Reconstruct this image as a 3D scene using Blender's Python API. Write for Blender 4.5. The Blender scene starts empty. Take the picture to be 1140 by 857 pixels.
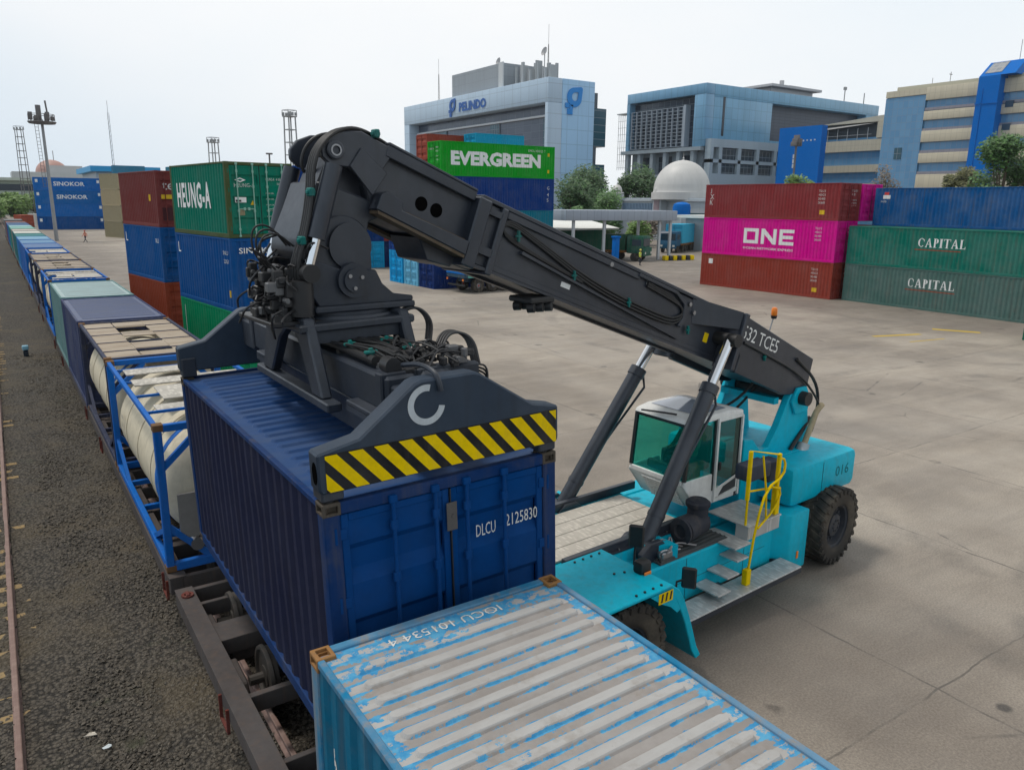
import bpy, bmesh, math, random
from mathutils import Vector, Matrix
from math import radians as R, sin, cos, pi
random.seed(7)
S = bpy.context.scene
COL = S.collection
# ---------------------------------------------------------------- camera
cam = bpy.data.cameras.new('camera'); camo = bpy.data.objects.new('camera', cam); COL.objects.link(camo); S.camera = camo
CH, CF, YAW, PIT, ROLL = 6.5403, 848.008, 0.592327, 0.235367, -0.0114123
fw = Vector((sin(YAW)*cos(PIT), cos(YAW)*cos(PIT), -sin(PIT)))
rt = Vector((cos(YAW), -sin(YAW), 0)); up = rt.cross(fw)
cu, su = cos(ROLL), sin(ROLL)
r2 = rt*cu - up*su; u2 = rt*su + up*cu
camo.matrix_world = Matrix(((r2.x, u2.x, -fw.x, 0), (r2.y, u2.y, -fw.y, 0), (r2.z, u2.z, -fw.z, CH), (0, 0, 0, 1)))
cam.sensor_fit = 'HORIZONTAL'; cam.sensor_width = 36; cam.lens = CF/1140*36; cam.clip_start = 0.1; cam.clip_end = 6000
# ---------------------------------------------------------------- sky and sun
SUN_EL, SUN_AZ = R(66), R(320)          # azimuth measured from +Y towards +X
w = bpy.data.worlds.new('World'); S.world = w; w.use_nodes = True
nt = w.node_tree; nt.nodes.clear()
out = nt.nodes.new('ShaderNodeOutputWorld'); bg = nt.nodes.new('ShaderNodeBackground')
sky = nt.nodes.new('ShaderNodeTexSky'); sky.sky_type = 'NISHITA'; sky.sun_disc = False
sky.sun_elevation = SUN_EL; sky.sun_rotation = SUN_AZ; sky.dust_density = 6; sky.air_density = 1.0; sky.ozone_density = 1.0
hs = nt.nodes.new('ShaderNodeHueSaturation'); hs.inputs['Saturation'].default_value = 0.35
tcw = nt.nodes.new('ShaderNodeTexCoord'); mpw = nt.nodes.new('ShaderNodeMapping'); mpw.inputs['Scale'].default_value = (1, 1, 2.2)
nzw = nt.nodes.new('ShaderNodeTexNoise'); nzw.inputs['Scale'].default_value = 1.6; nzw.inputs['Detail'].default_value = 5
crw = nt.nodes.new('ShaderNodeValToRGB'); crw.color_ramp.elements[0].position = .25; crw.color_ramp.elements[0].color = (8.9, 9.7, 10.3, 1); crw.color_ramp.elements[1].position = .7; crw.color_ramp.elements[1].color = (10.3, 10.4, 10.5, 1)
mxw = nt.nodes.new('ShaderNodeMixRGB'); mxw.inputs[0].default_value = 0.93
L = nt.links.new
L(sky.outputs[0], hs.inputs['Color']); L(tcw.outputs['Generated'], mpw.inputs[0]); L(mpw.outputs[0], nzw.inputs['Vector']); L(nzw.outputs[0], crw.inputs[0])
L(hs.outputs[0], mxw.inputs[1]); L(crw.outputs[0], mxw.inputs[2]); L(mxw.outputs[0], bg.inputs[0]); bg.inputs[1].default_value = 0.10
# bright milky haze near the horizon, a somewhat thinner veil overhead
sxw = nt.nodes.new('ShaderNodeSeparateXYZ'); mrw = nt.nodes.new('ShaderNodeMapRange'); mrw.interpolation_type = 'SMOOTHSTEP'; mlw = nt.nodes.new('ShaderNodeMixRGB'); mlw.blend_type = 'MULTIPLY'; mlw.inputs[0].default_value = 1
for i_, q_ in zip((1, 2, 3, 4), (.42, .75, 1.0, .60)): mrw.inputs[i_].default_value = q_
L(tcw.outputs['Generated'], sxw.inputs[0]); L(sxw.outputs[2], mrw.inputs[0]); L(mxw.outputs[0], mlw.inputs[1]); L(mrw.outputs[0], mlw.inputs[2]); L(mlw.outputs[0], bg.inputs[0])
mr2 = nt.nodes.new('ShaderNodeMapRange'); mr2.interpolation_type = 'SMOOTHSTEP'; mx2 = nt.nodes.new('ShaderNodeMixRGB'); mx2.blend_type = 'MULTIPLY'; mx2.inputs[2].default_value = (.76, .84, .91, 1)
dtw = nt.nodes.new('ShaderNodeVectorMath'); dtw.operation = 'DOT_PRODUCT'; dtw.inputs[1].default_value = (.75, .30, 1.35); L(tcw.outputs['Generated'], dtw.inputs[0])
for i_, q_ in zip((1, 2, 3, 4), (.28, .78, 1.0, 0.0)): mr2.inputs[i_].default_value = q_
L(dtw.outputs['Value'], mr2.inputs[0]); L(mr2.outputs[0], mx2.inputs[0]); L(mlw.outputs[0], mx2.inputs[1]); L(mx2.outputs[0], bg.inputs[0])
L(bg.outputs[0], out.inputs[0])
sl = bpy.data.lights.new('sun', 'SUN'); so = bpy.data.objects.new('sun', sl); COL.objects.link(so)
sl.energy = 2.1; sl.angle = R(12); sl.color = (1, .95, .88)
sd = Vector((sin(SUN_AZ)*cos(SUN_EL), cos(SUN_AZ)*cos(SUN_EL), sin(SUN_EL)))
so.rotation_euler = sd.to_track_quat('Z', 'Y').to_euler()
S.view_settings.view_transform = 'Standard'; S.view_settings.look = 'None'; S.view_settings.exposure = 0.0; S.view_settings.gamma = 1

HAZE = 0.00012
# ---------------------------------------------------------------- mesh helper
class MB:
    """collects shapes into one mesh"""
    def __init__(s, T=None, ang=28): s.ang = ang; s.v = []; s.f = []; s.m = []; s.mi = 0; s.T = T
    def raw(s, vs, fs, T=None):
        o = len(s.v)
        for p in vs:
            p = Vector(p)
            if T is not None: p = T @ p
            if s.T is not None: p = s.T @ p
            s.v.append(p[:])
        for f in fs: s.f.append([i+o for i in f]); s.m.append(s.mi)
        return s
    def quad(s, *ps): return s.raw(ps, [list(range(len(ps)))])
    def box(s, x0, x1, y0, y1, z0, z1, T=None, bev=0):
        x0, x1 = min(x0, x1), max(x0, x1); y0, y1 = min(y0, y1), max(y0, y1); z0, z1 = min(z0, z1), max(z0, z1)
        if not bev:
            vs = [(x, y, z) for z in (z0, z1) for y in (y0, y1) for x in (x0, x1)]
            return s.raw(vs, [(0,2,3,1), (4,5,7,6), (0,1,5,4), (2,6,7,3), (0,4,6,2), (1,3,7,5)], T)
        bm = bmesh.new(); bmesh.ops.create_cube(bm, size=1)
        for v in bm.verts: v.co = Vector(((x0+x1)/2+v.co.x*(x1-x0), (y0+y1)/2+v.co.y*(y1-y0), (z0+z1)/2+v.co.z*(z1-z0)))
        b = min(bev, .45*min(x1-x0, y1-y0, z1-z0))
        bmesh.ops.bevel(bm, geom=bm.edges[:], offset=b, segments=2 if bev > .03 else 1, affect='EDGES', profile=.5)
        return s.bm(bm, T)
    def bm(s, bm, T=None):
        bm.verts.index_update()
        s.raw([v.co.copy() for v in bm.verts], [[v.index for v in f.verts] for f in bm.faces], T); bm.free(); return s
    def prism(s, pts, a0, a1, axis='y', T=None, bev=0):
        """extrude a 2D outline; axis y: pts are (x,z); x: (y,z); z: (x,y)"""
        mk = {'y': lambda p, a: (p[0], a, p[1]), 'x': lambda p, a: (a, p[0], p[1]), 'z': lambda p, a: (p[0], p[1], a)}[axis]
        bm = bmesh.new()
        A = [bm.verts.new(mk(p, a0)) for p in pts]; B = [bm.verts.new(mk(p, a1)) for p in pts]
        n = len(pts)
        bm.faces.new(A); bm.faces.new(B[::-1])
        for i in range(n): bm.faces.new((A[i], B[i], B[(i+1) % n], A[(i+1) % n]))
        bmesh.ops.recalc_face_normals(bm, faces=bm.faces[:])
        if bev: bmesh.ops.bevel(bm, geom=[e for e in bm.edges if e.calc_face_angle(0) > .5], offset=bev, segments=1 if bev < .03 else 2, affect='EDGES', profile=.5, clamp_overlap=True)
        if n > 4 : bmesh.ops.triangulate(bm, faces=[f for f in bm.faces if len(f.verts) > 4])
        return s.bm(bm, T)
    def cyl(s, p0, p1, r0, r1=None, n=16, cap=True, T=None):
        r1 = r0 if r1 is None else r1
        p0, p1 = Vector(p0), Vector(p1); d = (p1-p0).normalized(); a = d.orthogonal().normalized(); b = d.cross(a)
        vs = []
        for p, r in ((p0, r0), (p1, r1)):
            for i in range(n): t = 2*pi*i/n; vs.append(p+a*r*cos(t)+b*r*sin(t))
        fs = [(i, (i+1) % n, n+(i+1) % n, n+i) for i in range(n)]
        if cap: fs += [list(range(n))[::-1], list(range(n, 2*n))]
        return s.raw(vs, fs, T)
    def tube(s, pts, r, n=8, smooth=0, T=None):
        pts = [Vector(p) for p in pts]
        for _ in range(smooth):
            q = [pts[0]]
            for a, b in zip(pts, pts[1:]): q += [a*.75+b*.25, a*.25+b*.75]
            pts = q+[pts[-1]]
        vs = []; fs = []; a = None
        for i, p in enumerate(pts):
            d = (pts[min(i+1, len(pts)-1)]-pts[max(i-1, 0)]).normalized()
            a = d.orthogonal().normalized() if a is None else (a-d*a.dot(d)).normalized()
            b = d.cross(a)
            for k in range(n): t = 2*pi*k/n; vs.append(p+a*r*cos(t)+b*r*sin(t))
        for i in range(len(pts)-1):
            for k in range(n): fs.append((i*n+k, i*n+(k+1) % n, (i+1)*n+(k+1) % n, (i+1)*n+k))
        fs += [list(range(n))[::-1], [len(vs)-n+k for k in range(n)]]
        return s.raw(vs, fs, T)
    def lathe(s, prof, c, axis='z', n=24, T=None):
        """prof: (radius, height) list revolved round an axis through c"""
        c = Vector(c); vs = []; fs = []
        for r, h in prof:
            for i in range(n):
                t = 2*pi*i/n; x, y = r*cos(t), r*sin(t)
                vs.append(c+Vector({'z': (x, y, h), 'y': (x, h, y), 'x': (h, x, y)}[axis]))
        for j in range(len(prof)-1):
            for i in range(n): fs.append((j*n+i, j*n+(i+1) % n, (j+1)*n+(i+1) % n, (j+1)*n+i))
        return s.raw(vs, fs, T)
    def beam(s, p0, p1, wd, ht=None, T=None):
        """square bar between two points (wd wide, ht in the other direction)"""
        ht = wd if ht is None else ht
        p0, p1 = Vector(p0), Vector(p1); d = (p1-p0).normalized()
        u = Vector((0, 0, 1)) if abs(d.z) < .95 else Vector((0, 1, 0))
        a = d.cross(u).normalized(); b = a.cross(d)
        vs = [p+a*i*wd/2+b*j*ht/2 for p in (p0, p1) for i, j in ((-1,-1), (1,-1), (1,1), (-1,1))]
        return s.raw(vs, [(0,1,2,3), (7,6,5,4), (0,4,5,1), (1,5,6,2), (2,6,7,3), (3,7,4,0)], T)
    def mesh(s, name):
        me = bpy.data.meshes.new(name); me.from_pydata(s.v, [], s.f); me.validate()
        if s.mi or any(s.m): me.polygons.foreach_set('material_index', s.m[:len(me.polygons)])
        return fin(me, s.ang)
    def build(s, name, mat, parent=None, **k): return link(s.mesh(name), name, mat, parent, **k)

def fin(me, ang=24):
    bm = bmesh.new(); bm.from_mesh(me); bmesh.ops.recalc_face_normals(bm, faces=bm.faces[:]); bm.to_mesh(me); bm.free()
    me.polygons.foreach_set('use_smooth', [True]*len(me.polygons)); me.set_sharp_from_angle(angle=R(ang)); me.update()
    return me

def link(me, name, mat, parent=None, shared=False, **k):
    o = bpy.data.objects.new(name, me); COL.objects.link(o)
    if parent: o.parent = parent
    mats = mat if isinstance(mat, (list, tuple)) else [mat]
    while len(me.materials) < len(mats): me.materials.append(mats[len(me.materials)])
    for i, m in enumerate(mats):
        if me.materials[i] is not m: o.material_slots[i].link = 'OBJECT'; o.material_slots[i].material = m
    for a, b in k.items(): o[a] = b
    return o

def tag(o, label, cat, group=None):
    o['label'] = label; o['category'] = cat
    if group: o['group'] = group
    return o
def thing(name, label, cat, loc=(0, 0, 0), rz=0, group=None):
    o = bpy.data.objects.new(name, None); COL.objects.link(o); o.location = loc; o.rotation_euler = (0, 0, rz); o.empty_display_size = .3
    return tag(o, label, cat, group)
def struct(o): o['kind'] = 'structure'; return o
def stuff(o): o['kind'] = 'stuff'; return o
def copy_tree(o, parent=None):
    c = o.copy(); COL.objects.link(c)
    if parent: c.parent = parent
    for ch in list(o.children): copy_tree(ch, c)
    return c

# ---------------------------------------------------------------- lettering: flat glyph meshes (xy plane, unit: metres)
_txt = {}
def glyphs(body, h, width=None, bold=0.0, shear=0.0, gap=1.0):
    """returns (verts, faces) of the text, lower left corner at 0,0, cap height h"""
    key = (body, bold, shear, gap)
    if key not in _txt:
        cu_ = bpy.data.curves.new('t', 'FONT'); cu_.body = body; cu_.size = 1; cu_.offset = bold; cu_.resolution_u = 2; cu_.shear = shear; cu_.space_character = gap
        o = bpy.data.objects.new('t', cu_); COL.objects.link(o)
        dg = bpy.context.evaluated_depsgraph_get(); me = bpy.data.meshes.new_from_object(o.evaluated_get(dg))
        vs = [v.co.copy() for v in me.vertices]; fs = [list(p.vertices) for p in me.polygons]
        bpy.data.objects.remove(o); bpy.data.curves.remove(cu_); bpy.data.meshes.remove(me)
        x0 = min(v.x for v in vs); y0 = min(v.y for v in vs); x1 = max(v.x for v in vs); y1 = max(v.y for v in vs)
        _txt[key] = ([((v.x-x0), (v.y-y0)) for v in vs], fs, x1-x0, y1-y0)
    vs, fs, w_, h_ = _txt[key]
    sx = (width/w_) if width else h/h_
    return [(x*sx, y*h/h_, 0) for x, y in vs], fs
def serif_caps(word, h, width):
    """roman capitals with serifs drawn from strokes; returns (verts, faces)"""
    V, F = [], []; x = 0.0
    def poly(*q): F.append(list(range(len(V), len(V)+len(q)))); V.extend((a+x, b, 0) for a, b in q)
    def bar(a, b, c, d): poly((a, c), (b, c), (b, d), (a, d))
    def ring(cx, cy, ro, t0, t1, th, rx=.8):
        n = 14; P_ = [(t0+(t1-t0)*k/n) for k in range(n+1)]
        for a, b in zip(P_, P_[1:]):
            q = [(cx+rx*ro*cos(a), cy+ro*sin(a)), (cx+rx*ro*cos(b), cy+ro*sin(b))]
            wa, wb = [ro-.05-th*abs(cos(z)) for z in (a, b)]; poly(q[0], q[1], (cx+rx*wb*cos(b), cy+(ro-.06)*sin(b)), (cx+rx*wa*cos(a), cy+(ro-.06)*sin(a)))
    for ch in word:
        if ch == 'C': ring(.42, .5, .5, R(42), R(318), .18); bar(.70, .76, .62, .88); w_ = .86
        elif ch == 'A': poly((.08, .04), (.19, .04), (.44, .90), (.38, 1.0)); poly((.38, 1.0), (.50, 1.0), (.84, .04), (.60, .04)); bar(.22, .62, .30, .37); bar(0, .28, 0, .045); bar(.52, .92, 0, .045); w_ = .96
        elif ch == 'P': bar(.09, .30, .045, .955); bar(0, .42, 0, .045); bar(0, .3, .955, 1.0); ring(.30, .73, .27, R(-90), R(90), .15, 1.15); w_ = .70
        elif ch == 'I': bar(.09, .30, .045, .955); bar(0, .40, 0, .045); bar(0, .40, .955, 1.0); w_ = .46
        elif ch == 'T': bar(.31, .53, .045, .93); bar(.2, .64, 0, .045); bar(.02, .82, .93, 1.0); bar(.02, .07, .74, .93); bar(.77, .82, .74, .93); w_ = .88
        else: bar(.09, .30, .045, .955); bar(0, .4, .955, 1.0); bar(0, .70, 0, .06); bar(.64, .70, .06, .26); w_ = .74
        x += w_+.05
    s = width/x; return [(a*s, b*h, 0) for a, b, _ in V], F
def frame(o, ex, ey, n=None):
    """matrix taking (x,y,0) to o + x*ex + y*ey"""
    o, ex, ey = Vector(o), Vector(ex).normalized(), Vector(ey).normalized(); ez = ex.cross(ey)
    return Matrix(((ex.x, ey.x, ez.x, o.x), (ex.y, ey.y, ez.y, o.y), (ex.z, ey.z, ez.z, o.z), (0, 0, 0, 1)))
def write(mb, body, o, ex, ey, h, width=None, bold=0.0):
    vs, fs = glyphs(body, h, width, bold); mb.raw(vs, fs, frame(o, ex, ey)); return mb
def clip_poly(p, q):
    """clip polygon p by convex polygon q (2D, counter-clockwise)"""
    for a, b in zip(q, q[1:]+q[:1]):
        r = []; ins = lambda z: (b[0]-a[0])*(z[1]-a[1])-(b[1]-a[1])*(z[0]-a[0])
        for c, d in zip(p, p[1:]+p[:1]):
            ic, id_ = ins(c), ins(d)
            if ic >= 0: r.append(c)
            if ic*id_ < 0: t = ic/(ic-id_); r.append((c[0]+t*(d[0]-c[0]), c[1]+t*(d[1]-c[1])))
        p = r
        if not p: break
    return p
# ---------------------------------------------------------------- materials
def _paint_group():
    g = bpy.data.node_groups.new('weathered_paint', 'ShaderNodeTree'); I = g.interface
    for n, t, d in (('Color', 'NodeSocketColor', (.5,.5,.5,1)), ('Dirt Color', 'NodeSocketColor', (.16,.13,.10,1)), ('Dirt', 'NodeSocketFloat', .3), ('Rust', 'NodeSocketFloat', .1),
                    ('Rough', 'NodeSocketFloat', .45), ('Scale', 'NodeSocketFloat', 1.0), ('Metallic', 'NodeSocketFloat', 0.0), ('Bump', 'NodeSocketFloat', .1), ('Fade', 'NodeSocketFloat', .2), ('Spec', 'NodeSocketFloat', .06)):
        s = I.new_socket(n, in_out='INPUT', socket_type=t); s.default_value = d
    I.new_socket('BSDF', in_out='OUTPUT', socket_type='NodeSocketShader')
    N = g.nodes.new; K = g.links.new
    gi, go = N('NodeGroupInput'), N('NodeGroupOutput')
    tc, oi = N('ShaderNodeTexCoord'), N('ShaderNodeObjectInfo')
    off = N('ShaderNodeMath'); off.operation = 'MULTIPLY'; off.inputs[1].default_value = 37.0; K(oi.outputs['Random'], off.inputs[0])
    sc = N('ShaderNodeVectorMath'); sc.operation = 'SCALE'; K(tc.outputs['Object'], sc.inputs[0]); K(gi.outputs['Scale'], sc.inputs['Scale'])
    def noise(scale, detail, rough=.6, vec=None):
        n = N('ShaderNodeTexNoise'); n.noise_dimensions = '4D'; n.inputs['Scale'].default_value = scale; n.inputs['Detail'].default_value = detail; n.inputs['Roughness'].default_value = rough
        K(vec or sc.outputs[0], n.inputs['Vector']); K(off.outputs[0], n.inputs['W']); return n.outputs[0]
    def ramp(x, a, b, va=0.0, vb=1.0):
        m = N('ShaderNodeMapRange'); m.interpolation_type = 'SMOOTHSTEP'; K(x, m.inputs[0])
        for i, q in zip((1, 2, 3, 4), (a, b, va, vb)): m.inputs[i].default_value = q
        return m.outputs[0]
    def mul(a, b):
        m = N('ShaderNodeMath'); m.operation = 'MULTIPLY'
        for i, q in ((0, a), (1, b)):
            if isinstance(q, (int, float)): m.inputs[i].default_value = q
            else: K(q, m.inputs[i])
        return m.outputs[0]
    def mix(f, a, b, bt='MIX'):
        m = N('ShaderNodeMixRGB'); m.blend_type = bt
        for i, q in ((0, f), (1, a), (2, b)):
            if isinstance(q, (int, float)): m.inputs[i].default_value = q
            elif isinstance(q, tuple): m.inputs[i].default_value = q
            else: K(q, m.inputs[i])
        return m.outputs[0]
    big = noise(.7, 6); fine = noise(7, 7, .7)
    st = N('ShaderNodeVectorMath'); st.operation = 'MULTIPLY'; st.inputs[1].default_value = (7, 7, .45); K(sc.outputs[0], st.inputs[0])
    streak = noise(1.0, 6, .65, st.outputs[0])
    fade = mix(mul(ramp(big, .35, .7), gi.outputs['Fade']), gi.outputs['Color'], mix(.45, gi.outputs['Color'], (.45,.45,.46,1)))
    dk = mix(mul(ramp(fine, .35, .7), .25), fade, mix(.5, fade, (0,0,0,1)))
    dirt = mix(mul(ramp(streak, .48, .72), gi.outputs['Dirt']), dk, gi.outputs['Dirt Color'])
    dirt2 = mix(mul(ramp(noise(2.3, 8, .7), .5, .75), mul(gi.outputs['Dirt'], .8)), dirt, gi.outputs['Dirt Color'])
    # rust: speckles whose threshold falls with the Rust input
    thr = N('ShaderNodeMath'); thr.operation = 'MULTIPLY_ADD'; K(gi.outputs['Rust'], thr.inputs[0]); thr.inputs[1].default_value = -.22; thr.inputs[2].default_value = .74
    df = N('ShaderNodeMath'); df.operation = 'SUBTRACT'; K(noise(4.5, 9, .72), df.inputs[0]); K(thr.outputs[0], df.inputs[1])
    rm = ramp(df.outputs[0], 0, .035)
    rustc = mix(ramp(fine, .3, .7), (.16,.055,.022,1), (.07,.03,.018,1))
    col = mix(rm, dirt2, rustc)
    b = N('ShaderNodeBsdfPrincipled'); K(col, b.inputs['Base Color']); K(gi.outputs['Metallic'], b.inputs['Metallic']); K(gi.outputs['Spec'], b.inputs['Specular IOR Level'])
    ra = N('ShaderNodeMath'); ra.operation = 'MULTIPLY_ADD'; K(fine, ra.inputs[0]); ra.inputs[1].default_value = .25; K(gi.outputs['Rough'], ra.inputs[2])
    rb = N('ShaderNodeMath'); rb.operation = 'ADD'; rb.use_clamp = True; K(ra.outputs[0], rb.inputs[0]); K(mul(rm, .3), rb.inputs[1]); K(rb.outputs[0], b.inputs['Roughness'])
    bp = N('ShaderNodeBump'); bp.inputs['Distance'].default_value = .01; K(gi.outputs['Bump'], bp.inputs['Strength']); K(noise(3, 5), bp.inputs['Height']); K(bp.outputs[0], b.inputs['Normal'])
    K(b.outputs[0], go.inputs[0]); return g
PG = _paint_group()
def lin(*c):
    """sRGB 0-255 -> linear rgba"""
    return tuple((x/255/12.92 if x <= 10 else ((x/255+.055)/1.055)**2.4) for x in c)+(1,)
MAT = {}
def paint(name, col, dirt=.3, rust=.08, rough=.35, scale=1.0, metal=0.0, bump=.15, fade=.12, dcol=(.15,.125,.10,1), spec=.06):
    if name in MAT: return MAT[name]
    m = bpy.data.materials.new(name); m.use_nodes = True; t = m.node_tree; t.nodes.clear()
    g = t.nodes.new('ShaderNodeGroup'); g.node_tree = PG; o = t.nodes.new('ShaderNodeOutputMaterial'); t.links.new(g.outputs[0], o.inputs[0])
    if len(col) == 3: col = tuple(col)+(1,)
    for k, v in (('Color', col), ('Dirt', dirt), ('Rust', rust), ('Rough', rough), ('Scale', scale), ('Metallic', metal), ('Bump', bump), ('Fade', fade), ('Dirt Color', dcol), ('Spec', spec)): g.inputs[k].default_value = v
    MAT[name] = m; return m
class NT:
    """small node helper for one-off materials"""
    def __init__(s, name):
        s.m = bpy.data.materials.new(name); s.m.use_nodes = True; s.t = s.m.node_tree; s.b = s.t.nodes['Principled BSDF']; MAT[name] = s.m
        s.tc = s.n('ShaderNodeTexCoord')
    def n(s, ty, **k):
        x = s.t.nodes.new(ty)
        for a, b in k.items(): setattr(x, a, b)
        return x
    def k(s, a, b): s.t.links.new(a, b)
    def val(s, sock, q):
        if isinstance(q, (int, float)): sock.default_value = q
        elif isinstance(q, tuple): sock.default_value = q
        else: s.k(q, sock)
    def obj(s): return s.tc.outputs['Object']
    def vmul(s, v, sc):
        x = s.n('ShaderNodeVectorMath', operation='MULTIPLY'); s.k(v, x.inputs[0]); x.inputs[1].default_value = sc; return x.outputs[0]
    def noise(s, v, scale, detail=6, rough=.6, out=0):
        x = s.n('ShaderNodeTexNoise'); s.k(v, x.inputs['Vector']); x.inputs['Scale'].default_value = scale; x.inputs['Detail'].default_value = detail; x.inputs['Roughness'].default_value = rough; return x.outputs[out]
    def vor(s, v, scale, feature='F1', out='Distance'):
        x = s.n('ShaderNodeTexVoronoi', feature=feature); s.k(v, x.inputs['Vector']); x.inputs['Scale'].default_value = scale; return x.outputs[out]
    def ramp(s, x, a, b, va=0.0, vb=1.0, smooth=True):
        m = s.n('ShaderNodeMapRange'); m.interpolation_type = 'SMOOTHSTEP' if smooth else 'LINEAR'; s.val(m.inputs[0], x)
        for i, q in zip((1, 2, 3, 4), (a, b, va, vb)): m.inputs[i].default_value = q
        return m.outputs[0]
    def math(s, op, a, b=0.0, c=None):
        m = s.n('ShaderNodeMath', operation=op); s.val(m.inputs[0], a); s.val(m.inputs[1], b)
        if c is not None: s.val(m.inputs[2], c)
        return m.outputs[0]
    def mix(s, f, a, b, bt='MIX'):
        m = s.n('ShaderNodeMixRGB', blend_type=bt); s.val(m.inputs[0], f); s.val(m.inputs[1], a); s.val(m.inputs[2], b); return m.outputs[0]
    def xyz(s, v):
        x = s.n('ShaderNodeSeparateXYZ'); s.k(v, x.inputs[0]); return x.outputs
    def bump(s, h, strength, dist):
        x = s.n('ShaderNodeBump'); s.k(h, x.inputs['Height']); x.inputs['Strength'].default_value = strength; x.inputs['Distance'].default_value = dist; s.k(x.outputs[0], s.b.inputs['Normal'])
    def set(s, **k):
        for a, q in k.items(): s.val(s.b.inputs[a.replace('_', ' ')], q)
        return s.m
def plain(name, col, rough=.5, metal=0.0, **k):
    if name in MAT: return MAT[name]
    return NT(name).set(Base_Color=tuple(col)[:3]+(1,), Roughness=rough, Metallic=metal, **k)

# concrete yard: poured slabs, joints, tyre marks, stains
def concrete():
    n = NT('yard_concrete'); p = n.obj(); X, Y, Z = n.xyz(p)
    wob = n.noise(p, .9, 4)
    def joint(c, off, pitch, wd):
        a = n.math('ADD', c, n.math('MULTIPLY_ADD', wob, .16, -.08-off)); f = n.math('PINGPONG', a, pitch/2)
        return n.ramp(f, wd*.4, wd, 1, 0)
    jx = joint(X, 10.2, 4.87, .026); jy = joint(Y, 4.42, 6.2, .022)
    j = n.math('MAXIMUM', jx, jy)
    sx = n.math('FLOOR', n.math('DIVIDE', n.math('SUBTRACT', X, 10.2), 4.87)); sy = n.math('FLOOR', n.math('DIVIDE', n.math('SUBTRACT', Y, 4.42), 6.2))
    cb = n.n('ShaderNodeCombineXYZ'); n.k(sx, cb.inputs[0]); n.k(sy, cb.inputs[1]); wn = n.n('ShaderNodeTexWhiteNoise'); n.k(cb.outputs[0], wn.inputs['Vector'])
    slab = wn.outputs['Value']
    base = n.mix(n.ramp(n.noise(p, .16, 8, .66), .32, .68), (.215,.182,.148,1), (.385,.335,.275,1))
    base = n.mix(n.math('MULTIPLY', slab, .3), base, (.24,.215,.19,1))
    # long wiped tyre smears across the slabs
    rot = n.n('ShaderNodeMapping'); rot.inputs['Rotation'].default_value = (0, 0, R(58)); rot.inputs['Scale'].default_value = (.35, 2.6, 1); n.k(p, rot.inputs[0])
    base = n.mix(n.math('MULTIPLY', n.ramp(n.noise(rot.outputs[0], .55, 9, .72), .45, .75), .32), base, (.15,.13,.11,1))
    rot2 = n.n('ShaderNodeMapping'); rot2.inputs['Rotation'].default_value = (0, 0, R(-8)); rot2.inputs['Scale'].default_value = (.16, 2.2, 1); n.k(p, rot2.inputs[0])
    base = n.mix(n.math('MULTIPLY', n.ramp(n.noise(rot2.outputs[0], .45, 9, .74), .45, .78), .4), base, (.43,.37,.295,1))
    base = n.mix(n.math('MULTIPLY', n.ramp(n.noise(p, .11, 5, .6), .52, .72), .5), base, (.15,.135,.12,1))
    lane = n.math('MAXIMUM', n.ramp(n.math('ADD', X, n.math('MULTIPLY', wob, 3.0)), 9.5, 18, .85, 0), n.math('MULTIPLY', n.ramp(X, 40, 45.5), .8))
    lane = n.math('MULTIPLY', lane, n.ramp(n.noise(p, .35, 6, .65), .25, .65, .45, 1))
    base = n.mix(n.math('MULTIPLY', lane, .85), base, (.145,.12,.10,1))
    # tyre arcs of turning machines
    def arc(cx, cy, rad, wd, amt):
        v = n.n('ShaderNodeVectorMath', operation='DISTANCE'); n.k(n.vmul(p, (1, 1, 0)), v.inputs[0]); v.inputs[1].default_value = (cx, cy, 0)
        d_ = n.math('ABSOLUTE', n.math('SUBTRACT', v.outputs['Value'], n.math('MULTIPLY_ADD', n.noise(p, .25, 3), .5, rad)))
        return n.math('MULTIPLY', n.math('MULTIPLY', n.ramp(d_, wd*.3, wd, 1, 0), amt), n.ramp(n.noise(p, .55, 7, .72), .42, .66))
    ar = n.math('MAXIMUM', n.math('MAXIMUM', arc(27, 2, 13, .45, .4), arc(27, 2, 15.1, .4, .35)), n.math('MAXIMUM', arc(12, 26, 11, .5, .4), n.math('MAXIMUM', arc(34, 30, 9, .5, .35), arc(18, -4, 9.5, .35, .4))))
    base = n.mix(ar, base, (.10,.09,.08,1))
    v_ = n.n('ShaderNodeVectorMath', operation='DISTANCE'); n.k(n.vmul(p, (1, 1, 0)), v_.inputs[0]); v_.inputs[1].default_value = (10.55, 3.72, 0)
    base = n.mix(n.math('MULTIPLY', n.ramp(n.math('ADD', v_.outputs['Value'], n.math('MULTIPLY', n.noise(p, 6, 3), .08)), .10, .17, 1, 0), .8), base, (.05,.045,.042,1))
    # oil spots
    sp = n.ramp(n.math('ADD', n.vor(p, .55), n.math('MULTIPLY', n.noise(p, 3.5, 4), .25)), .16, .24, 1, 0)
    base = n.mix(n.math('MULTIPLY', sp, .6), base, (.06,.05,.045,1))
    grain = n.noise(p, 30, 5, .75)
    base = n.mix(.5, base, n.mix(n.ramp(grain, .3, .75), (.22,.22,.22,1), (.78,.78,.78,1)), 'OVERLAY')
    # cracks
    cr = n.ramp(n.vor(n.vmul(p, (1, 1, 0)), .16, 'DISTANCE_TO_EDGE'), .002, .006, 1, 0)
    cr = n.math('MULTIPLY', cr, n.ramp(n.noise(p, .35, 3), .5, .6))
    base = n.mix(n.math('MULTIPLY', n.math('MAXIMUM', j, cr), n.ramp(n.noise(p, 1.3, 4), .3, .65, .05, .75)), base, (.07,.062,.055,1))
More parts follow.
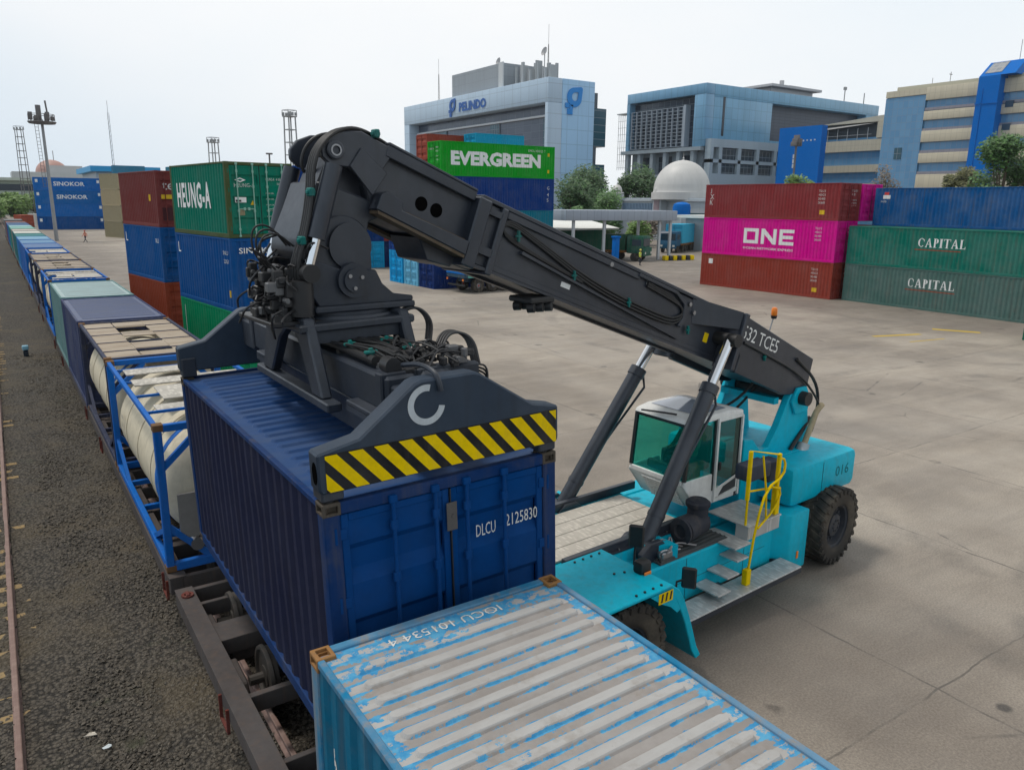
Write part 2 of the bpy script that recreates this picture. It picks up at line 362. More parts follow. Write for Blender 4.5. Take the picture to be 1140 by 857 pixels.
    n.bump(n.math('SUBTRACT', n.math('ADD', n.math('MULTIPLY', grain, .3), n.noise(p, 4, 4)), n.math('MULTIPLY', j, 1.5)), .25, .01)
    return n.set(Base_Color=base, Roughness=n.ramp(n.noise(p, .6, 6), .3, .7, .62, .85))
def gravel():
    n = NT('ballast_gravel'); p = n.obj()
    d = n.vor(p, 17); c = n.vor(p, 17, out='Color'); d2 = n.vor(p, 41)
    hs_ = n.n('ShaderNodeRGBToBW'); n.k(c, hs_.inputs[0])
    base = n.mix(hs_.outputs[0], (.062,.053,.042,1), (.125,.106,.083,1))
    base = n.mix(n.ramp(d, .3, .75), base, (.02,.017,.013,1))
    base = n.mix(n.math('MULTIPLY', n.ramp(n.noise(p, .5, 6, .65), .45, .7), .55), base, (.11,.085,.05,1))
    base = n.mix(n.math('MULTIPLY', n.ramp(n.noise(p, .9, 7, .7), .58, .72), .5), base, (.055,.06,.03,1))
    n.bump(n.math('ADD', n.math('MULTIPLY', d, -1), n.math('MULTIPLY', d2, -.4)), .9, .045)
    return n.set(Base_Color=base, Roughness=.92)
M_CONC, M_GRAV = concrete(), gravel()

# worn blue roof of the near container: paint left round the ribs, bare grey-white zinc on the ribs
def worn_roof():
    n = NT('worn_blue_roof'); p = n.obj(); X, Y, Z = n.xyz(p)
    ph = n.math('PINGPONG', n.math('ADD', Y, 22*.218-2.603), .109)      # 0 at rib crest
    sg = n.math('PINGPONG', n.math('ADD', Y, 22*.218-2.603+.0545), .218)                 # tells the two flanks of a rib apart
    edge = n.math('MULTIPLY', n.ramp(n.math('ABSOLUTE', n.math('SUBTRACT', ph, .063)), .006, .022, 1, 0), n.ramp(n.noise(n.vmul(p, (.9, 4, 1)), 1.3, 3), .35, .6, .25, 1))
    nz = n.noise(p, 7, 10, .76); nb = n.noise(p, .8, 5, .6); st = n.noise(n.vmul(p, (.8, 6, 1)), 2.0, 5, .6)
    endz = n.math('MAXIMUM', n.ramp(n.math('ADD', Y, n.math('MULTIPLY', X, -.12)), 2.45, 2.68, 0, 1), n.ramp(n.math('ABSOLUTE', X), 1.0, 1.10))
    keep = n.math('ADD', n.math('ADD', n.math('MULTIPLY', edge, .265), n.math('MULTIPLY', endz, .17)), n.math('ADD', n.math('MULTIPLY', n.math('SUBTRACT', nb, .5), .36), n.math('MULTIPLY', n.math('SUBTRACT', st, .5), .22)))
    blue = n.ramp(n.math('ADD', nz, keep), .655, .685)
    bare = n.mix(n.ramp(n.noise(p, 1.7, 7, .68), .3, .7), (.235,.215,.20,1), (.31,.29,.275,1))
    crest = n.ramp(ph, .044, .054, 1, 0); worn = n.ramp(n.noise(n.vmul(p, (1, 3, 1)), 1.3, 7, .7), .3, .65)
    bare = n.mix(n.math('MULTIPLY', crest, n.math('MULTIPLY_ADD', worn, .5, .5)), bare, (.39,.385,.375,1))
    bare = n.mix(n.math('MULTIPLY', n.ramp(n.noise(p, 3.2, 7, .7), .52, .7), .45), bare, (.21,.175,.14,1))
    bare = n.mix(n.ramp(n.noise(p, 16, 8, .75), .645, .74), bare, (.13,.10,.08,1))
    bl = n.mix(n.ramp(n.noise(p, 9, 6), .35, .65), (.03,.22,.44,1), (.09,.33,.52,1))
    n.bump(n.math('ADD', nz, blue), .2, .004)
    return n.set(Base_Color=n.mix(blue, bare, bl), Roughness=.6, Specular_IOR_Level=.25)
M_WORN = worn_roof()
def dusty(name, col, dust, amt=.6):
    if name in MAT: return MAT[name]
    n = NT(name); p = n.obj(); X, Y, Z = n.xyz(p)
    a = n.noise(n.vmul(p, (.6, 2.2, 1)), 1.5, 8, .68); b = n.noise(p, 6, 7, .7)
    c = n.mix(n.math('MULTIPLY', n.ramp(a, .4, .7), amt), col, dust)
    c = n.mix(n.ramp(b, .66, .74), c, (.13,.06,.03,1))
    n.bump(b, .15, .004)
    return n.set(Base_Color=c, Roughness=n.ramp(a, .3, .7, .5, .8), Specular_IOR_Level=.2)
def tread(name, c0, c1, rough=.35, metal=.8, scale=14):
    """checker plate: raised diagonal lozenges"""
    if name in MAT: return MAT[name]
    n = NT(name); p = n.obj()
    def bars(ang):
        mp = n.n('ShaderNodeMapping'); mp.inputs['Rotation'].default_value = (0, 0, R(ang)); mp.inputs['Scale'].default_value = (scale, scale*.38, 1); n.k(p, mp.inputs[0])
        return n.ramp(n.vor(mp.outputs[0], 1.0), .18, .42, 1, 0)
    h = n.math('MAXIMUM', bars(45), bars(-45)); z = n.noise(p, 2.2, 7, .7)
    c = n.mix(n.ramp(z, .32, .68), c0, c1); c = n.mix(n.math('MULTIPLY', h, .35), c, tuple(min(1, x*1.6) for x in c1[:3])+(1,))
    n.bump(h, .8, .006)
    return n.set(Base_Color=c, Roughness=n.ramp(z, .3, .7, rough, rough+.3), Metallic=metal)
def glass(name, col, rough=.04, body=(.0,.30,.26,1), amt=.3):
    if name in MAT: return MAT[name]
    n = NT(name); t = n.n('ShaderNodeBsdfTransparent'); t.inputs[0].default_value = col; g = n.n('ShaderNodeBsdfGlossy'); g.inputs['Roughness'].default_value = rough; g.inputs[0].default_value = (.9,.95,.95,1)
    lw = n.n('ShaderNodeLayerWeight'); lw.inputs[0].default_value = .5; fr = n.math('MULTIPLY_ADD', n.math('POWER', lw.outputs['Facing'], 4.0), .7, .045)
    df = n.n('ShaderNodeBsdfDiffuse'); df.inputs[0].default_value = body; m0 = n.n('ShaderNodeMixShader'); m0.inputs[0].default_value = amt; n.k(t.outputs[0], m0.inputs[1]); n.k(df.outputs[0], m0.inputs[2])
    mx = n.n('ShaderNodeMixShader'); n.k(fr, mx.inputs[0]); n.k(m0.outputs[0], mx.inputs[1]); n.k(g.outputs[0], mx.inputs[2])
    n.k(mx.outputs[0], n.t.nodes['Material Output'].inputs[0]); return n.m
def facade_glass(name, c0, c1, px, pz, axis='y', frame_c=(.25,.27,.3,1), fw_=.06):
    """glass wall: panes tinted one by one, thin mullions"""
    if name in MAT: return MAT[name]
    n = NT(name); p = n.obj(); X, Y, Z = n.xyz(p); U = Y if axis == 'y' else X
    cb = n.n('ShaderNodeCombineXYZ'); n.k(n.math('FLOOR', n.math('DIVIDE', U, px)), cb.inputs[0]); n.k(n.math('FLOOR', n.math('DIVIDE', Z, pz)), cb.inputs[1])
    wn = n.n('ShaderNodeTexWhiteNoise'); n.k(cb.outputs[0], wn.inputs['Vector'])
    c = n.mix(wn.outputs['Value'], c0, c1)
    e = n.math('MAXIMUM', n.ramp(n.math('PINGPONG', U, px/2), fw_*.5, fw_*.8, 1, 0), n.ramp(n.math('PINGPONG', Z, pz/2), fw_*.5, fw_*.8, 1, 0))
    return n.set(Base_Color=n.mix(e, c, frame_c), Roughness=n.math('MULTIPLY_ADD', e, .4, .12))
def panels(name, c0, px, pz, axis='y', line=.55, var=.06, lw=.06, rough=.5):
    """clad wall: panel joints and slight tone change from panel to panel, rain streaks"""
    if name in MAT: return MAT[name]
    n = NT(name); p = n.obj(); X, Y, Z = n.xyz(p); U = Y if axis == 'y' else X
    cb = n.n('ShaderNodeCombineXYZ'); n.k(n.math('FLOOR', n.math('DIVIDE', U, px)), cb.inputs[0]); n.k(n.math('FLOOR', n.math('DIVIDE', Z, pz)), cb.inputs[1])
    wn = n.n('ShaderNodeTexWhiteNoise'); n.k(cb.outputs[0], wn.inputs['Vector'])
    dk = tuple(x*(1-var*2) for x in c0[:3])+(1,)
    c = n.mix(n.math('MULTIPLY', wn.outputs['Value'], .5), c0, dk)
    c = n.mix(n.math('MULTIPLY', n.ramp(n.noise(n.vmul(p, (.8, .8, .06)), 1, 6, .65), .45, .75), .35), c, tuple(x*.7 for x in c0[:3])+(1,))
    e = n.math('MAXIMUM', n.ramp(n.math('PINGPONG', U, px/2), lw*.5, lw*.9, 1, 0), n.ramp(n.math('PINGPONG', Z, pz/2), lw*.5, lw*.9, 1, 0))
    return n.set(Base_Color=n.mix(n.math('MULTIPLY', e, line), c, tuple(x*.35 for x in c0[:3])+(1,)), Roughness=rough)
def leafy(name, c0, c1):
    if name in MAT: return MAT[name]
    n = NT(name); p = n.obj()
    g = n.n('ShaderNodeNewGeometry'); wn = n.n('ShaderNodeTexWhiteNoise'); wn.noise_dimensions = '1D'; n.k(g.outputs['Random Per Island'], wn.inputs['W'])
    c = n.mix(wn.outputs['Value'], c0, c1)
    return n.set(Base_Color=c, Roughness=.6, Transmission_Weight=0.0)

M_RUSTY = paint('rusty_casting', (.16,.085,.04), dirt=.5, rust=.6, rough=.6, scale=2.5)
M_STEEL = plain('bare_steel', (.32,.32,.33), .4, .9)
M_CHROME = plain('chrome_rod', (.75,.76,.78), .12, 1.0)
M_BLACK = plain('black_rubber', (.016,.016,.017), .55)
M_DARKGAP = plain('dark_recess', (.004,.004,.004), .9, Specular_IOR_Level=.0)
M_WHITE = plain('white_lettering', (.78,.78,.76), .5)
M_LETTER = paint('worn_white_lettering', (.68,.68,.65), dirt=.35, rust=.05, rough=.5, scale=2)
M_YELLOW = paint('yellow_paint', (.84,.58,.0), dirt=.10, rust=.05, rough=.4, scale=2, fade=.03)
# ---------------------------------------------------------------- shipping containers
WD, H1, H2, L2, L4 = 2.438, 2.591, 2.896, 6.058, 12.192
def corr(a0, a1, pitch=.278, depth=.034):
    """break points (position, inset) of a trapezoid corrugation between a0 and a1"""
    n = max(1, round((a1-a0)/pitch)); p = (a1-a0)/n; r = []
    for i in range(n):
        s = a0+i*p; r += [(s, 0.0), (s+p*.30, 0.0), (s+p*.52, depth), (s+p*.78, depth)]
    return r+[(a1, 0.0)]
def inset_at(pr, y):
    for (a, da), (b, db) in zip(pr, pr[1:]):
        if a <= y <= b: return da+(db-da)*(y-a)/(b-a)
    return 0.0
_cm = {}
def cmesh(key, fn, *a):
    if key not in _cm: _cm[key] = fn(*a).mesh(key[0])
    return _cm[key]
def m_side(L, H, seg, dent):
    mb = MB(ang=12); y0, y1 = -L/2+.16, L/2-.16; pr = corr(y0, y1); z0, z1 = .15, H-.065
    rnd = random.Random(5); zs = [z0+(z1-z0)*i/seg for i in range(seg+1)]; vs = []; fs = []
    ph = [rnd.uniform(0, 6) for _ in range(6)]
    for z in zs:
        for y, d in pr:
            b = dent*(sin(y*1.7+ph[0])*sin(z*2.3+ph[1])+.7*sin(y*4.1+ph[2])*sin(z*3.9+ph[3])) if z0 < z < z1 else 0
            vs.append((WD/2-.014-d+b, y, z))
    n = len(pr)
    for j in range(seg):
        for i in range(n-1): fs.append((j*n+i, j*n+i+1, (j+1)*n+i+1, (j+1)*n+i))
    return mb.raw(vs, fs)
def m_frame(L, H, door):
    mb = MB(); w, l = WD/2, L/2
    for sx in (-1, 1):
        for sy in (-1, 1): mb.box(sx*w, sx*(w-.15), sy*l, sy*(l-.16), .1, H-.1, bev=.012)
        mb.box(sx*(w-.002), sx*(w-.06), -l+.162, l-.162, H-.066, H-.004, bev=.008)
        mb.box(sx*(w-.002), sx*(w-.05), -l+.162, l-.162, .002, .155, bev=.008)
    for sy in (-1, 1):
        mb.box(-w+.152, w-.152, sy*(l-.002), sy*(l-.09), H-.115, H-.004, bev=.01)
        mb.box(-w+.152, w-.152, sy*(l-.002), sy*(l-.09), .004, .13, bev=.01)
    mb.box(-w+.05, w-.05, -l+.1, l-.1, .1, .14)
    if L > 5:
        for sx in (-1, 1):
            for y in ((-1.05, 1.05) if L < 8 else ()): mb.box(sx*(w-.001), sx*(w-.1), y-.18, y+.18, .0, .0015)
    return mb
def m_roof(L, H, ribs, pitch, first, rw=.066):
    mb = MB(ang=14); w, l = WD/2-.058, L/2-.088; z = H-.03
    mb.quad((-w, -l, z), (w, -l, z), (w, l, z), (-w, l, z))
    if ribs:
        y = first
        while y > -l+.35:
            a, b, h = w-.13, rw, .026; o = []; t = []
            for k in range(16):
                q = 2*pi*k/16; cx = a-b if cos(q) > 0 else -(a-b)
                o.append((cx+b*cos(q), y+b*sin(q)*1.0, z)); t.append((cx+b*.68*cos(q), y+b*.62*sin(q), z+h))
            mb.raw(o+t, [(k, (k+1) % 16, 16+(k+1) % 16, 16+k) for k in range(16)]+[list(range(16, 32))])
            y -= pitch
    return mb
def m_end(L, H, y):
    """corrugated blank end"""
    mb = MB(ang=12); pr = corr(-WD/2+.15, WD/2-.15, .25, .04); s = 1 if y > 0 else -1; vs = []
    for z in (.12, H-.1):
        for x, d in pr: vs.append((x, y-s*(.012+d), z))
    n = len(pr); return mb.raw(vs, [(i, i+1, n+i+1, n+i) for i in range(n-1)])
def m_door(H, sx, rec=3):
    """one leaf: edge frame and pressed sheet; hinged at the post"""
    mb = MB(ang=14); x0, x1 = sx*.006, sx*(WD/2-.155); z0, z1 = .14, H-.125; y = 0
    f = .07
    mb.box(x0, x0+sx*f, y, y+.05, z0, z1, bev=.006); mb.box(x1, x1-sx*f, y, y+.05, z0, z1, bev=.006)
    mb.box(x0+sx*(f+.001), x1-sx*(f+.001), y, y+.05, z0, z0+f, bev=.006); mb.box(x0+sx*(f+.001), x1-sx*(f+.001), y, y+.05, z1-f, z1, bev=.006)
    a, b = z0+f, z1-f; step = (b-a)/rec; pr = [(a, .012)]
    for i in range(rec):
        m_ = a+step*(i+.5); pr += [(m_-step*.34, .012), (m_-step*.16, .062), (m_+step*.10, .062), (m_+step*.19, .012)]
    pr.append((b, .012)); xs = (x0+sx*f, x1-sx*f)
    mb.raw([(x, y+d, z) for z, d in pr for x in xs], [(2*i, 2*i+1, 2*i+3, 2*i+2) for i in range(len(pr)-1)])
    for i in range(4):                                                    # hinge blades
        z = z0+.18+(z1-z0-.36)*i/3; mb.box(x1-sx*.05, x1+sx*.07, y-.014, y+.01, z-.05, z+.05, bev=.005); mb.cyl((x1+sx*.055, y-.012, z-.075), (x1+sx*.055, y-.012, z+.075), .016, n=8)
    return mb
def m_bar(H, handle):
    """locking rod with cams, brackets and its handle"""
    mb = MB(); mb.cyl((0, -.035, .06), (0, -.035, H-.06), .021, n=10)
    for z in (.075, H-.075): mb.box(-.04, .04, -.06, -.004, z-.035, z+.035, bev=.008)
    for z in (.3, H*.36, H*.68, H-.32): mb.box(-.035, .035, -.055, -.002, z-.045, z+.045, bev=.008)
    zz = 1.0; mb.box(min(0, handle*.4), max(0, handle*.4), -.052, -.036, zz-.016, zz+.016, bev=.004); mb.box(handle*.36-.04, handle*.36+.04, -.06, -.002, zz-.05, zz+.05, bev=.006)
    return mb
def m_casting(sx, sy, sz):
    bm = bmesh.new(); bmesh.ops.create_cube(bm, size=1)
    for v in bm.verts: v.co = Vector((v.co.x*.162, v.co.y*.178, v.co.z*.118))
    bmesh.ops.bevel(bm, geom=bm.edges[:], offset=.006, segments=1, affect='EDGES')
    for ax, sg in ((2, sz), (1, sy), (0, sx)):
        f = max(bm.faces, key=lambda f: f.normal[ax]*sg*(f.calc_area()+10))
        r = bmesh.ops.inset_region(bm, faces=[f], thickness=.03 if ax != 2 else .038, depth=0)
        c = bmesh.ops.extrude_discrete_faces(bm, faces=[f]); nf = c['faces'][0]
        for v in nf.verts: v.co[ax] -= sg*.05
    mb = MB(); return mb.bm(bm)
def container(label, pos, yaw, L, H, mat, roofmat=None, frame_mat=None, door='y-', detail='mid', group=None, castmat=None, ribs=None, pitch=.209, first=None, doormat=None, barmat=None, dent=.0, tilt=None, name='shipping_container'):
    """pos = centre of the base; doors in the end facing -y (or +y)"""
    t = thing(name, label, 'shipping container', pos, yaw, group)
    if tilt is not None: t.matrix_world = tilt
    fm = frame_mat or mat; dm = doormat or mat; bm_ = barmat or dm; cm = castmat or fm
    link(cmesh(('frame', L, H), m_frame, L, H, door), 'frame', fm, t)
    seg = 8 if detail == 'near' else 1
    for s in (0, 1):
        o = link(cmesh(('side_panel', L, H, seg, dent), m_side, L, H, seg, dent), 'side_panel', mat, t)
        if s: o.rotation_euler = (0, 0, pi)
    first = L/2-.42 if first is None else first
    link(cmesh(('roof_panel', L, H, detail != 'far', pitch, first), m_roof, L, H, detail != 'far', pitch, first), 'roof_panel', roofmat or mat, t)
    ds = {'y-': -1, 'y+': 1, None: 0}[door]
    for s in (-1, 1):
        if s != ds:
            link(cmesh(('end_wall', L, H, s), m_end, L, H, s*L/2), 'end_wall', mat, t)
            continue
        for sx in (-1, 1):
            d = link(cmesh(('door', H, sx), m_door, H, sx), 'door', dm, t); d.location = (0, s*(L/2-.02), 0)
            if s > 0: d.rotation_euler = (0, 0, pi)
            if detail != 'far':
                for x, h in (((.165, 1), (.585, -1)) if detail == 'near' else ((.25, 1), (.82, -1))):
                    b = link(cmesh(('locking_bar', H, h*sx), m_bar, H, h*sx), 'locking_bar', bm_, d); b.location = (sx*x, 0, 0)
        g = MB().box(-.006, .006, s*(L/2-.02)-.02, s*(L/2-.02)+.02, .14, H-.125)
        link(cmesh(('door_gasket', H, s, L), lambda: g), 'door_gasket', M_BLACK, t)
    if detail == 'near':
        for sx in (-1, 1):
            for sy in (-1, 1):
                for z in (0, 1):
                    c = link(cmesh(('corner_casting', sx, sy, z), m_casting, sx, sy, 1 if z else -1), 'corner_casting', cm, t)
                    c.location = (sx*(WD/2-.078), sy*(L/2-.086), H-.056 if z else .056)
    elif detail == 'mid':
        for sx in (-1, 1):
            for sy in (-1, 1):
                for z in (0, 1):
                    c = link(cmesh(('corner_casting',), lambda: MB().box(-.082, .082, -.09, .09, -.059, .059, bev=.01)), 'corner_casting', cm, t)
                    c.location = (sx*(WD/2-.079), sy*(L/2-.087), H-.058 if z else .058)
    return t
def side_text(t, body, L, H, side, y0, z0, h, width=None, mat=None, bold=.0, name='lettering', flat=False, glyph=None):
    """paint letters on the corrugated side (side -1: x-, +1: x+), following the sheet; y0 = where the text begins, z0 = foot"""
    vs, fs = glyph or glyphs(body, h, width, bold)
    bm = bmesh.new(); V = [bm.verts.new(v) for v in vs]
    for f in fs:
        try: bm.faces.new([V[i] for i in f])
        except ValueError: pass
    pr = corr(-L/2+.16, L/2-.16); s = side
    wid = max(v[0] for v in vs)
    ydir = -1 if s < 0 else 1                     # reading direction seen from outside
    for y, d in pr:
        x = ((y if s > 0 else -y)-y0)*ydir
        if 0 < x < wid and not flat: bmesh.ops.bisect_plane(bm, geom=bm.verts[:]+bm.edges[:]+bm.faces[:], plane_co=(x, 0, 0), plane_no=(1, 0, 0))
    for v in bm.verts:
        y = y0+ydir*v.co.x; v.co = Vector((s*(WD/2-.014-(0 if flat else inset_at(pr, y if s > 0 else -y))+.003), y, z0+v.co.y))
    return MB().bm(bm).build(name, mat or M_LETTER, t)
def side_poly(t, polys, L, side, mat, name):
    """flat painted shapes (y,z outlines) on the corrugated side"""
    bm = bmesh.new(); pr = corr(-L/2+.16, L/2-.16)
    for p in polys: bm.faces.new([bm.verts.new((a, b, 0)) for a, b in p])
    for y, d in pr:
        yy = y if side > 0 else -y
        bmesh.ops.bisect_plane(bm, geom=bm.verts[:]+bm.edges[:]+bm.faces[:], plane_co=(yy, 0, 0), plane_no=(1, 0, 0))
    for v in bm.verts: v.co = Vector((side*(WD/2-.014-inset_at(pr, v.co.x if side > 0 else -v.co.x)+.003), v.co.x, v.co.y))
    return MB().bm(bm).build(name, mat, t)
def end_text(t, items, L, name='lettering', mat=None, s=-1):
    """flat text on the door end: (text, x, z, height, width)"""
    mb = MB(); ex = (1, 0, 0) if s < 0 else (-1, 0, 0)
    for it in items:
        body, x, z, h = it[:4]; write(mb, body, (x if s < 0 else -x, s*(L/2-.02+.003), z), ex, (0, 0, 1), h, it[4] if len(it) > 4 else None)
    return mb.build(name, mat or M_LETTER, t)
def place(corner, yaw, L):
    """fit corner (near left, base) -> base centre"""
    x, y, z = corner; a, b = WD/2, L/2
    return (x+a*cos(yaw)-b*sin(yaw), y+a*sin(yaw)+b*cos(yaw), z)
def cp(name, rgb, **k):
    d = dict(dirt=.14, rust=.06, rough=.45, fade=.10); d.update(k)
    c = lin(*rgb)[:3]; m_ = sum(c)/3
    return paint(name, tuple(max(0, min(.9, 1.06*(m_+1.08*(x-m_)))) for x in c), **d)
# ---------------------------------------------------------------- ground
def sheet(name, x0, x1, y0, y1, z, mat): return struct(MB().quad((x0, y0, z), (x1, y0, z), (x1, y1, z), (x0, y1, z)).build(name, mat))
PX = 4.62
sheet('ground', -1500, 1500, -300, 3500, -.66, paint('far_earth', (.16,.15,.11), dirt=.5, rust=0, rough=.9))
sheet('ballast_bed', -40, PX+.3, -30, 420, -.655, M_GRAV)
def ballast():
    from mathutils import noise as mn
    mb = MB(); xs = [-6+.14*i for i in range(76)]; ys = [-4+.14*i for i in range(460)]+[60.5+2*i for i in range(60)]; vs = []
    for y in ys:
        for x in xs:
            h = .03*mn.noise((x*.9, y*.5, 1))+.022*mn.noise((x*3.1, y*3.1, 5)); h += .018*math.exp(-((x+.15)/.4)**2); vs.append((x, y, -.6+h))
    n = len(xs); mb.v = vs; mb.f = [[j*n+i, j*n+i+1, (j+1)*n+i+1, (j+1)*n+i] for j in range(len(ys)-1) for i in range(n-1)]; mb.m = [0]*len(mb.f)
    return struct(mb.build('ballast', M_GRAV))
ballast()
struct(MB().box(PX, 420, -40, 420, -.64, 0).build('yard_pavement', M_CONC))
struct(MB().box(PX-.18, PX-.003, -40, 420, -.64, .02).build('platform_edge', paint('edge_concrete', (.30,.27,.23), dirt=.6, rust=0, rough=.85)))
def stones():
    rnd = random.Random(3); mb = MB(); n = 34000; vs = []; fs = []
    base = [Vector(p) for p in ((1,0,0), (-1,0,0), (0,1,0), (0,-1,0), (0,0,1), (0,0,-1))]
    tri = [(0,2,4), (2,1,4), (1,3,4), (3,0,4), (2,0,5), (1,2,5), (3,1,5), (0,3,5)]
    for i in range(n):
        y = 5.5+36*rnd.random()**1.7; x = rnd.uniform(-2.4, 3.6); r = rnd.uniform(.014, .034)
        c = Vector((x, y, -.6+r*rnd.uniform(-.1, .55))); rot = Matrix.Rotation(rnd.uniform(0, 6.28), 3, 'Z') @ Matrix.Rotation(rnd.uniform(-.6, .6), 3, 'X')
        k = len(vs)
        for b in base: vs.append((c+rot@Vector((b.x*r*rnd.uniform(.8, 1.5), b.y*r*rnd.uniform(.7, 1.2), b.z*r*rnd.uniform(.6, 1))))[:])
        fs += [[a+k for a in t] for t in tri]
    mb.v = vs; mb.f = fs; mb.m = [0]*len(fs)
    n_ = NT('ballast_stone'); g = n_.n('ShaderNodeNewGeometry'); n_.set(Base_Color=n_.mix(g.outputs['Random Per Island'], (.06,.051,.041,1), (.14,.12,.094,1)), Roughness=.9)
    me = bpy.data.meshes.new('ballast_stones'); me.from_pydata(vs, [], fs); me.update()
    return stuff(link(me, 'ballast_stones', n_.m))
stones()
# rails
RAILP = [(-.062, 0), (.062, 0), (.062, .012), (.012, .03), (.01, .1), (.034, .115), (.034, .148), (.022, .155), (-.022, .155), (-.034, .148), (-.034, .115), (-.01, .1), (-.012, .03), (-.062, .012)]
M_RAIL = dusty('rail_steel', (.20,.13,.11,1), (.30,.22,.19,1), .7)
rails = []
for x, lab in ((-.52, 'bare steel rail running along the left edge beside the dark gravel'), (-1.587, 'outer rail of the empty track, left of the bare rail'),
               (2.97-.533, 'left rail hidden below the wagons of the container train'), (2.97+.533, 'right rail hidden below the wagons of the container train')):
    o = MB().prism(RAILP, -8, 330, 'y').build('rail', M_RAIL); o.location = (x, 0, -.595); tag(o, lab, 'rail', 'steel rails of the two tracks')
M_SLP = paint('sleeper_concrete', lin(150,128,92), dirt=.6, rust=.05, rough=.85, scale=2)
sm = MB().box(-1.0, .86, -.1, .1, -.1, .012, bev=.015).mesh('sleeper')
for i in range(86):
    y = 4.2+.62*i
    o = link(sm, 'sleeper', M_SLP); o.location = (-1.05+random.uniform(-.03, .03), y, -.6+random.uniform(-.012, .008)); o.rotation_euler = (0, 0, random.uniform(-.015, .015))
    tag(o, 'dusty concrete sleeper half buried in gravel below the bare rail', 'sleeper', 'sleepers of the empty track')
# ---------------------------------------------------------------- flat wagons
M_WAG = paint('wagon_frame', (.075,.066,.064), dirt=.45, rust=.2, rough=.6, scale=1.5, dcol=(.13,.09,.07,1))
M_WRED = paint('wagon_red', (.13,.03,.022), dirt=.5, rust=.2, rough=.6, scale=2)
M_WHEEL = dusty('wheel_steel', (.06,.055,.05,1), (.14,.11,.09,1), .6)
TX = 2.98; DZ = .385
def wagon_meshes():
    f = MB(); Lw = 6.36
    for s in (-1, 1):
        f.box(s*1.22, s*1.02, -Lw, Lw, DZ-.30, DZ-.015, bev=.01)
        f.box(s*1.23, s*.96, -Lw, Lw, DZ-.02, DZ, bev=.004)
        f.box(s*.22, s*.16, -Lw, Lw, DZ-.42, DZ-.03)
    for y, wdt in ((-6.3, .1), (6.3, .1), (-5.75, .08), (5.75, .08), (-4.75, .55), (4.75, .55), (-3.0, .1), (3.0, .1), (-.25, .14), (.25, .14), (-1.6, .08), (1.6, .08)):
        f.box(-1.02, 1.02, y-wdt/2, y+wdt/2, DZ-.27, DZ-.024, bev=.006)
    pock = []
    for s in (-1, 1):
        for y in (-6.05, -.3, .3, 6.05): pock.append((s*1.09, y))
    return f, pock
WF, WP = wagon_meshes(); WFm = WF.mesh('frame')
pm = MB().lathe([(.095, 0), (.095, .03), (.05, .03), (.05, .005), (0, .005)], (0, 0, 0), n=12).box(-.03, .03, -.07, .07, .03, .055, bev=.01).mesh('twistlock')
whp = [(.05, -.06), (.16, -.05), (.16, -.03), (.36, -.02), (.385, -.055), (.43, -.055), (.44, -.01), (.44, .0), (.41, .015), (.405, .075), (.36, .075), (.34, .02), (.16, .04), (.12, .06), (0, .06)]
def wheelset_mesh():
    mb = MB(); mb.cyl((-.75, 0, 0), (.75, 0, 0), .075, n=10)
    for s in (-1, 1): mb.lathe([(r, -s*h) for r, h in whp], (s*.5, 0, 0), 'x', 28)
    return mb
whm = wheelset_mesh().mesh('wheelset')
def bogie_mesh():
    mb = MB()
    for s in (-1, 1):
        mb.prism([(-1.25, -.02), (-1.15, .16), (-.55, .2), (-.3, .02), (.3, .02), (.55, .2), (1.15, .16), (1.25, -.02), (.6, -.08), (.35, -.22), (-.35, -.22), (-.6, -.08)], s*.82, s*.94, 'x', bev=.02)
        for y in (-.9, .9): mb.box(s*.8, s*.99, y-.14, y+.14, -.13, .13, bev=.03)
        for y in (-.16, .16): mb.cyl((s*.88, y, -.18), (s*.88, y, .05), .075, n=10)
    mb.box(-.8, .8, -.2, .2, -.1, .12, bev=.03); mb.box(-.72, .72, -1.42, -1.34, -.05, .05); mb.box(-.72, .72, 1.34, 1.42, -.05, .05)
    return mb
bgm = bogie_mesh().mesh('bogie')
stp = MB().box(-.02, .02, -.2, .2, -.45, -.42).box(-.02, .02, -.2, -.17, -.44, -.1).box(-.02, .02, .17, .2, -.44, -.1).mesh('step_iron')
cplm = MB().box(-.11, .11, -.28, .18, -.1, .1, bev=.03).box(-.07, .07, .18, .45, -.06, .06, bev=.02).mesh('coupler')
ab = MB().tube([(0, 0, 0), (0, .18, -.12), (0, .36, -.32), (0, .38, -.5)], .025, 8, 2).mesh('brake_hose')
def wagon(yc, label):
    t = thing('flat_wagon', label, 'railway wagon', (TX, yc, 0), 0, 'flat wagons of the container train')
    link(WFm, 'frame', M_WAG, t)
    for x, y in WP: o = link(pm, 'twistlock', M_WRED, t); o.location = (x, y, DZ+.001)
    for y in (-4.75, 4.75):
        b = link(bgm, 'bogie', M_WAG, t); b.location = (0, y, 0.0)
        for d in (-.9, .9): o = link(whm, 'wheelset', M_WHEEL, b); o.location = (0, d, 0)
    for s in (-1, 1):
        for y in (-5.95, 3.2): o = link(stp, 'step_iron', M_WRED, t); o.location = (s*1.24, y, DZ-.03)
        c = link(cplm, 'coupler', M_WAG, t); c.location = (0, s*6.36, DZ-.25); c.rotation_euler = (0, 0, 0 if s > 0 else pi)
        h = link(ab, 'brake_hose', M_BLACK, t); h.location = (.35*s, s*6.36, DZ-.2); h.rotation_euler = (0, 0, 0 if s > 0 else pi)
    return t
